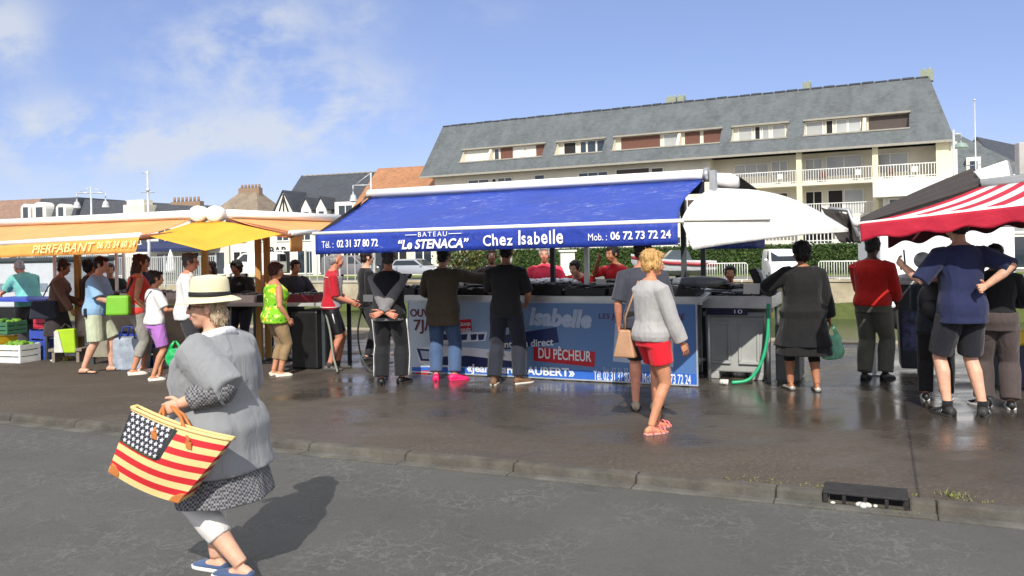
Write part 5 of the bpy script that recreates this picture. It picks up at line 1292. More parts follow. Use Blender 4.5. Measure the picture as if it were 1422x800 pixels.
m_pw = mat('print_white', (226, 230, 234), .5, var=.04); m_pr = mat('print_red', (188, 30, 44), .5); m_pn = mat('print_navy', (28, 44, 92), .5); m_pd = mat('print_maroon', (92, 24, 40), .5); m_pg = mat('print_grey', (176, 192, 212), .5); m_pb = mat('print_blue', (48, 100, 190), .5); m_pk = mat('print_black', (24, 24, 26), .5)
def bs(px): return T.px(px, 480, 0)[0]
def bz(px, py): return (T.px(px, py, 0)[1]-T.px(px, 420+ (px-570)*0 , 0)[1])
# board picture coordinates: u 0..1 along, w 0..1 up
def bu(zx): return sP0+(-sP0)*(zx-40)/(1385-40)       # from the enlarged crop of the photograph
def perspective_s(zx):
    return T.px(560+zx/3.386, 470, 0)[0]
def brd(zx, zy):
    s, z = T.px(560+zx/3.386, 400+zy/3.386, .004); return s, z
def flat(pts, lift, m_, nm):
    q = MB(); q.prism([T.pt(*(lambda c: (c[0], lift, c[1]))(brd(*p))) for p in pts], -T.n*.002); return q.build(nm, m_, pan)
def btext(body, x0, y0, x1, y1, m_, lift=.006, slope=0, **k):
    """x0,y0 bottom left, x1,y1 top right in crop pixels"""
    a = brd(x0, y0); b = brd(x1, y1+0)
    def pl(s, z): return T.pt(s, lift, z+slope*(s-a[0]))
    lettering(body, pl, a[0], b[0], a[1], max(b[1]-slope*(b[0]-a[0]), a[1]+.02), m_, pan, **k)
bz0 = lambda: None
flat([(36, 372), (410, 385), (1384, 452), (1384, 385), (900, 350), (36, 395)][:0] or [(40, 392), (400, 405), (1382, 462), (1382, 405), (420, 372), (40, 372)], .002, m_pb, 'stripe')
# boat picture
flat([(60, 285), (150, 272), (330, 282), (520, 300), (540, 335), (530, 372), (120, 372), (75, 350)], .0025, m_pw, 'boat_hull_print')
flat([(115, 325), (300, 318), (520, 345), (535, 372), (300, 372), (140, 358)], .0035, m_pn, 'boat_hull_print')
flat([(62, 284), (150, 290), (162, 345), (82, 342)], .0045, m_pn, 'boat_window_print'); flat([(80, 294), (142, 300), (150, 335), (90, 333)], .0055, m_pg, 'boat_window_print')
flat([(160, 215), (395, 205), (385, 248), (180, 262)], .003, m_pw, 'boat_cabin_print')
for x in (185, 225, 270, 315, 350): flat([(x, 218), (x+32, 216), (x+28, 243), (x+4, 246)], .004, m_pn, 'boat_window_print')
flat([(262, 150), (318, 146), (324, 200), (266, 208)], .0045, m_pr, 'red_flag_print'); flat([(60, 392), (120, 386), (118, 404), (58, 404)], .0045, m_pr, 'red_buoy_print')
btext('OUVERT', 33, 135, 190, 100, m_pd, bold=.03); btext('7J/7J', 50, 215, 170, 150, m_pd, bold=.02)
btext('GRAND', 266, 178, 316, 162, m_pw, bold=.02, slope=.02); btext("TOUTE L'ANNÉE", 180, 206, 318, 185, m_pw, bold=.02, slope=.02)
btext('STENACA', 395, 320, 480, 306, m_pn, bold=.0)
btext('Chez', 415, 195, 540, 108, m_pg, .006, bold=.05, shear=.25); btext('Isabelle', 592, 176, 885, 104, m_pg, .006, bold=.05, shear=.2, slope=-.03)
flat([(404, 232), (720, 184), (732, 256), (412, 298)], .005, m_pn, 'navy_ribbon_print'); btext('Vente en direct', 428, 284, 706, 236, m_pw, .0085, bold=.02, slope=.075)
flat([(612, 276), (902, 300), (898, 372), (614, 342)], .005, m_pr, 'red_ribbon_print'); btext('DU PÊCHEUR', 636, 330, 884, 284, m_pw, .0085, bold=.015, slope=-.03)
btext('«Jean-Marc DAUBERT»', 300, 405, 806, 378, m_pw, .006, bold=.03)
btext('LES JOURS DE MARCHÉ', 918, 152, 1325, 118, m_pd, .006, bold=.012, shear=.15)
flat([(996, 165), (1270, 180), (1270, 372), (986, 345)], .004, m_pg, 'slate_board_print'); flat([(1018, 188), (1255, 200), (1255, 350), (1010, 322)], .006, m_pk, 'slate_board_print')
btext('X', 1030, 250, 1048, 232, m_pw, .009, bold=0); btext('dimanche', 1016, 284, 1110, 262, m_pw, .009, shear=.3, bold=0)
btext('Fax. 02 31 37 11 21', 940, 398, 1110, 380, m_pg, .006, bold=0); btext('Tél. 02 31 37 80 72 - Mob. 06 72 73 72 24', 896, 432, 1352, 408, m_pw, .006, bold=.012)
# ------- trays of shellfish and fish on the counter
rg = random.Random(21)
m_fish = [mat('fish_dark', (44, 46, 50), .3, .1, var=.5, scale=14), mat('fish_silver', (128, 134, 138), .28, .3, var=.35, scale=16), mat('mussel_black', (24, 24, 30), .28, var=.5, scale=30), mat('fish_brown', (92, 78, 64), .4, var=.4, scale=14)]
m_ice = mat('crushed_ice', (212, 220, 224), .3, var=.1, scale=30, bump=.8, bscale=60)
def fish(q, p, L, ang, mi, tilt=0):
    d = V((math.cos(ang), math.sin(ang), tilt)); x = V((-d.y, d.x, 0)).normalized(); z = d.cross(x)*-1
    rings = []
    for t, wd, hh in ((0, .01, .012), (.1, .05, .05), (.35, .085, .075), (.65, .06, .05), (.86, .018, .018), (.9, .014, .03), (1, .006, .075)):
        rings.append([p+d*L*(t-.5)+x*wd*L*math.cos(a)*.7+V((0, 0, 1))*hh*L*math.sin(a)+V((0, 0, .05*L)) for a in [2*math.pi*j/8 for j in range(8)]])
    q.loft(rings, mi)
def tray(label, s0, s1, d0, d1, z, h, m_, content, n, tilt=.08, group=None):
    root = thing('fish_tray', label, 'tray', T.pt((s0+s1)/2, (d0+d1)/2, z), T.rot)
    q = MB(); w_ = .012; q.fbox(T, s0, s1, d0, d1, z, z+w_)
    for a in ((s0, s1, d0, d0+w_, z+w_, z+h), (s0, s1, d1-w_, d1, z+w_, z+h)): q.fbox(T, *a)
    for a in (s0, s1-w_): q.fbox(T, a, a+w_, d0+w_, d1-w_, z+w_, z+h)
    q.build('box', m_, root)
    q = MB()
    for i in range(n):
        s = rg.uniform(s0+.05, s1-.05); d = rg.uniform(d0+.05, d1-.05); zz = z+h*.75+rg.uniform(-.01, .05)
        if content == 'fish': fish(q, T.pt(s, d, zz), rg.uniform(.18, .34), rg.uniform(-.6, .6)+rg.choice((0, 3.1)), rg.choice((0, 0, 1, 3)))
        elif content == 'ice': q.ell(T.pt(s, d, zz), (.04, .04, .03), None, 6, 4, 0)
        else: q.ell(T.pt(s, d, zz), (.034, .02, .014), M.Rotation(rg.uniform(0, 6), 3, 'Z')@M.Rotation(rg.uniform(-1, 1), 3, 'X'), 7, 5, 2)
    o = q.build('catch', m_fish if content != 'ice' else m_ice, root); tag(o, kind='stuff'); return root
HZ = HT+.03
x = [sP0-.6, sP0+.05, sP0+.75, -2.85, -2.3, -1.75, -1.15, -.55, 0]
defs = [('black tray of mussels at the far end of the fish counter', 'mussel'), ('black tray of dark fish in front of the blazer man', 'fish'), ('black tray of mixed fish between the blazer man and the black shirted man', 'fish'), ('black tray of mussels in front of the black shirted man', 'mussel'), ('tall black tray of mussels below the pink shirted vendor', 'mussel'), ('black tray of silver fish beside the aluminium post', 'fish'), ('black tray of flat fish in front of the vendor raising a hand', 'fish'), ('black tray of whole fish beside the blond woman at the corner of the counter', 'fish')]
for i, (lb, ck) in enumerate(defs): tray(lb, x[i]+.02, x[i+1]-.03, -.72, -.14, HZ, .14 if i == 4 else .09, m_blackp, ck, 26 if ck == 'fish' else 240)
for i, (a, b, lb, ck) in enumerate(((-3.9, -3.0, 'grey tray of fish in the back row behind the blazer man', 'fish'), (-2.7, -1.9, 'grey tray of ice in the back row by the pink shirted vendor', 'ice'), (-1.6, -.8, 'grey tray of mussels in the back row by the bending vendor', 'mussel'))): tray(lb, a, b, -1.28, -.8, HZ+.06, .08, m_greyp, ck, 26 if ck == 'fish' else 200)
q = MB(); p = T.pt(T.px(955, 408, -.35)[0], -.35, HZ+.12); fish(q, p, 1.0, T.rot+math.pi+.1, 0); q.build('large_fish', [mat('big_fish_grey', (112, 118, 124), .3, .1, var=.3, scale=6)]); tag(bpy.data.objects['large_fish'], 'one large grey fish laid across the trays at the corner of the counter', 'fish')
# ------- stainless trough at the right end
s0, s1 = T.px(975, 420, -.55)[0], T.px(1072, 420, -.55)[0]; zt = T.px(1020, 417, -.55)[1]; print('trough', s0, s1, zt)
tr = thing('fish_trough', 'stainless steel trough table heaped with dark fish at the near end', 'table', T.pt((s0+s1)/2, -1, 0), T.rot)
zt = 1.07; q = MB(); q.fbox(T, s0, s1, -.57, -.55, zt-.13, zt); q.fbox(T, s0, s1, -1.6, -1.58, zt-.13, zt); q.fbox(T, s0, s0+.02, -1.58, -.57, zt-.13, zt); q.fbox(T, s1-.02, s1, -1.58, -.57, zt-.13, zt); q.fbox(T, s0, s1, -1.6, -.55, zt-.15, zt-.131); q.build('basin', m_inox, tr)
q = MB(); q.fbox(T, s0+.05, s1-.3, -.6, -.585, zt-.24, zt-.155); q.build('apron_sign', mat('navy_sign', (22, 26, 60), .5), tr)
lettering('10', lambda s, z: T.pt(s, -.58, z), s1-.46, s1-.36, zt-.22, zt-.17, m_txt, tr)
for s in (s0+.06, s1-.06):
    for d in (-.62, -1.52): q = MB(); q.tube([T.pt(s, d, 0), T.pt(s, d, zt-.15)], .025, 10); q.build('leg', m_inox, tr)
q = MB()
for i in range(120):
    s = rg.uniform(s0+.1, s1-.35); d = rg.uniform(-1.5, -.65); hh = .12*math.exp(-((s-(s0+s1)/2+.1)/.4)**2); fish(q, T.pt(s, d, zt-.1+rg.uniform(0, .1)+hh*rg.random()), rg.uniform(.2, .42), rg.uniform(-.7, .7)+T.rot, rg.choice((0, 0, 0, 3, 1)))
o = q.build('fish_heap', m_fish, tr); tag(o, kind='stuff')
q = MB(); P = T.pt(s1-.36, -.66, zt+.02); q.prism([P, P+T.e*.2, P+T.e*.2+V((0, 0, .13))-T.n*.06, P+V((0, 0, .13))-T.n*.06], T.n*.006); tag(q.build('price_card', m_white), 'small white price card standing in the stainless trough', 'card')
sc_ = thing('fish_scale', 'tilted dark weighing scale with pale side at the end of the trough', 'scale', T.pt(s1-.12, -.8, zt), T.rot)
q = MB(); P = T.pt(s1-.2, -.85, zt); q.hexa([P, P+T.e*.09, P+T.e*.09-T.n*.3, P-T.n*.3], [P+V((0, 0, .32))-T.e*.12, P+T.e*.0+V((0, 0, .34))-T.e*.02, P-T.n*.3+V((0, 0, .34))-T.e*.02, P-T.n*.3+V((0, 0, .32))-T.e*.12]); q.build('housing', m_blackp, sc_, .01)
q = MB(); P2 = P+T.e*.1; q.hexa([P2, P2+T.e*.04, P2+T.e*.04-T.n*.3, P2-T.n*.3], [k+V((0, 0, .3))-T.e*.1 for k in (P2, P2+T.e*.04, P2+T.e*.04-T.n*.3, P2-T.n*.3)]); q.build('display', mat('pale_grey_plastic', (190, 192, 190), .4), sc_, .006)
for i, (s, d, lb) in enumerate(((-3.5, -.45, 'white price card among the dark fish in front of the blazer man'), (-2.55, -.5, 'white price card on the mussels in front of the black shirted man'), (-1.4, -.42, 'white price card on the silver fish beside the aluminium post'), (-.85, -.5, 'white price card on the flat fish below the vendor raising a hand'), (-.2, -.6, 'white price card by the large grey fish at the corner'))):
    q = MB(); P = T.pt(s, d, HZ+.1); q.prism([P, P+T.e*.14, P+T.e*.14+V((0, 0, .1))-T.n*.04, P+V((0, 0, .1))-T.n*.04], T.n*.005); q.tube([P+T.e*.07-V((0, 0, .06)), P+T.e*.07+V((0, 0, .02))], .005, 6); tag(q.build('price_card', m_white), lb, 'card')
# grey plastic tub under the trough
tb = thing('plastic_tub', 'big grey ribbed plastic fish tub standing under the stainless trough', 'tub', T.pt(s0+.4, -1, 0), T.rot)
ta, tc_ = s0+.0, s1-.12; q = MB(); q.hexa([T.pt(ta+.02, -.74, .09), T.pt(tc_-.02, -.74, .09), T.pt(tc_-.02, -1.45, .09), T.pt(ta+.02, -1.45, .09)], [T.pt(ta, -.7, .8), T.pt(tc_, -.7, .8), T.pt(tc_, -1.5, .8), T.pt(ta, -1.5, .8)]); q.build('body', m_greyp, tb, .02)
q = MB()
for a, b in ((ta+.06, (ta+tc_)/2-.05), ((ta+tc_)/2+.05, tc_-.06)):
    q.fbox(T, a, b, -.735, -.69, .7, .74); q.fbox(T, a, b, -.75, -.70, .2, .24); q.fbox(T, a, a+.03, -.74, -.695, .24, .7); q.fbox(T, b-.03, b, -.74, -.695, .24, .7)
q.build('ribs', m_greyp, tb, .006)
q = MB(); q.fbox(T, ta-.02, tc_+.02, -1.52, -.68, .8, .86); q.build('rim', m_greyp, tb, .012)
for s in (ta+.02, tc_-.16): q = MB(); q.fbox(T, s, s+.14, -1.4, -.74, 0, .1); q.build('foot', m_greyp, tb, .01)
q = MB(); q.fbox(T, tc_+.14, tc_+.42, -1.3, -.62, .02, .72); o = q.build('grey_bin', mat('dark_grey_plastic', (92, 94, 94), .5, dirt=.3), None, .02); tag(o, 'dark grey box bin standing at the end of the stainless trough', 'bin')
def hose(label, pts, r, m_, name='hose'):
    # smooth curve through the points
    out = []; P = [V(p) for p in pts]
    for i in range(len(P)-1):
        a, b, c, d = P[max(0, i-1)], P[i], P[i+1], P[min(len(P)-1, i+2)]
        for k in range(8):
            t_ = k/8; out.append(.5*((2*b)+(c-a)*t_+(2*a-5*b+4*c-d)*t_*t_+(3*b-a-3*c+d)*t_**3))
    out.append(P[-1]); q = MB(); q.tube(out, r, 8); return tag(q.build(name, m_), label, 'hose')
hose('bright green hose hanging from the trough and bending along the wet ground', [T.pt(s1-.04, -.52, .98), T.pt(s1-.05, -.48, .6), T.pt(s1-.12, -.42, .28), T.pt(s1-.26, -.36, .07), T.pt(s1-.46, -.3, .028)], .021, mat('hose_green', (40, 170, 116), .4))
q = MB(); p = T.pt(s1-.5, -.3, .03); q.tube([p, p-T.e*.1], .035, 10); q.tube([p-T.e*.06+V((0, -.06, 0)), p-T.e*.06+V((0, .06, 0.0))], .02, 8); tag(q.build('hose_tap', m_white), 'white plastic tap piece at the end of the green hose', 'tap')
hose('dark hose drooping from the far end of the fish counter', [T.pt(sP0-.8, -.1, 1.0), T.pt(sP0-.82, .05, .6), T.pt(sP0-.7, .15, .22), T.pt(sP0-.5, .2, .03), T.pt(sP0-.3, .12, .025)], .013, mat('hose_dark', (60, 66, 60), .5))
# ---------------------------------------------------------------- the yellow market stall
Y0 = at(292, 297, 12.6); zY = Y0.z
LE = at(-25, 309, 17.2); RE = at(466, 304, 14.6)
ya = thing('yellow_awning', 'pale orange awning with white lettering over the left of the corner stall', 'awning', (Y0.x-2, Y0.y+1, 0))
LE.z = RE.z = zY
def cass(root, a, b, m_=None):
    q = MB(); d = (b-a).normalized(); n_ = V((d.y, -d.x, 0))
    q.loft([[p+n_*.1*math.cos(t)+V((0, 0, .075*math.sin(t))) for t in [2*math.pi*j/12 for j in range(12)]] for p in (a, b)]); return q.build('cassette', m_ or m_cas, root)
e1 = at(268, 296, 12.8); e1.z = zY; e2 = at(316, 296, 12.8); e2.z = zY
LE = at(-25, 311, 16.5); RE = at(470, 303.5, 15.0)
cass(ya, LE, e1)
# front bar of the left awning
FR = at(195, 327, 10.75); FL = at(-30, 340.5, 12.8); print('yellow bars', FR.z, FL.z, e1.z, LE.z, RE.z)
patch('canopy', [FL, FR, e1-V((0, 0, .06)), LE-V((0, 0, .06))], m_peach, ya, sag=.05, nu=30, nv=10)
q = MB(); q.tube([FL, FR], .04, 10); q.build('front_bar', m_cas, ya)
VR = at(188, 351, 10.7); VL = at(-30, 359, 12.7)
yv = patch('valance', [VL, VR, FR+V((0, -.03, -.02)), FL+V((0, -.03, -.02))], m_oran, ya, nu=30, nv=4, ripple=.015)
def ypl(s, z):
    lo = VL.lerp(VR, s); hi = (FL+V((0, -.03, 0))).lerp(FR+V((0, -.03, 0)), s); p = lo.lerp(hi, z); d = (VR-VL).normalized(); return p+V((d.y, -d.x, 0))*.03
def yu(px):    # share of the valance at pixel px
    lo, hi = 0, 1
    for _ in range(40):
        m_ = (lo+hi)/2; p = ypl(m_, .5); x_, y_ = CX+F*p.x/p.y, 0
        if x_-.0192*50 < px-0: lo = m_
        else: hi = m_
    return lo
m_yt = mat('pale_lettering', (255, 226, 160), .7)
lettering('PIERFABANT', ypl, yu(45), yu(131), .22, .74, m_yt, yv, bold=.0, shear=.2); lettering('06 75 34 60 24', ypl, yu(135), yu(188), .34, .74, m_yt, yv, bold=.01, shear=.1)
q = MB(); q.tube([e1-V((0, 0, .1)), e1.lerp(FR, .5)+V((.25, .1, -.12)), FR+V((0, 0, -.03))], .035, 8); q.build('arm', mat('brown_arm', (120, 70, 42), .6), ya)
yb = thing('yellow_side_awning', 'peach coloured awning running back from the corner of the yellow stall', 'awning', (e2.x+1, e2.y+1.5, 0))
cass(yb, e2, RE)
GR = at(404, 324, 11.0); GB = at(440, 322, 13.2)
patch('canopy', [GR, GB, RE-V((0, 0, .06)), e2-V((0, 0, .06))], m_peach, yb, sag=.04, nu=16, nv=10)
patch('valance', [at(403, 350, 11.0), at(420, 349, 11.9), at(420, 325, 11.9), at(403, 325, 11.0)], m_oran, yb, nu=6, nv=3)
q = MB(); q.tube([GR, GB], .04, 10); q.build('front_bar', m_cas, yb)
q = MB(); q.tube([e2-V((0, 0, .1)), e2.lerp(GR, .5)+V((-.15, .2, -.1)), GR+V((0, 0, -.03))], .035, 8); q.build('arm', bpy.data.materials['brown_arm'], yb)
patch('arm_cover', [GR+V((-.06, 0, -.06)), GR+V((0, .06, .02)), e2+V((0, .1, -.07)), e2+V((-.05, .1, -.22))], mat('rust_canvas', (150, 88, 56), .8), yb, nu=5, nv=5)
for i, (p0, w_) in enumerate(((at(281, 298, 12.5), -.27), (at(304, 298, 12.5), .27))):
    q = MB(); q.loft([[p0+V((.135*k*math.cos(t), y_-.12, .125*k*math.sin(t))) for t in [2*math.pi*j/16 for j in range(16)]] for y_, k in ((-.12, .75), (-.08, 1), (.08, 1), (.12, .75))]); q.build('end_cap', m_cas, ya if i == 0 else yb)
yc = thing('yellow_sheet', 'bright yellow cloth strung between the two awnings of the corner stall', 'sheet', (Y0.x, Y0.y-1, 0))
a, b, c, d = at(208, 328, 10.9), at(284, 348, 10.7), at(392, 325, 11.0), at(312, 307, 12.3); a2 = at(268, 309, 12.3)
def yfn(u, v):
    lo = a.lerp(b, u*2) if u < .5 else b.lerp(c, u*2-1); hi = a2.lerp(d, u)
    if u < .25: hi = a.lerp(a2, u*4*.55+.45*(u*4)**2).lerp(a2, u*4)
    if u > .85: hi = d.lerp(c, (u-.85)/.15)
    hi2 = hi; p = lo.lerp(hi2, v); p += V((0, .02, -.04*math.sin(math.pi*v)))*math.sin(math.pi*u); return p+V((0, 1, 0))*.02*noise.noise(V((u*6, v*3, 2)))
me = grid(yfn, 32, 12); me.materials.append(m_yel); me.name = 'cloth'; put('cloth', me, yc, solid=.004)
for px, Y, m_, lb in ((108, 14.2, m_wood, 'tan wooden post of the yellow stall behind the man in pale blue'), (359, 13.2, m_wood, 'tan wooden post of the yellow stall just behind the white shirted man'), (371, 13.4, m_wood, 'tan wooden post of the yellow stall behind the woman in the green top'), (285, 13.3, m_wood, 'tan wooden post under the middle of the yellow sheet')):
    p = at(px, 380, Y); r_ = thing('stall_post', lb, 'post', (p.x, p.y, 0)); q = MB(); q.box((p.x, p.y, 1.12), (.09, .09, 2.24)); q.build('shaft', m_, r_, .006); q = MB(); q.box((p.x, p.y, .015), (.2, .2, .03)); q.build('base_plate', m_dsteel, r_)
for px, Y, lb in ((76, 13.8, 'thin white pole behind the brown cardigan woman'), (162, 13.6, 'thin white pole behind the man in pale blue'), (172, 14.4, 'thin white pole behind the coral top woman')):
    p = at(px, 380, Y); r_ = thing('thin_pole', lb, 'pole', (p.x, p.y, 0)); q = MB(); q.tube([(p.x, p.y, 0), (p.x, p.y, 2.1)], .028, 8); q.build('shaft', m_cas, r_); q = MB(); q.lathe((p.x, p.y, 0), [(.09, 0), (.09, .015), (.04, .03)], 12); q.build('base_plate', m_cas, r_)
def table(label, p0, p1, depth, h, m_top, m_leg, skirt=None, name='market_table'):
    e = (V(p1)-V(p0)); L = e.length; fr = Frame(p0, e.y/e.x); root = thing(name, label, 'table', p0, fr.rot)
    q = MB(); q.fbox(fr, 0, L, -depth, 0, h-.05, h); q.build('top', m_top, root, .006)
    for s in (.06, L-.06):
        for d in (-.06, -depth+.06): q = MB(); q.fbox(fr, s-.025, s+.025, d-.025, d+.025, 0, h-.05); q.build('leg', m_leg, root)
    if skirt: q = MB(); q.fbox(fr, .02, L-.02, -.04, -.02, .12, h-.06); q.build('front_panel', skirt, root)
    return fr, L, root
p0 = onz(300, 510, 0); p0 = at(305, 440, 12.5); p1 = at(452, 440, 12.0)
TF, TL, _r = table('dark table with grey edge behind the woman in the green top', (p0.x, p0.y, 0), (p1.x, p1.y, 0), .9, .98, m_greyp, m_dsteel)
q = MB(); q.fbox(TF, TL-.62, TL-.18, -.75, -.08, .0, .86); tag(q.build('black_tub', m_blackp, None, .03), 'tall black tub standing under the near end of the dark table', 'tub')
rg = random.Random(8)
for i, (s0, s1, m_, lb) in enumerate(((.05, .5, m_white, 'white fish box on the dark table behind the hat woman'), (.55, 1.0, m_blackp, 'black crate on the dark table by the wooden post'), (1.05, 1.5, mat('maroon_plastic', (110, 28, 40), .5), 'dark red crate on the near end of the dark table'))):
    if s1 > TL: s1 = TL-.02
    root = thing('crate', lb, 'crate', TF.pt(s0, -.4, .98), TF.rot); q = MB(); q.fbox(TF, s0, s1, -.7, -.15, .98, 1.0)
    for a in ((s0, s1, -.7, -.68, 1.0, 1.09), (s0, s1, -.17, -.15, 1.0, 1.09), (s0, s0+.02, -.68, -.17, 1.0, 1.09), (s1-.02, s1, -.68, -.17, 1.0, 1.09)): q.fbox(TF, *a)
    q.build('box', m_, root); q = MB()
    for k in range(60): q.ell(TF.pt(rg.uniform(s0+.05, s1-.05), rg.uniform(-.62, -.22), 1.06+rg.uniform(0, .04)), (.05, .03, .02), M.Rotation(rg.uniform(0, 6), 3, 'Z'), 7, 5, rg.choice((0, 1, 3)))
    tag(q.build('catch', m_fish, root), kind='stuff')
hose('pale hose hanging from the near end of the dark table', [TF.pt(TL-.02, .02, .95), TF.pt(TL+.12, .1, .6), TF.pt(TL+.22, .2, .25), TF.pt(TL+.34, .3, .03)], .016, mat('hose_grey', (120, 124, 112), .5))
# fruit and vegetable side on the far left
p0 = at(-35, 440, 14.6); p1 = at(64, 440, 13.9)
LF, LL, _r = table('blue topped market table at the picture edge by the man in turquoise', (p0.x, p0.y, 0), (p1.x, p1.y, 0), .8, 1.02, mat('blue_plastic', (56, 74, 176), .5), m_dsteel)
def crate(label, c, size, m_, rz=0, open_=True, content=None, cname='crate', slat=True):
    root = thing(cname, label, 'crate', (c[0], c[1], c[2]), rz); q = MB(); x, y, z = size; w_ = .015
    q.box((0, 0, .01), (x, y, .02))
    for k in range(3 if slat else 1):
        zz = z*((k+.5)/3) if slat else z/2; hz = z/3*.78 if slat else z
        for sd in (-1, 1): q.box((0, sd*(y/2-w_/2), zz), (x, w_, hz)); q.box((sd*(x/2-w_/2), 0, zz), (w_, y-2*w_, hz))
    for sx in (-1, 1):
        for sy in (-1, 1): q.box((sx*(x/2-.02), sy*(y/2-.02), z/2), (.035, .035, z))
    q.build('box', m_, root, world=False)
    if content:
        q = MB(); rg = random.Random(len(label))
        for i in range(46): q.ell((rg.uniform(-x/2+.05, x/2-.05), rg.uniform(-y/2+.05, y/2-.05), z-.02+rg.uniform(-.03, .03)), (.045, .045, .04), None, 8, 6, rg.randrange(len(content)))
        tag(q.build('produce', list(content), root, world=False), kind='stuff')
    return root
m_lime = mat('lime_leaf', (104, 150, 44), .6, var=.3, scale=20); m_veg = mat('dark_leaf', (60, 110, 40), .6, var=.3, scale=20); m_ycr = mat('yellow_plastic', (226, 190, 36), .5); m_rcr = mat('red_plastic', (176, 36, 60), .5); m_poly = mat('polystyrene', (216, 220, 218), .7); m_bcr = mat('blue_crate_plastic', (52, 74, 160), .5); m_grcr = mat('green_plastic', (62, 108, 78), .5)
for px, py, Y, sz, m_, ct_, lb in ((-5, 478, 14.2, (.5, .4, .4), m_ycr, None, 'yellow crate on the ground at the far left edge'), (26, 484, 13.8, (.5, .4, .3), m_poly, [m_lime], 'white polystyrene box filled with limes below the blue table'), (8, 431, 14.3, (.5, .4, .22), m_grcr, [m_lime, m_veg], 'green crate of leafy vegetables halfway up under the blue table'), (64, 484, 14.2, (.34, .36, .5), m_bcr, None, 'blue crate standing behind the legs of the man in turquoise'), (68, 452, 14.2, (.32, .34, .26), m_rcr, None, 'red slatted crate stacked on the blue crate'), (190, 498, 12.9, (.62, .5, .55), m_bcr, None, 'large blue crate below the counter behind the coral top woman'), (243, 500, 12.9, (.45, .45, .3), m_greyp, None, 'grey crate below the counter behind the girl in white')):
    p = onz(px, py, 0) if py > 470 else at(px, py, Y); z = 0 if py > 470 else (.42 if 'halfway' in lb else .52)
    p = at(px, py, Y); crate(lb, (p.x, p.y, max(0, z)), sz, m_, -.3, content=ct_)
for px, Y, m_, lb in ((182, 12.5, mat('grey_print_bag', (150, 160, 172), .5, var=.35, scale=7), 'grey and blue patterned shopping bag standing behind the coral top woman'),):
    p = at(px, 480, Y); root = thing('shopping_bag', lb, 'bag', (p.x, p.y, 0)); q = MB(); q.hexa([(p.x-.24, p.y-.1, 0), (p.x+.24, p.y-.1, 0), (p.x+.24, p.y+.1, 0), (p.x-.24, p.y+.1, 0)], [(p.x-.3, p.y-.12, .5), (p.x+.3, p.y-.12, .5), (p.x+.3, p.y+.12, .5), (p.x-.3, p.y+.12, .5)]); q.build('body', m_, root, .03)
    for sd in (-1, 1): q = MB(); q.tube([(p.x-.12, p.y+sd*.12, .48), (p.x-.06, p.y+sd*.1, .66), (p.x+.06, p.y+sd*.1, .66), (p.x+.12, p.y+sd*.12, .48)], .012, 6); q.build('handle', m_bcr, root)
p0 = at(120, 440, 13.2); p1 = at(290, 440, 12.9)
MF, ML, _r = table('long beige market counter behind the queue at the yellow stall', (p0.x, p0.y, 0), (p1.x, p1.y, 0), .8, 1.0, mat('beige_board', (168, 160, 140), .7), m_dsteel, mat('beige_panel', (140, 134, 116), .8))
for i in range(5): crate(('black crate of oysters on the beige counter beside the pale blue man', 'white box of shrimps on the beige counter behind the green cooler bag', 'black crate of clams on the beige counter behind the coral top woman', 'white box of whelks on the beige counter by the girl in white', 'black crate of crabs on the beige counter behind the white shirted man')[i], tuple(MF.pt(.25+i*ML/5.2, -.4, 1.0)), (.34, .5, .12), m_poly if i % 2 else m_blackp, MF.rot, content=[m_fish[0], m_fish[3]], slat=False)
p = onz(92, 503, 0); sl_ = thing('low_stool', 'low grey wooden stool on the asphalt under the hanging lime bag', 'stool', (p.x, p.y, 0)); q = MB(); q.box((p.x, p.y+.1, .2), (.55, .28, .05)); q.build('seat', mat('grey_wood', (128, 118, 104), .8), sl_, .008)
for sx in (-.2, .2): q = MB(); q.box((p.x+sx, p.y+.1, .087), (.05, .24, .174)); q.build('leg', bpy.data.materials['grey_wood'], sl_)
# white trailer behind the stall
p = at(35, 400, 20.5); tl = thing('market_trailer', 'pale grey market trailer with dark roof edge behind the yellow stall', 'trailer', (p.x, p.y, 0), -.3); fr = Frame((p.x, p.y), -.3)
q = MB(); q.fbox(fr, -3.6, .9, -2.0, 0, .5, 1.62); q.build('body', mat('trailer_grey', (186, 192, 196), .45, var=.05), tl, .04); q = MB(); q.fbox(fr, -3.7, .95, -2.05, .05, 1.62, 1.74); q.build('roof', m_dsteel, tl, .03)
for s in (-2.4, -.6): q = MB(); q.lathe(fr.pt(s, -.15, .32), [(.1, -.1), (.32, -.1), (.32, .1), (.1, .1)], 18, 0, M.Rotation(fr.rot, 3, 'Z')@M.Rotation(R(90), 3, 'X')); q.build('wheel', bpy.data.materials['tyre'], tl)
q = MB(); q.fbox(fr, -3.4, .7, .0, .012, .9, 1.1); q.build('side_stripe', mat('trailer_band', (120, 132, 144), .5), tl)
# parasol across the water
p = at(237, 370, 70); pr = thing('folded_parasol', 'folded white parasol on the far quay in front of the navy awning', 'parasol', (p.x, p.y, -.4)); q = MB(); q.tube([(p.x, p.y, -.4), (p.x, p.y, 2.3)], .05, 8); q.build('pole', m_steel, pr); q = MB(); q.lathe((p.x, p.y, 0), [(.35, .3), (.42, .6), (.28, 1.5), (.06, 2.2)], 12); q.build('canopy', m_wcan, pr)

# ---------------------------------------------------------------- the striped stall on the right
sw = thing('striped_awning', 'red and white striped awning with scalloped red edge and charcoal side', 'awning', at(1400, 300, 10)*1)
sw.location.z = 0
B0 = at(1193, 311, 7.9); B1 = at(1422, 285, 7.4); B2 = B0+(B1-B0)*1.9
A0 = at(1362, 259, 9.9); A1 = A0+(B1-B0)*1.25
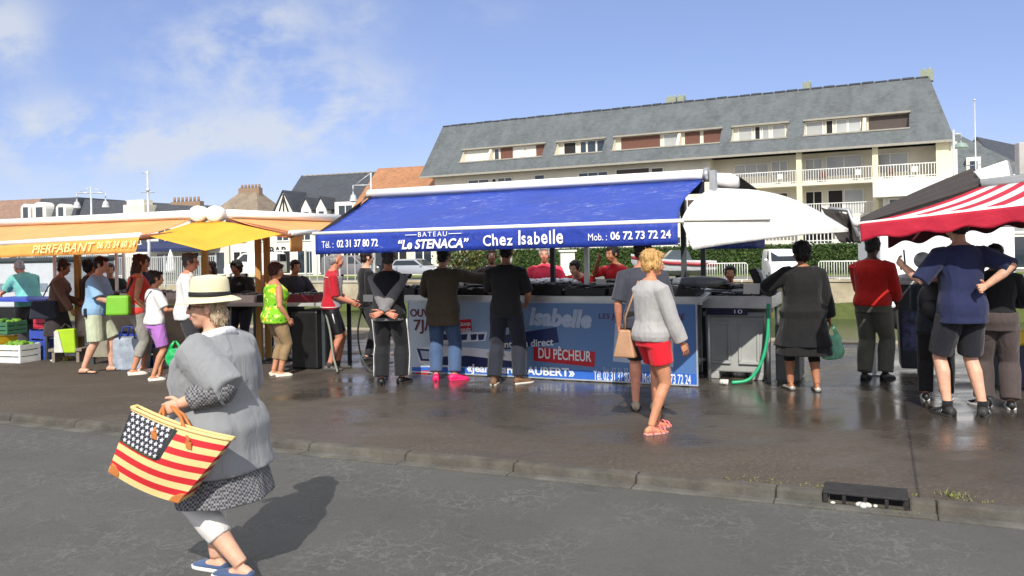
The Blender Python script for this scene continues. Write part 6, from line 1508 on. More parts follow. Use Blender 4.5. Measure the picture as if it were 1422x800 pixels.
# cloth between the bar and the casing, stripes running up it
kk = (B1-B0).normalized(); LB = (B2-B0).length
def sfn(u, v):
    hi = A0.lerp(A1, max(0, u)); lo = B0.lerp(B2, u); p = lo.lerp(hi, v); return p+V((0, 0, -.04*math.sin(math.pi*v)))
me = grid(sfn, 60, 10); 
ul = me.uv_layers[0]
for l_ in ul.data:
    u_, v_ = l_.uv; l_.uv = (u_+.0*v_, v_)
me.materials.append(m_strip); me.name = 'canopy'; put('canopy', me, sw, solid=.004)
def rv(u, v):
    lo = B0.lerp(B2, u)+V((0, -.03, -.155-.017*math.cos(u*LB*2*math.pi/.36))); hi = B0.lerp(B2, u)+V((0, -.02, .0)); p = lo.lerp(hi, v); return p+V((0, -1, 0))*.018*noise.noise(V((u*16, v*1.5, 4)))*(1-v)
me = grid(rv, 120, 6); me.materials.append(m_redv); me.name = 'valance'; put('valance', me, sw, solid=.004)
# dark side awning: a folded strip that falls from the casing to the corner, and the roof behind it
C0 = at(1196, 303, 8.5); C1 = at(1352, 233, 10.4)
def dk(u, v):
    lo = B0.lerp(A0, u)+V((0, 0, -.0)); hi = C0.lerp(C1, u); p = lo.lerp(hi, v); return p+V((0, 0, .012*math.sin(v*22)+.02*math.sin(math.pi*u)*v))
me = grid(dk, 16, 24); me.materials.append(m_blackc); me.name = 'side_canopy'; put('side_canopy', me, sw, solid=.004)
patch('side_canopy', [C0, at(1215, 309, 13), at(1375, 258, 13), C1], m_blackc, sw, nu=8, nv=8)
q = MB(); cc = [at(1352, 238, 10.2), at(1376, 266, 9.9), at(1384, 268, 9.9), at(1413, 258, 9.9), at(1402, 221, 10.0)]
q.prism(cc, V((.06, .22, 0))); q.build('casing', m_cas, sw, .03)
q = MB(); q.tube([A0, A1], .09, 10); q.build('cassette', m_alu, sw)
q = MB(); q.tube([B0, B2], .02, 8); q.build('front_bar', m_cas, sw)
q = MB(); p = at(1418, 216, 9.8); q.box((p.x+.0, p.y, p.z-.1), (.1, .1, .5)); q.build('mast', m_greyp, sw, .01)
q = MB(); q.ell(at(1190, 309, 8.35), (.045, .045, .05)); q.build('end_cap', m_cas, sw)
lo = B0+V((.1, 2.6, .05))
def bvf(u, v):
    a_ = B0+V((1.0, 1.6, -.02)); b_ = B2+V((.3, 1.9, .0)); lo = a_.lerp(b_, u)+V((0, 0, -.2-.03*math.cos(u*34))); return lo.lerp(a_.lerp(b_, u), v)
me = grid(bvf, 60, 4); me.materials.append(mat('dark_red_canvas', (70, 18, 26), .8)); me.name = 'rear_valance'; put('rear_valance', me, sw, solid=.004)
for px, Y, lb in ((1212, 9.4, 'thin steel post at the corner of the striped awning'),):
    p = at(px, 400, 10.6); r_ = thing('stall_post', lb, 'post', (p.x, p.y, 0)); q = MB(); q.box((p.x, p.y, .95), (.04, .04, 1.9)); q.build('shaft', m_alu, r_)
    q = MB(); q.box((p.x, p.y, .01), (.14, .14, .02)); q.build('base_plate', m_alu, r_)
# white van used by the stall
p = at(1330, 400, 15.5); wv = thing('market_van', 'white box van parked behind the striped stall', 'van', (p.x, p.y, 0), -.2); fr = Frame((p.x, p.y), -.2)
q = MB(); q.fbox(fr, -1.35, 1.0, -2.0, 0, .45, 2.0); q.build('box', mat('van_white', (232, 234, 234), .35, var=.03), wv, .05)
q = MB(); q.fbox(fr, -1.38, 1.02, -2.02, .02, 1.96, 2.06); q.fbox(fr, -1.3, .95, .0, .015, .9, .93); q.build('trim', m_soffit, wv)
for s in (-.9, .6): q = MB(); q.lathe(fr.pt(s, -.14, .32), [(.1, -.1), (.32, -.1), (.32, .1), (.1, .1)], 18, 0, M.Rotation(fr.rot, 3, 'Z')@M.Rotation(R(90), 3, 'X')); q.build('wheel', bpy.data.materials['tyre'], wv)
# dark wheeled container with a hanging dial scale on it
p = at(1271, 450, 10.9); bn = thing('ice_container', 'dark upright container with white lid behind the child with the backpack', 'container', (p.x, p.y, 0), -.35)
fr = Frame((p.x, p.y), -.4); q = MB(); q.hexa([fr.pt(-.19, .22, .06), fr.pt(.19, .22, .06), fr.pt(.19, -.2, .06), fr.pt(-.19, -.2, .06)], [fr.pt(-.23, .25, 1.15), fr.pt(.23, .25, 1.15), fr.pt(.23, -.25, 1.15), fr.pt(-.23, -.25, 1.15)]); q.build('body', mat('slate_plastic', (52, 56, 62), .5, var=.2, dirt=.2), bn, .02)
q = MB(); q.fbox(fr, -.25, .25, -.27, .27, 1.15, 1.2); q.lathe(fr.pt(0, 0, 1.2), [(.2, 0), (.22, .04), (.18, .07), (.05, .09)], 18); q.build('lid', mat('pale_grey_plastic', (190, 192, 190), .4), bn, .01)
q = MB(); q.fbox(fr, -.17, .17, .238, .25, .3, .8); q.build('poster', mat('printed_poster', (70, 74, 110), .5, var=.9, scale=9), bn)
sc2 = thing('dial_scale', 'round steel dial scale above the dark upright container', 'scale', fr.pt(.1, 0, 1.28)); q = MB(); q.lathe(fr.pt(.1, .05, 1.46), [(.005, -.03), (.1, -.03), (.11, 0), (.1, .03), (.005, .03)], 20, 0, M.Rotation(fr.rot, 3, 'Z')@M.Rotation(R(90), 3, 'X')); q.build('dial', m_steel, sc2); q = MB(); q.tube([fr.pt(.1, 0, 1.28), fr.pt(.1, .02, 1.38)], .03, 8); q.tube([fr.pt(-.1, 0, 1.3), fr.pt(-.12, 0, 1.6)], .012, 6); q.build('stand', m_dsteel, sc2)
# counter at the right edge
p0 = at(1392, 440, 9.6); p1 = at(1520, 440, 9.2); RF, RL, _r = table('grey market counter at the right edge of the picture under the striped awning', (p0.x, p0.y, 0), (p1.x, p1.y, 0), .8, 1.02, m_greyp, m_dsteel)
pc = RF.pt(.35, -.35, 1.02); crate('dark crate on the grey counter at the right edge', tuple(pc), (.5, .4, .18), m_blackp, RF.rot, content=[m_fish[0], m_fish[1]], slat=False)
p = at(1422, 478, 9.6); crate('yellow fish box stacked on a dark box beneath the right counter', (p.x, p.y, .5), (.55, .4, .14), m_ycr, -.3, slat=False)
crate('dark blue fish box on the ground beneath the right counter', (p.x, p.y+.02, .0), (.6, .42, .498), mat('navy_plastic', (34, 40, 62), .5), -.3, slat=False)
# ---------------------------------------------------------------- the people
def tl(loc, face, wp): return M.Rotation(R(face), 3, 'Z')@(V(wp)-V(loc))
fb = fabric
def pattern(name, base_c, cols, scale, thr=.5):
    """printed cloth: blotches of several colours"""
    if name in _m: return _m[name]
    t = NT(name); c = t.mix(t.noise(4), mul(lin(base_c), .85), lin(base_c))
    for i, (cl, sc_, a, b_) in enumerate(cols):
        vo = t.n('TexVoronoi', feature='F1'); vo.inputs['Scale'].default_value = scale*sc_
        mp = t.n('Mapping'); mp.inputs['Location'].default_value = (i*3.1, i*1.7, i*.9); t.l(t.tc.outputs['Object'], mp.inputs[0]); t.l(mp.outputs[0], vo.inputs['Vector'])
        dd = t.math('ADD', vo.outputs['Distance'], t.math('MULTIPLY', t.math('SUBTRACT', t.noise(scale*4*sc_, 2), .5), .3))
        c = t.mix(t.ramp(dd, [(a, 1), (b_, 0)]), c, lin(cl))
    t.base(c); t.set(.85, 0, .25); t.l(t.bump(t.noise(9, 3, .5, stretch=(1, 1, .45), dist=1.2), .5, .03), t.b.inputs['Normal'])
    _m[name] = t.m; return t.m
m_dkden = fb('dark_denim', (42, 46, 56)); m_jean = fb('blue_denim', (74, 96, 130), var=.25); m_blk = fb('black_cloth', (26, 26, 28)); m_wsh = fb('white_cloth', (226, 226, 224)); m_char = fb('charcoal_cloth', (52, 52, 56))
def bagmesh(root, pts_bottom, pts_top, m_, nm='bag_body', bev=.02): q = MB(); q.hexa(pts_bottom, pts_top); return q.build(nm, m_, root, bev)
def ground(px, py): return onz(px, py, 0)
def plastic(name, col):
    if name in _m: return _m[name]
    t = NT(name); c = lin(col); t.base(t.mix(t.ramp(t.noise(9, 5), [(.3, 0), (.7, 1)]), mul(c, .75), mul(c, 1.25))); t.set(.3, 0, .5)
    t.l(t.bump(t.noise(16, 4, .6, stretch=(1, 1, .5), dist=1), .9, .03), t.b.inputs['Normal'])
    tr = t.n('BsdfTranslucent'); tr.inputs[0].default_value = (*c, 1); ms = t.n('MixShader'); ms.inputs[0].default_value = .35
    t.l(t.b.outputs[0], ms.inputs[1]); t.l(tr.outputs[0], ms.inputs[2]); t.l(ms.outputs[0], t.out.inputs[0]); _m[name] = t.m; return t.m
def sack(label, hold, wdt, h, m_, seed=1, cat='bag', name='plastic_bag', group=None):
    """carrier bag hanging from a hand: two handle loops and a crumpled, filled body"""
    hold = V(hold); root = thing(name, label, cat, hold-V((0, 0, h)), 0, group)
    q = MB(); rings = []
    for z, k, kk in ((-h, .45, .5), (-h*.97, .8, .8), (-h*.8, 1, 1), (-h*.55, .95, .85), (-h*.38, .8, .6), (-h*.3, .7, .35)):
        rings.append(ell_ring(hold+V((0, 0, z)), V((1, 0, 0)), V((0, 1, 0)), wdt/2*k, wdt*.3*kk, 20, 2.2))
    q.loft(rings); me = remesh(q, .012, 2); displace(me, .02, 11, (1, 1, .6), seed); me.materials.append(m_); put('bag_body', me, root)
    for sd in (-1, 1):
        q = MB(); q.tube([hold+V((sd*wdt*.28, 0, -h*.36)), hold+V((sd*wdt*.16, sd*.01, -h*.15)), hold+V((sd*.01, 0, .005))], [.03, .02, .01], 8, flat=.4); q.build('handle', m_, root)
    return root
def shoulder_bag(label, strap_pts, c, size, m_, rz=0, name='shoulder_bag', mstrap=None, bev=.03, sw=.014, taper=.8):
    root = thing(name, label, 'bag', (c[0], c[1], c[2]-size[2]/2)); x, y, z = size; rm = M.Rotation(rz, 3, 'Z'); c = V(c)
    lo = [c+rm@V(k) for k in ((-x/2, -y/2, -z/2), (x/2, -y/2, -z/2), (x/2, y/2, -z/2), (-x/2, y/2, -z/2))]; hi = [c+rm@V((k[0]*taper, k[1]*taper*.7, z/2)) for k in ((-x/2, -y/2), (x/2, -y/2), (x/2, y/2), (-x/2, y/2))]
    bagmesh(root, lo, hi, m_, 'bag_body', bev)
    q = MB(); q.tube(strap_pts, sw, 8, flat=.5); q.build('strap', mstrap or m_, root); return root

# --- left stall, from the far end
loc = ground(42, 487)
person('person in a turquoise shirt and baggy dark trousers bent over the blue table', loc, -62, 'ruddy', ('balding', 'white'), dict(mat=fb('turquoise_check', (120, 196, 184), var=.25), sleeve=.5, hem=-.1, loose=.03, flare=.06, collar=True, sflare=.03),
       (), dict(type='trousers', mat=fb('charcoal_trousers', (66, 64, 66)), loose=.02, flare=.035), dict(type='shoe', mat=mat('brown_leather', (84, 62, 48), .5)), H=1.74, w=1.12, lean=30, feet=((-.13, -.02), (.14, .08)), hands=((-.16, .58, 1.06), (.2, .5, 1.06)), head=(-10, 12), vox=.011, belly=.04)
loc = ground(82, 500)
rt, b = person('person with upswept hair in a brown cardigan and dark skirt', loc, 80, 'olive', ('updo', 'brown'), dict(mat=fb('brown_knit', (112, 86, 72), knit=30), sleeve=1, hem=-.08, loose=.02, flare=.03), (), dict(type='long_skirt', mat=fb('dark_skirt', (54, 48, 50)), z=.42, flare=.07), dict(type='sandal', mat=mat('yellow_sandal', (206, 204, 70), .5), sole=mat('yellow_sole', (180, 176, 70), .6)),
       H=1.66, fem=True, w=1.08, lean=8, feet=((-.08, .02), (.09, .0)), hands=((-.12, .28, .95), (.2, .3, .78)), head=(0, 14), vox=.011)
shoulder_bag('big dark navy shoulder bag hanging behind the woman in the brown cardigan', [at(74, 388, loc.y-.1), at(66, 400, loc.y-.22), at(60, 412, loc.y-.22)], at(62, 430, loc.y-.22), (.46, .16, .3), fb('navy_bag', (40, 44, 56)), .1, taper=.85)
q = MB(); bp = at(95, 478, loc.y-.3); root = thing('lime_bag', 'lime green shopping bag with clear side held low by the woman in brown', 'bag', bp-V((0, 0, .1)))
bagmesh(root, [bp+V(k) for k in ((-.16, -.05, -.14), (.14, -.05, -.14), (.14, .06, -.14), (-.16, .06, -.14))], [bp+V(k) for k in ((-.2, -.05, .24), (.12, -.05, .26), (.12, .06, .26), (-.2, .06, .24))], mat('lime_plastic', (160, 196, 40), .4, var=.1), 'bag_body', .02)
q.hexa([bp+V(k) for k in ((-.2, -.07, -.13), (-.05, -.07, -.13), (-.05, -.055, -.13), (-.2, -.055, -.13))], [bp+V(k) for k in ((-.2, -.07, .22), (-.13, -.07, .22), (-.13, -.055, .22), (-.2, -.055, .22))]); q.build('side_panel', mat('clear_plastic', (196, 200, 190), .3), root, .01)
q = MB(); q.tube([bp+V((-.15, 0, .22)), bp+V((-.04, 0, .34)), bp+V((.08, 0, .24))], .012, 6); q.build('handle', m_dsteel, root)
loc = ground(112, 500)+V((0, .35, 0))
person('person with black curly hair in a dark top and pale patterned long skirt', loc, 40, 'olive', ('curly', 'black'), dict(mat=fb('dark_grey_top', (60, 54, 56)), sleeve=1, hem=-.06, loose=.015), (), dict(type='long_skirt', mat=pattern('pale_print', (196, 186, 168), [((140, 130, 120), 3, .2, .35), ((222, 214, 200), 5, .2, .3)], 8), z=.38, flare=.09), dict(type='sandal', mat=mat('tan_leather', (150, 104, 70), .5)), H=1.66, fem=True, w=1.08, feet=((-.08, 0), (.09, .03)), hands=(None, (.1, .34, 1.0)), vox=.011)
loc = ground(135, 517)
rt, b = person('person in a pale blue T-shirt, pale green shorts and flip flops', loc, 84, 'fair', ('short', 'dkbrown'), dict(mat=fb('pale_blue_cotton', (142, 180, 214)), sleeve=.46, hem=-.07, loose=.03, sflare=.035), (), dict(type='shorts', mat=fb('pale_green_cotton', (186, 194, 166)), len=.5, loose=.024, flare=.09, waist=.0), dict(type='flip_flop', mat=m_blackp),
       H=1.72, w=1.06, lean=7, feet=((-.1, .17), (.1, -.15)), hands=((-.05, .36, 1.06), (.17, .36, 1.02)), elbows=(None, (.5, -.8, -.3)), head=(6, 10), belly=.03, vox=.01)
q = MB(); pp = wm(rt)@V((.2, -.07, .9)); q.box(pp, (.04, .07, .13)); tag(q.build('belt_pouch', m_blackp, None, .012), 'small black pouch on the hip of the man in pale blue', 'pouch')
loc = ground(191, 519)
rt, b = person('person in a coral sleeveless top and grey cropped trousers with long dark brown hair', loc, 52, 'tan', ('long', 'auburn'), dict(mat=fb('coral_jersey', (224, 72, 62)), sleeve=0, hem=-.05, loose=.014, neck=.5), (), dict(type='capris', mat=fb('grey_linen', (148, 146, 138)), len=.78, loose=.015, flare=.01), dict(type='shoe', mat=mat('pale_shoe', (214, 206, 196), .6), sole=mat('pale_sole', (220, 215, 205), .7), high=.05),
       H=1.74, fem=True, w=1.05, lean=5, feet=((-.09, .1), (.1, -.08)), hands=((-.12, .38, .9), (.17, .12, .92)), head=(10, 6), vox=.01)
sh = wm(rt)@b.shj[0]
shoulder_bag('bright green cooler bag hanging behind the woman in the coral top', [sh+V((.0, -.06, .07)), at(183, 390, loc.y-.32), at(176, 406, loc.y-.32)], at(165, 424, loc.y-.32), (.31, .2, .28), mat('green_cooler', (108, 172, 36), .5, var=.08, bump=.2), .15, 'cooler_bag', m_blackp, taper=.98, sw=.02)
loc = ground(217, 527)
rt, b = person('girl in a white T-shirt and lilac shorts with a thin bag strap across her back', loc, 48, 'tan', ('bun', 'dkbrown'), dict(mat=m_wsh, sleeve=.4, hem=-.03, loose=.022, sflare=.02), (), dict(type='shorts', mat=fb('lilac_cotton', (176, 116, 192)), len=.43, loose=.018, flare=.05, waist=.03), dict(type='shoe', mat=mat('pale_shoe', (214, 206, 196), .6), sole=mat('pale_sole', (220, 215, 205), .7), high=.045), H=1.5, fem=True, feet=((-.07, .08), (.09, -.07)), hands=((-.08, .3, .92), (.14, .28, .95)), head=(10, 6), vox=.0095)
q = MB(); q.tube([wm(rt)@V(k) for k in ((.12, -.085, 1.24), (.02, -.125, 1.12), (-.1, -.12, .98), (-.18, -.04, .86), (-.21, .03, .8))], .008, 6); o = q.build('bag_strap', mat('grey_strap', (108, 100, 112), .7)); o2 = thing('crossbody_bag', 'small mauve bag on a strap at the hip of the girl in white', 'bag', wm(rt)@V((-.22, .02, .7))); o.parent = o2; o.matrix_parent_inverse = wm(o2).inverted()
pp = wm(rt)@V((-.23, .02, .74)); q = MB(); q.box(pp, (.06, .16, .17), -.8); q.build('bag_body', mat('mauve_cloth', (132, 112, 132), .8), o2, .02)
loc = ground(262, 528)
rt, b = person('person in a white shirt and dark trousers with grey hair and glasses', loc, 72, 'ruddy', ('short', 'dkgrey'), dict(mat=m_wsh, sleeve=.9, hem=-.09, loose=.025, collar=True), (), dict(type='trousers', mat=m_char, loose=.018, flare=.02), dict(type='shoe', mat=m_blackp), H=1.74, w=1.1, lean=3, feet=((-.1, .05), (.1, -.05)), hands=((-.1, .34, 1.0), (.19, .12, .80)), head=(12, 5), glasses=True, vox=.01, belly=.03)
sack('bright green plastic carrier bag held by the man in the white shirt', at(243, 474, loc.y-.36), .26, .34, plastic('green_film', (40, 196, 110)), 3)
loc = ground(384, 522)
floral = pattern('floral_print', (128, 196, 40), [((220, 236, 120), 1.3, .25, .4), ((30, 130, 60), 1.7, .18, .3), ((250, 214, 40), .8, .2, .3), ((240, 240, 220), 2.5, .08, .16)], 9)
person('person with short dark hair in a bright green floral top and khaki cropped trousers', loc, 52, 'tan', ('fluffy', 'auburn'), dict(mat=floral, sleeve=0, hem=-.1, loose=.025, flare=.05, neck=.5), (), dict(type='capris', mat=fb('khaki_cotton', (150, 126, 92)), len=.8, loose=.014), dict(type='shoe', mat=mat('cream_shoe', (222, 208, 180), .6), sole=mat('pale_sole', (220, 215, 205), .7), high=.05), H=1.57, fem=True, w=1.16, feet=((-.09, .0), (.09, .02)), hands=((-.16, .2, .8), (.22, .1, .8)), head=(38, 6), vox=.01)
loc = ground(462, 514)
jer = fb('red_jersey', (190, 30, 48), var=.1)
def cyc(b, root, cloth):
    q = MB(); sl = MB()
    b.arm(sl, 0, .5, grow=.016)
    p, X, Y, Z = b.at(.25); q = MB(); 
    for sd in (1,):
        q.loft([ell_ring(b.at(t)[0]+b.at(t)[1]*.07+b.at(t)[2]*.055, b.at(t)[1], b.at(t)[2], .1, .09) for t in (0, .1, .2, .3, .4, .47)])
    cloth('jersey_panel', q, fb('grey_jersey', (150, 146, 150)))
    q = MB()
    for t in (.01, .44): p, X, Y, Z = b.at(t); rx, ry, oy = b.prof(t); r_ = ell_ring(p+Y*oy, X, Y, rx+.022, ry+.022); q.tube(r_+[r_[0]], .006, 5, cap=False)
    q.build('piping', m_wsh, root, world=False)
person('cyclist in a red and grey jersey with black shorts and grey trainers', loc, 76, 'ruddy', ('balding', 'grey'), dict(mat=jer, sleeve=.5, hem=-.02, loose=.016, collar=True), (), dict(type='shorts', mat=mat('lycra_black', (26, 26, 30), .5, var=.3), len=.44, loose=.008, stripe=m_wsh), dict(type='trainer', mat=mat('grey_trainer', (84, 80, 76), .6, var=.3), sole=mat('dark_sole', (54, 52, 50), .7), sock=mat('grey_sock', (60, 58, 58), .8)), H=1.72, w=1.0, lean=6, feet=((-.08, .08), (.09, -.05)), hands=((.02, .3, .98), (.13, .27, .98)), head=(-4, 10), extra=cyc, vox=.0095)
loc = ground(511, 501)
person('person in dark clothes standing between the cyclist and the black vest man', loc, 62, 'fair', ('short', 'dkbrown'), dict(mat=m_blk, sleeve=1, hem=-.06, loose=.02), (), dict(type='trousers', mat=m_char, loose=.015), dict(type='shoe', mat=m_blackp), H=1.74, feet=((-.1, .05), (.1, -.05)), hands=((-.1, .36, 1.05), None), vox=.011)
loc = ground(542, 534)
def vest(b, root, cloth):
    q = MB(); a = b.hc; 
    pass
person('person in a black vest over grey sleeves holding both hands behind the back', loc, 4, 'ruddy', ('short', 'dkgrey'), dict(mat=fb('grey_fleece', (126, 124, 124)), sleeve=.98, hem=-.10, loose=.018, flare=.03), (dict(name='vest', mat=fb('black_quilt', (30, 31, 34)), sleeve=0, hem=-.06, loose=.034, flare=.03, collar=True),), dict(type='track_trousers', mat=fb('black_track', (34, 34, 37)), loose=.025, flare=.03, stripe=m_wsh), dict(type='trainer', mat=m_blackp, sole=mat('dark_sole', (54, 52, 50), .7)),
       H=1.74, w=1.1, feet=((-.12, .02), (.13, .1)), toe=(14, 25), hands=((.045, -.245, .90), (-.045, -.255, .93)), elbows=((-1, -.35, 0), (1, -.35, 0)), palm=((0, -1, .2), (0, -1, .2)), hdir=((1, -.1, -.35), (-1, -.1, -.35)) if 0 else (V((.9, -.05, -.35)), V((-.9, -.05, -.35))), head=(0, 4), vox=.0095)
loc = ground(617, 528)
person('person in an olive brown blazer, blue jeans and bright pink clogs', loc, 6, 'fair', ('short', 'black'), dict(mat=fb('olive_tweed', (84, 74, 58)), sleeve=.97, hem=-.20, loose=.032, flare=.03, collar=True), (), dict(type='jeans', mat=m_jean, loose=.016, flare=.03, len=.97), dict(type='clog', mat=mat('pink_rubber', (238, 40, 104), .45), sole=mat('pink_rubber', (238, 40, 104), .45)), H=1.75, w=1.1, lean=6, feet=((-.11, .0), (.14, -.01)), toe=(10, 60), hands=((-.2, .42, 1.12), (.62, .42, 1.30)), elbows=(None, (.4, -.6, -.8)), head=(20, 6), vox=.0095)
loc = ground(705, 534)
person('person in a black T-shirt and dark jeans leaning at the counter', loc, 10, 'tan', ('short', 'black'), dict(mat=fb('washed_black', (42, 42, 42)), sleeve=.46, hem=-.07, loose=.024, sflare=.03), (), dict(type='jeans', mat=m_dkden, loose=.02, flare=.035), dict(type='shoe', mat=mat('brown_suede', (118, 88, 64), .8), sole=mat('pale_sole', (220, 215, 205), .7)), H=1.8, w=1.02, lean=5, feet=((-.17, -.02), (.14, .06)), toe=(0, 45), hands=((-.16, .42, 1.14), (.22, .3, 1.02)), head=(0, 10), vox=.0095)
# --- vendors behind the counters
def stand(px, d): s, z = T.px(px, 380, d); return T.pt(s, d, 0)
person('vendor in a bright pink shirt and orange apron talking behind the fish counter', stand(757, -1.75), 192, 'ruddy', ('short', 'grey'), dict(mat=fb('pink_polo', (236, 62, 92)), sleeve=.5, hem=-.06, loose=.024, collar=True), (dict(name='apron', mat=fb('orange_apron', (214, 128, 50)), sleeve=0, hem=-.3, neck=.2, loose=.034, bust=False),), dict(type='trousers', mat=m_dkden, loose=.015), dict(type='shoe', mat=m_blackp), H=1.74, w=1.14, lean=4, hands=((-.3, .3, 1.0), (.3, .3, 1.0)), head=(-8, 2), vox=.01)
person('vendor in a red shirt bending low behind the fish trays by the aluminium post', stand(811, -1.8), 205, 'fair', ('short', 'dkbrown'), dict(mat=fb('red_polo', (200, 30, 42)), sleeve=.5, hem=-.06, loose=.02), (), dict(type='trousers', mat=m_dkden, loose=.015), dict(type='shoe', mat=m_blackp), H=1.66, w=1.04, lean=48, hands=((-.25, .66, .95), (.15, .66, .95)), head=(10, -5), vox=.01)
loc = stand(858, -1.75)
person('vendor in a red polo and navy apron raising one hand beside the head', loc, -128, 'olive', ('short', 'black'), dict(mat=fb('red_polo', (200, 30, 42)), sleeve=.5, hem=-.06, loose=.02, collar=True), (dict(name='apron', mat=fb('navy_apron', (46, 52, 78)), sleeve=0, hem=-.3, neck=.33, loose=.03, bust=False),), dict(type='trousers', mat=m_dkden, loose=.015), dict(type='shoe', mat=m_blackp), H=1.74, lean=10, hands=((-.2, .35, 1.0), tl(loc, -128, at(831, 362, loc.y-.25))), elbows=(None, (.5, .3, -.8)), head=(0, 4), vox=.01, palm=(None, (0, 1, 0)))
loc = stand(683, -1.7)
person('vendor in dark clothes behind the counter meeting the blazer man\'s outstretched hand', loc, 176, 'dark', ('short', 'black'), dict(mat=fb('dark_brown_shirt', (54, 44, 40)), sleeve=.9, hem=-.06, loose=.018), (), dict(type='trousers', mat=m_char, loose=.015), dict(type='shoe', mat=m_blackp), H=1.72, hands=((-.1, .45, 1.22), (.22, .35, 1.05)), vox=.011)
loc = stand(704, -2.1)
person('vendor in a white patterned headscarf half hidden behind the black shirted man', loc, 200, 'tan', ('bob', 'white'), dict(mat=pattern('white_print', (216, 212, 206), [((90, 92, 100), 2, .15, .25)], 10), sleeve=.6, hem=-.06, loose=.02), (), dict(type='trousers', mat=m_char, loose=.015), dict(type='shoe', mat=m_blackp), H=1.72, fem=True, vox=.011)
loc = onz(1014, 475, 0); loc = T.pt(T.px(1014, 385, -2.2)[0], -2.2, 0)
person('woman in a mauve top sitting behind the stainless trough', loc, 182, 'olive', ('short', 'black'), dict(mat=fb('mauve_jersey', (134, 110, 140)), sleeve=.5, hem=-.02, loose=.016), (), dict(type='trousers', mat=m_char, loose=.015), dict(type='shoe', mat=m_blackp), H=1.64, fem=True, w=1.06, hipz=.64, feet=((-.12, .42), (.12, .42)), hands=((-.2, .35, .78), (.2, .35, .78)), head=(12, 2), vox=.01)
st_ = thing('stool', 'small wooden stool under the woman in the mauve top', 'stool', loc); q = MB(); q.lathe(loc, [(.17, .5), (.18, .52), (.17, .54)], 16); q.build('seat', m_wood, st_)
for a in range(4): q = MB(); q.tube([loc+V((.12*math.cos(a*1.57+.8), .12*math.sin(a*1.57+.8), .5)), loc+V((.17*math.cos(a*1.57+.8), .17*math.sin(a*1.57+.8), 0))], .016, 6); q.build('leg', m_wood, st_)
for px, Y, f, lb, hr, tp_, sk in ((152, 14.3, 150, 'person in dark green behind the beige counter beyond the pale blue T-shirt', ('short', 'dkgrey'), fb('dark_green_shirt', (44, 56, 50)), 'fair'), (303, 14.0, 205, 'vendor in a dark grey pullover beyond the white shirted man', ('bob', 'brown'), fb('dark_grey_pullover', (60, 60, 64)), 'fair'), (383, 14.6, 170, 'person in a maroon jacket far back under the peach awning', ('short', 'grey'), fb('maroon_jacket', (92, 44, 48)), 'fair'), (205, 14.0, 215, 'vendor in a navy jacket under the yellow awning behind the coral top woman', ('short', 'brown'), fb('navy_jacket', (46, 52, 76)), 'tan'), (335, 13.7, 190, 'vendor in a black jacket behind the dark table above the hat', ('curly', 'black'), m_blk, 'olive'), (405, 13.4, 140, 'vendor in dark clothes half hidden by the woman in the green top', ('short', 'dkbrown'), m_char, 'tan')):
    p = at(px, 400, Y); person(lb, (p.x, p.y, 0), f, sk, hr, dict(mat=tp_, sleeve=.95, hem=-.08, loose=.03, collar=True), (), dict(type='trousers', mat=m_dkden, loose=.015), dict(type='shoe', mat=m_blackp), H=1.72 if px == 205 else 1.62, w=1.1, lean=6 if px == 205 else 18, hands=((-.2, .4, 1.05), (.2, .4, 1.05)), vox=.012)
# --- middle right
loc = ground(896, 570)
rt, b = person('person in a dark grey T-shirt and black shorts standing behind the blond woman', loc, 16, 'ruddy', ('short', 'dkbrown'), dict(mat=fb('dark_grey_tee', (62, 64, 74)), sleeve=.46, hem=-.08, loose=.024, sflare=.03), (), dict(type='shorts', mat=m_blk, len=.46, loose=.024, flare=.05), dict(type='trainer', mat=mat('beige_trainer', (160, 146, 126), .6, var=.3)), H=1.78, w=1.02, feet=((-.1, .02), (.1, .05)), hands=(None, None), head=(28, 2), vox=.0095)
loc = ground(908, 599)
rt, b = person('blond woman in a pale grey jumper, red shorts and pink sandals', loc, 64, 'tan', ('fluffy', 'blond'), dict(mat=fb('pale_grey_knit', (168, 166, 164), knit=45, var=.1), sleeve=.97, hem=-.045, loose=.032, flare=.0), (), dict(type='shorts', mat=fb('red_cotton', (206, 26, 42)), len=.28, loose=.022, flare=.08, waist=.06), dict(type='sandal', mat=mat('pink_strap', (228, 120, 116), .5), sole=mat('pink_sole', (214, 150, 140), .6)), H=1.66, fem=True, w=1.03, feet=((-.08, .09), (.10, -.10)), toe=(6, 2), hands=((-.12, .26, .92), (.24, .17, .80)), elbows=(None, (.3, -1, .1)), head=(12, 4), vox=.0075, curl=(40, 28))
sh = wm(rt)@b.shj[0]; 
shoulder_bag('beige leather handbag hanging at the back of the blond woman', [sh+V((-.02, -.03, .075)), sh+V((-.10, -.10, -.1)), wm(rt)@V((-.21, -.15, 1.05)), wm(rt)@V((-.22, -.15, .92))], wm(rt)@V((-.22, -.15, .80)), (.22, .10, .26), mat('beige_leather', (164, 126, 96), .5, var=.15, bump=.2), -.5, 'handbag', taper=.5, sw=.011)
loc = ground(1117, 543)
rt, b = person('woman with dark curly hair in a long dark grey coat and black leggings', loc, 4, 'olive', ('curly', 'black'), dict(mat=fb('dark_coat', (30, 30, 30)), sleeve=.97, hem=-.50, loose=.04, flare=.045, collar=True, vox=.012), (), dict(type='skirt', mat=m_blk, z=.53, flare=.09), dict(type='ballet_shoe', mat=mat('silver_leather', (178, 172, 164), .35, .3), high=.05, sole=mat('dark_sole', (54, 52, 50), .7)), H=1.72, fem=True, w=1.2, feet=((-.13, .10), (.14, -.02)), hands=((-.28, .34, 1.15), (.33, .04, .73)), elbows=((-1, -.5, -.2), None), head=(-15, 4), vox=.0095)
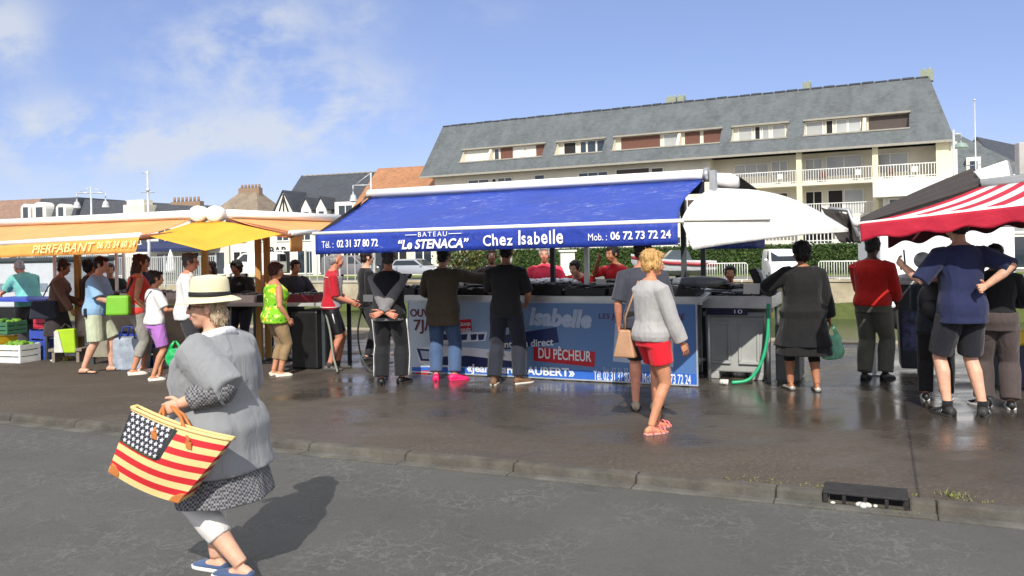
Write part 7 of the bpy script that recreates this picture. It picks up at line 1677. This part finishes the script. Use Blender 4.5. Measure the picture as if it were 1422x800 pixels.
q = MB(); b.leg(q, 0, .70, .004); b.leg(q, 1, .70, .004); me = remesh(q, .01, 2); me.materials.append(m_blk); put('leggings', me, rt, world=False)
sack('pale green plastic carrier bag in the hand of the woman in the dark coat', wm(rt)@(b.wri[1]+V((.02, 0, -.08))), .28, .40, plastic('pale_green_film', (150, 222, 188)), 9)
loc = ground(1214, 528)
person('person in a dark red shirt and grey trousers standing near the striped awning', loc, 42, 'dark', ('short', 'black'), dict(mat=fb('dark_red_shirt', (186, 32, 26)), sleeve=.8, hem=-.02, loose=.028, collar=True, sflare=.02), (), dict(type='trousers', mat=fb('grey_wool', (94, 94, 84)), loose=.022, flare=.03, waist=.12), dict(type='shoe', mat=m_blackp), H=1.78, w=1.1, feet=((-.1, -.04), (.1, .1)), hands=((-.1, .3, 1.0), (.2, .26, .95)), head=(8, 6), vox=.01)
loc = ground(1338, 577)
rt, b = person('big person in a navy T-shirt and black sports shorts with one hand on the hip', loc, -4, 'fair', ('short', 'black'), dict(mat=fb('navy_jersey', (36, 42, 76)), sleeve=.5, hem=-.13, loose=.034, flare=.03, sflare=.015), (), dict(type='shorts', mat=fb('black_sport', (34, 35, 42)), len=.46, loose=.026, flare=.06, waist=-.02), dict(type='trainer', mat=mat('black_trainer', (44, 44, 44), .6, var=.2), sole=mat('dark_sole', (54, 52, 50), .7), sock=m_blk, lace=mat('grey_mark', (150, 150, 150), .5)), H=1.98, w=1.0, lean=2, feet=((-.15, .02), (.16, -.06)), toe=(5, 40), hands=((-.44, .24, 1.46), (.12, -.2, 1.27)), elbows=((-.8, -.2, -1), (.6, -.7, .1)), palm=(None, (-.3, -1, 0)), hdir=(None, V((-.85, -.35, -.2))), head=(0, 10), vox=.009)
loc = ground(1300, 556)
rt, b = person('child in dark clothes with a black backpack and black and white trainers', loc, 30, 'olive', ('short', 'black'), dict(mat=fb('teal_black_tee', (34, 44, 50)), sleeve=.5, hem=-.08, loose=.024), (), dict(type='trousers', mat=m_blk, loose=.02, flare=.02), dict(type='trainer', mat=m_blackp, sole=mat('white_sole', (215, 215, 210), .6), lace=m_wsh), H=1.52, w=1.05, feet=((-.1, .0), (.1, .0)), hands=((-.1, .3, .95), (.16, .22, .9)), vox=.01)
bp_ = thing('backpack', 'black rounded backpack on the back of the child', 'backpack', wm(rt)@V((0, -.2, .9))); q = MB()
q.ell(wm(rt)@V((0, -.22, 1.08)), (.15, .10, .2), M.Rotation(-R(30), 3, 'Z')); q.build('pack', mat('black_nylon', (30, 31, 34), .5, var=.3, bump=.4, bscale=14), bp_); q = MB(); q.ell(wm(rt)@V((0, -.31, 1.0)), (.10, .05, .1), M.Rotation(-R(30), 3, 'Z')); q.build('pocket', bpy.data.materials['black_nylon'], bp_)
for sd in (-1, 1): q = MB(); q.tube([wm(rt)@V((sd*.09, -.16, 1.22)), wm(rt)@V((sd*.1, -.04, 1.29)), wm(rt)@V((sd*.1, .1, 1.2)), wm(rt)@V((sd*.13, .1, 1.05)), wm(rt)@V((sd*.13, -.1, .95))], .018, 6, flat=.6); q.build('strap', bpy.data.materials['black_nylon'], bp_)
loc = ground(1386, 566)
person('person in a black top and brownish grey trousers with striped trainers', loc, 24, 'olive', ('short', 'black'), dict(mat=m_blk, sleeve=.95, hem=-.06, loose=.02, collar=True), (), dict(type='trousers', mat=fb('brown_grey_track', (78, 68, 66)), loose=.03, flare=.03), dict(type='trainer', mat=m_blackp, sole=mat('white_sole', (215, 215, 210), .6), lace=m_wsh), H=1.66, w=1.04, feet=((-.12, .05), (.11, -.03)), toe=(40, 0), hands=((-.1, .3, 1.05), (.2, .3, 1.05)), vox=.0095)
# ---------------------------------------------------------------- the woman with the straw hat
hl = onz(312, 806, RZ); HF_ = -68
def tweed(name):
    t = NT(name); ck = t.n('TexChecker'); ck.inputs['Scale'].default_value = 84; ck.inputs['Color1'].default_value = (.05, .05, .055, 1); ck.inputs['Color2'].default_value = (.26, .26, .27, 1)
    t.l(t.tc.outputs['Object'], ck.inputs['Vector'])
    c = t.mix(t.math('MULTIPLY', t.noise(90, 2), .5), ck.outputs['Color'], (.1, .1, .11)); t.base(c); t.set(.9, 0, .2)
    t.l(t.bump(t.noise(10, 3, .5, stretch=(1, 1, .35), dist=.8), .7, .04), t.b.inputs['Normal']); return t.m
m_tweed = tweed('grey_tweed'); m_card = fb('grey_cardigan', (138, 140, 142), knit=70, var=.04, wr=.55); m_wleg = fb('white_leggings', (216, 213, 208), wr=.3)
def hatw(b, root, cloth):
    k = b.k
    # cardigan back panel seam, rolled tweed cuff, white collar
    q = MB(); b.arm(q, 0, .82, grow=.028, aw=1.3); 
    ar = MB(); a, e, w_ = b.shj[0], b.elb[0], b.wri[0]
    ar.tube([a.lerp(e, .9), e+(w_-e)*.12, e.lerp(w_, .5), e.lerp(w_, .82)], [.084, .086, .076, .06], 16); cloth('tweed_cuff', ar, m_tweed, amp=.008)
    ar = MB(); a, e, w_ = b.shj[1], b.elb[1], b.wri[1]; ar.tube([a.lerp(e, .86), e+(w_-e)*.12, e.lerp(w_, .55)], [.088, .09, .074], 16); cloth('tweed_cuff', ar, m_tweed, amp=.008)
    c, X, Y, Z = b.at(.53)
    q = MB(); q.tube([c-Z*.035+X*math.cos(t)*.125*k+Y*math.sin(t)*.10*k+Z*(.02+.03*math.sin(t+math.pi)) for t in [2*math.pi*j/16+.0 for j in range(17)]], .028, 8, cap=False); me = remesh(q, .01, 2); me.materials.append(fb('white_collar', (214, 216, 220))); put('collar', me, root, world=False)
    # hat
    q = MB(); top = b.hell; n = 32; rings = []; hm = b.hm
    def hp(x, y, z): return b.headp(x, y, z)
    brim = [(.093, .112, .062), (.118, .142, .054), (.142, .172, .040), (.148, .180, .036), (.148, .180, .031), (.14, .17, .034), (.116, .14, .048), (.091, .11, .056)]
    for rx, ry, z in brim: rings.append([hp(rx*math.cos(t), -.014+ry*math.sin(t), z+.0-.010*math.sin(t)) for t in [2*math.pi*j/n for j in range(n)]])
    q.loft(rings, cap=False)
    crown = [(.094, .113, .055), (.093, .112, .09), (.091, .109, .135), (.088, .104, .165), (.078, .092, .182), (.05, .06, .185), (.0, .0, .18)]
    q.loft([[hp(max(rx, .001)*math.cos(t), -.014+max(ry, .001)*math.sin(t), z+.004*math.cos(2*t)) for t in [2*math.pi*j/n for j in range(n)]] for rx, ry, z in crown], cap=False)
    t = NT('straw'); wv = t.n('TexWave', wave_type='BANDS', bands_direction='Z'); wv.inputs['Scale'].default_value = 55; wv.inputs['Distortion'].default_value = .6; t.l(t.tc.outputs['Object'], wv.inputs['Vector'])
    ck = t.noise(160, 2); t.base(t.mix(t.math('MULTIPLY', wv.outputs['Fac'], .35), t.mix(ck, lin((206, 198, 158)), lin((236, 230, 198))), lin((180, 168, 122)))); t.set(.75); t.l(t.bump(t.math('ADD', wv.outputs['Fac'], ck), .35, .004), t.b.inputs['Normal'])
    hat = thing('straw_hat', 'cream straw hat with black band worn by the woman in grey', 'hat', wm(root)@hp(0, 0, .05))
    for v_ in q.v: v_[:] = wm(root)@v_
    q.build('brim_and_crown', t.m, hat, solid=0)
    q = MB(); q.loft([[wm(root)@hp((.0955+dd)*math.cos(t_), -.014+(.1145+dd)*math.sin(t_), z) for t_ in [2*math.pi*j/n for j in range(n)]] for z, dd in ((.064, .001), (.068, .003), (.088, .003), (.092, .0005))], cap=False); q.build('hat_band', mat('black_ribbon', (26, 25, 26), .6), hat)
# seated weight of the body is forward, mid stride
rt, b = person('woman in a straw hat, grey cardigan and white leggings holding a tote bag', hl, HF_, 'fair', ('underhat', 'sandy'), dict(name='cardigan', mat=m_card, sleeve=.58, hem=-.25, loose=.05, flare=.07, vox=.010, sflare=.03, amp=.004, it=14), (), dict(type='tweed_skirt', mat=m_tweed, z=.46, flare=.04, loose=.014), None, H=1.61, fem=True, w=1.28, lean=3, hump=.10,
       feet=((-.10, -.20), (.10, .14)), footlift=(.07, 0), toe=(4, 4), hands=(tl(hl, HF_, at(252, 560, 4.27)), (.26, .3, .95)), elbows=((-.05, -.8, -1), (.5, -.8, -.1)), head=(-38, -4), glasses=True, extra=hatw, vox=.0075, curl=(75, 30), belly=.05, hipy=.02)
q = MB(); b.leg(q, 0, .76, .012); b.leg(q, 1, .76, .012); b.torso(q, -.1, .05, grow=.006, n=5); me = remesh(q, .01, 2); me.materials.append(m_wleg); put('leggings', me, rt, world=False)
for i in (0, 1):
    q = MB(); b.foot(q, i, grow=.006, low=.002, high=.052); sh_ = q.build('shoe', fb('blue_canvas_shoe', (70, 88, 124)), rt, world=False); q = MB(); b.sole(q, i, .02, .009); q.build('sole', mat('white_sole', (215, 215, 210), .6), sh_, world=False, bevel=.004)
# the tote: woven straw with a flag print, seen from its broad side
hand_w = wm(rt)@(b.wri[0]); Yb = 4.16
print('hat hand', hand_w, 'px of hand')
TL, TR, BL_, BR = at(183, 566, Yb-.02), at(320, 611, Yb-.06), at(150, 655, Yb-.02), at(248, 699, Yb-.06)
# the far lower corner is narrower: a tote with a flared mouth
tote = thing('flag_tote', 'straw tote bag with stars and red stripes and brown leather handles', 'bag', (BL_+BR)/2)
ex = (TR-TL).normalized(); nn = (BL_-TL).cross(TR-TL).normalized(); nn = nn if nn.y < 0 else -nn
def tp_(u, v, lift=0.0):
    """u along, v down the broad side"""
    top_ = TL.lerp(TR, u)+V((0, 0, -.018*math.sin(math.pi*u))); bot = BL_.lerp(BR, u)+V((0, 0, -.02*math.sin(math.pi*u))); p = top_.lerp(bot, v); return p+nn*(.03*math.sin(math.pi*u)*math.sin(math.pi*min(1, v*.9+.1))+lift)
def weave(name, c1, c2):
    t = NT(name); wv = t.n('TexWave', wave_type='BANDS', bands_direction='DIAGONAL'); wv.inputs['Scale'].default_value = 60; wv.inputs['Distortion'].default_value = 2; t.l(t.tc.outputs['Object'], wv.inputs['Vector'])
    t.base(t.mix(t.math('MULTIPLY', wv.outputs['Fac'], .4), t.mix(t.noise(14), mul(lin(c1), .85), lin(c1)), lin(c2))); t.set(.7); t.l(t.bump(t.math('ADD', wv.outputs['Fac'], t.noise(120, 2)), .4, .004), t.b.inputs['Normal']); return t.m
mw_c = weave('woven_cream', (232, 206, 142), (196, 164, 100)); mw_r = weave('woven_red', (206, 28, 40), (150, 18, 28)); mw_n = weave('woven_navy', (34, 38, 48), (18, 20, 26)); m_lea = mat('tan_leather_trim', (176, 108, 56), .45, var=.2, bump=.2)
nst = 11; vs = []; NU, NV = 24, 22; D = .05
def dep(v): return .05+.10*v
q = MB()
for s_ in range(2):
    for j in range(NV):
        for i in range(NU):
            u0, u1, v0, v1 = i/NU, (i+1)/NU, j/NV, (j+1)/NV
            st_i = int(j/NV*nst); mi = 0 if st_i % 2 == 0 else 1
            if u0 < .46 and v0 < .5 and s_ == 0: mi = 2 if j > 0 else 0
            P = [tp_(u, v)-(nn*dep(v) if s_ else V((0, 0, 0))) for u, v in ((u0, v0), (u1, v0), (u1, v1), (u0, v1))]
            q.add(P, [(0, 1, 2, 3)], mi, True)
for edge in ([(0, j/NV) for j in range(NV+1)], [(1, j/NV) for j in range(NV+1)], [(i/NU, 1) for i in range(NU+1)]):
    for k in range(len(edge)-1):
        a, c = edge[k], edge[k+1]; vm = (a[1]+c[1])/2 if a[0] == c[0] else 1
        mi = 0 if int(min(.999, vm)*nst) % 2 == 0 else 1
        q.add([tp_(*a), tp_(*c), tp_(*c)-nn*dep(c[1]), tp_(*a)-nn*dep(a[1])], [(0, 1, 2, 3)], mi, True)
q.build('body', [mw_c, mw_r, mw_n], tote)
q = MB(); loop = [tp_(i/12, 0) for i in range(13)]; back = [p-nn*D for p in reversed(loop)]; q.tube(loop+back+[loop[0]], .009, 8); q.build('rim', mw_c, tote)
q = MB(); q.add([tp_(i/12, .06)-nn*.012 for i in range(13)]+[tp_(i/12, .06)-nn*(D-.012) for i in range(13)], [(i, i+1, i+14, i+13) for i in range(12)]); q.build('lining', mat('dark_lining', (70, 60, 48), .9), tote)
q = MB()
for r_ in range(6):
    for c_ in range(8):
        uc = .035+c_*.054+(r_ % 2)*.02; vc = .075+r_*.077
        if uc > .44: continue
        pts = []
        for k in range(10):
            a = math.pi/2+k*math.pi/5+.35; rr = .026 if k % 2 == 0 else .011; pts.append((uc+rr*math.cos(a)*.92, vc-rr*math.sin(a)*1.5))
        q.prism([tp_(u, v, .004) for u, v in pts], -nn*.005)
q.build('star_print', mat('star_silver', (206, 206, 214), .5), tote)
q = MB(); q.tube([tp_(0.0, .5, .003), tp_(.16, .505, .003), tp_(.32, .505, .003), tp_(.465, .505, .003)], .004, 6); q.tube([tp_(.465, .02, .003), tp_(.465, .5, .003)], .003, 6); q.build('green_trim', mat('dark_green_trim', (54, 70, 40), .7), tote)
for u0, sg in ((.02, 1), (.985, -1)):
    q = MB(); q.prism([tp_(u0-.02*sg, 1.005, .006), tp_(u0+.13*sg, 1.005, .006), tp_(u0+.12*sg, .93, .006), tp_(u0+.05*sg, .86, .006), tp_(u0-.01*sg, .85, .006)], -nn*.02); q.build('corner_patch', m_lea, tote, .006)
hold = wm(rt)@(b.wri[0]+(b.wri[0]-b.elb[0]).normalized()*.075)
for off in (0, -D):
    q = MB(); A_, B_ = tp_(.31, .16, .01)+nn*off, tp_(.66, .13, .01)+nn*off
    if off: A_, B_ = tp_(.31, .10, -.004)+nn*off, tp_(.66, .1, -.004)+nn*off
    q.tube([A_, A_.lerp(hold, .55)+V((-.01, 0, .02)), hold+V((-.02, 0, .012)), hold+V((.02, 0, .012)), B_.lerp(hold, .55)+V((.02, 0, .03)), B_], .009, 8); h_ = q.build('handle', m_lea, tote)
    for p_ in (A_, B_): q = MB(); q.prism([p_+ex*-.016, p_+ex*.016, p_+ex*.014+V((0, 0, -.035)), p_-ex*.014+V((0, 0, -.035))], nn*.006); q.build('handle_tab', m_lea, h_)
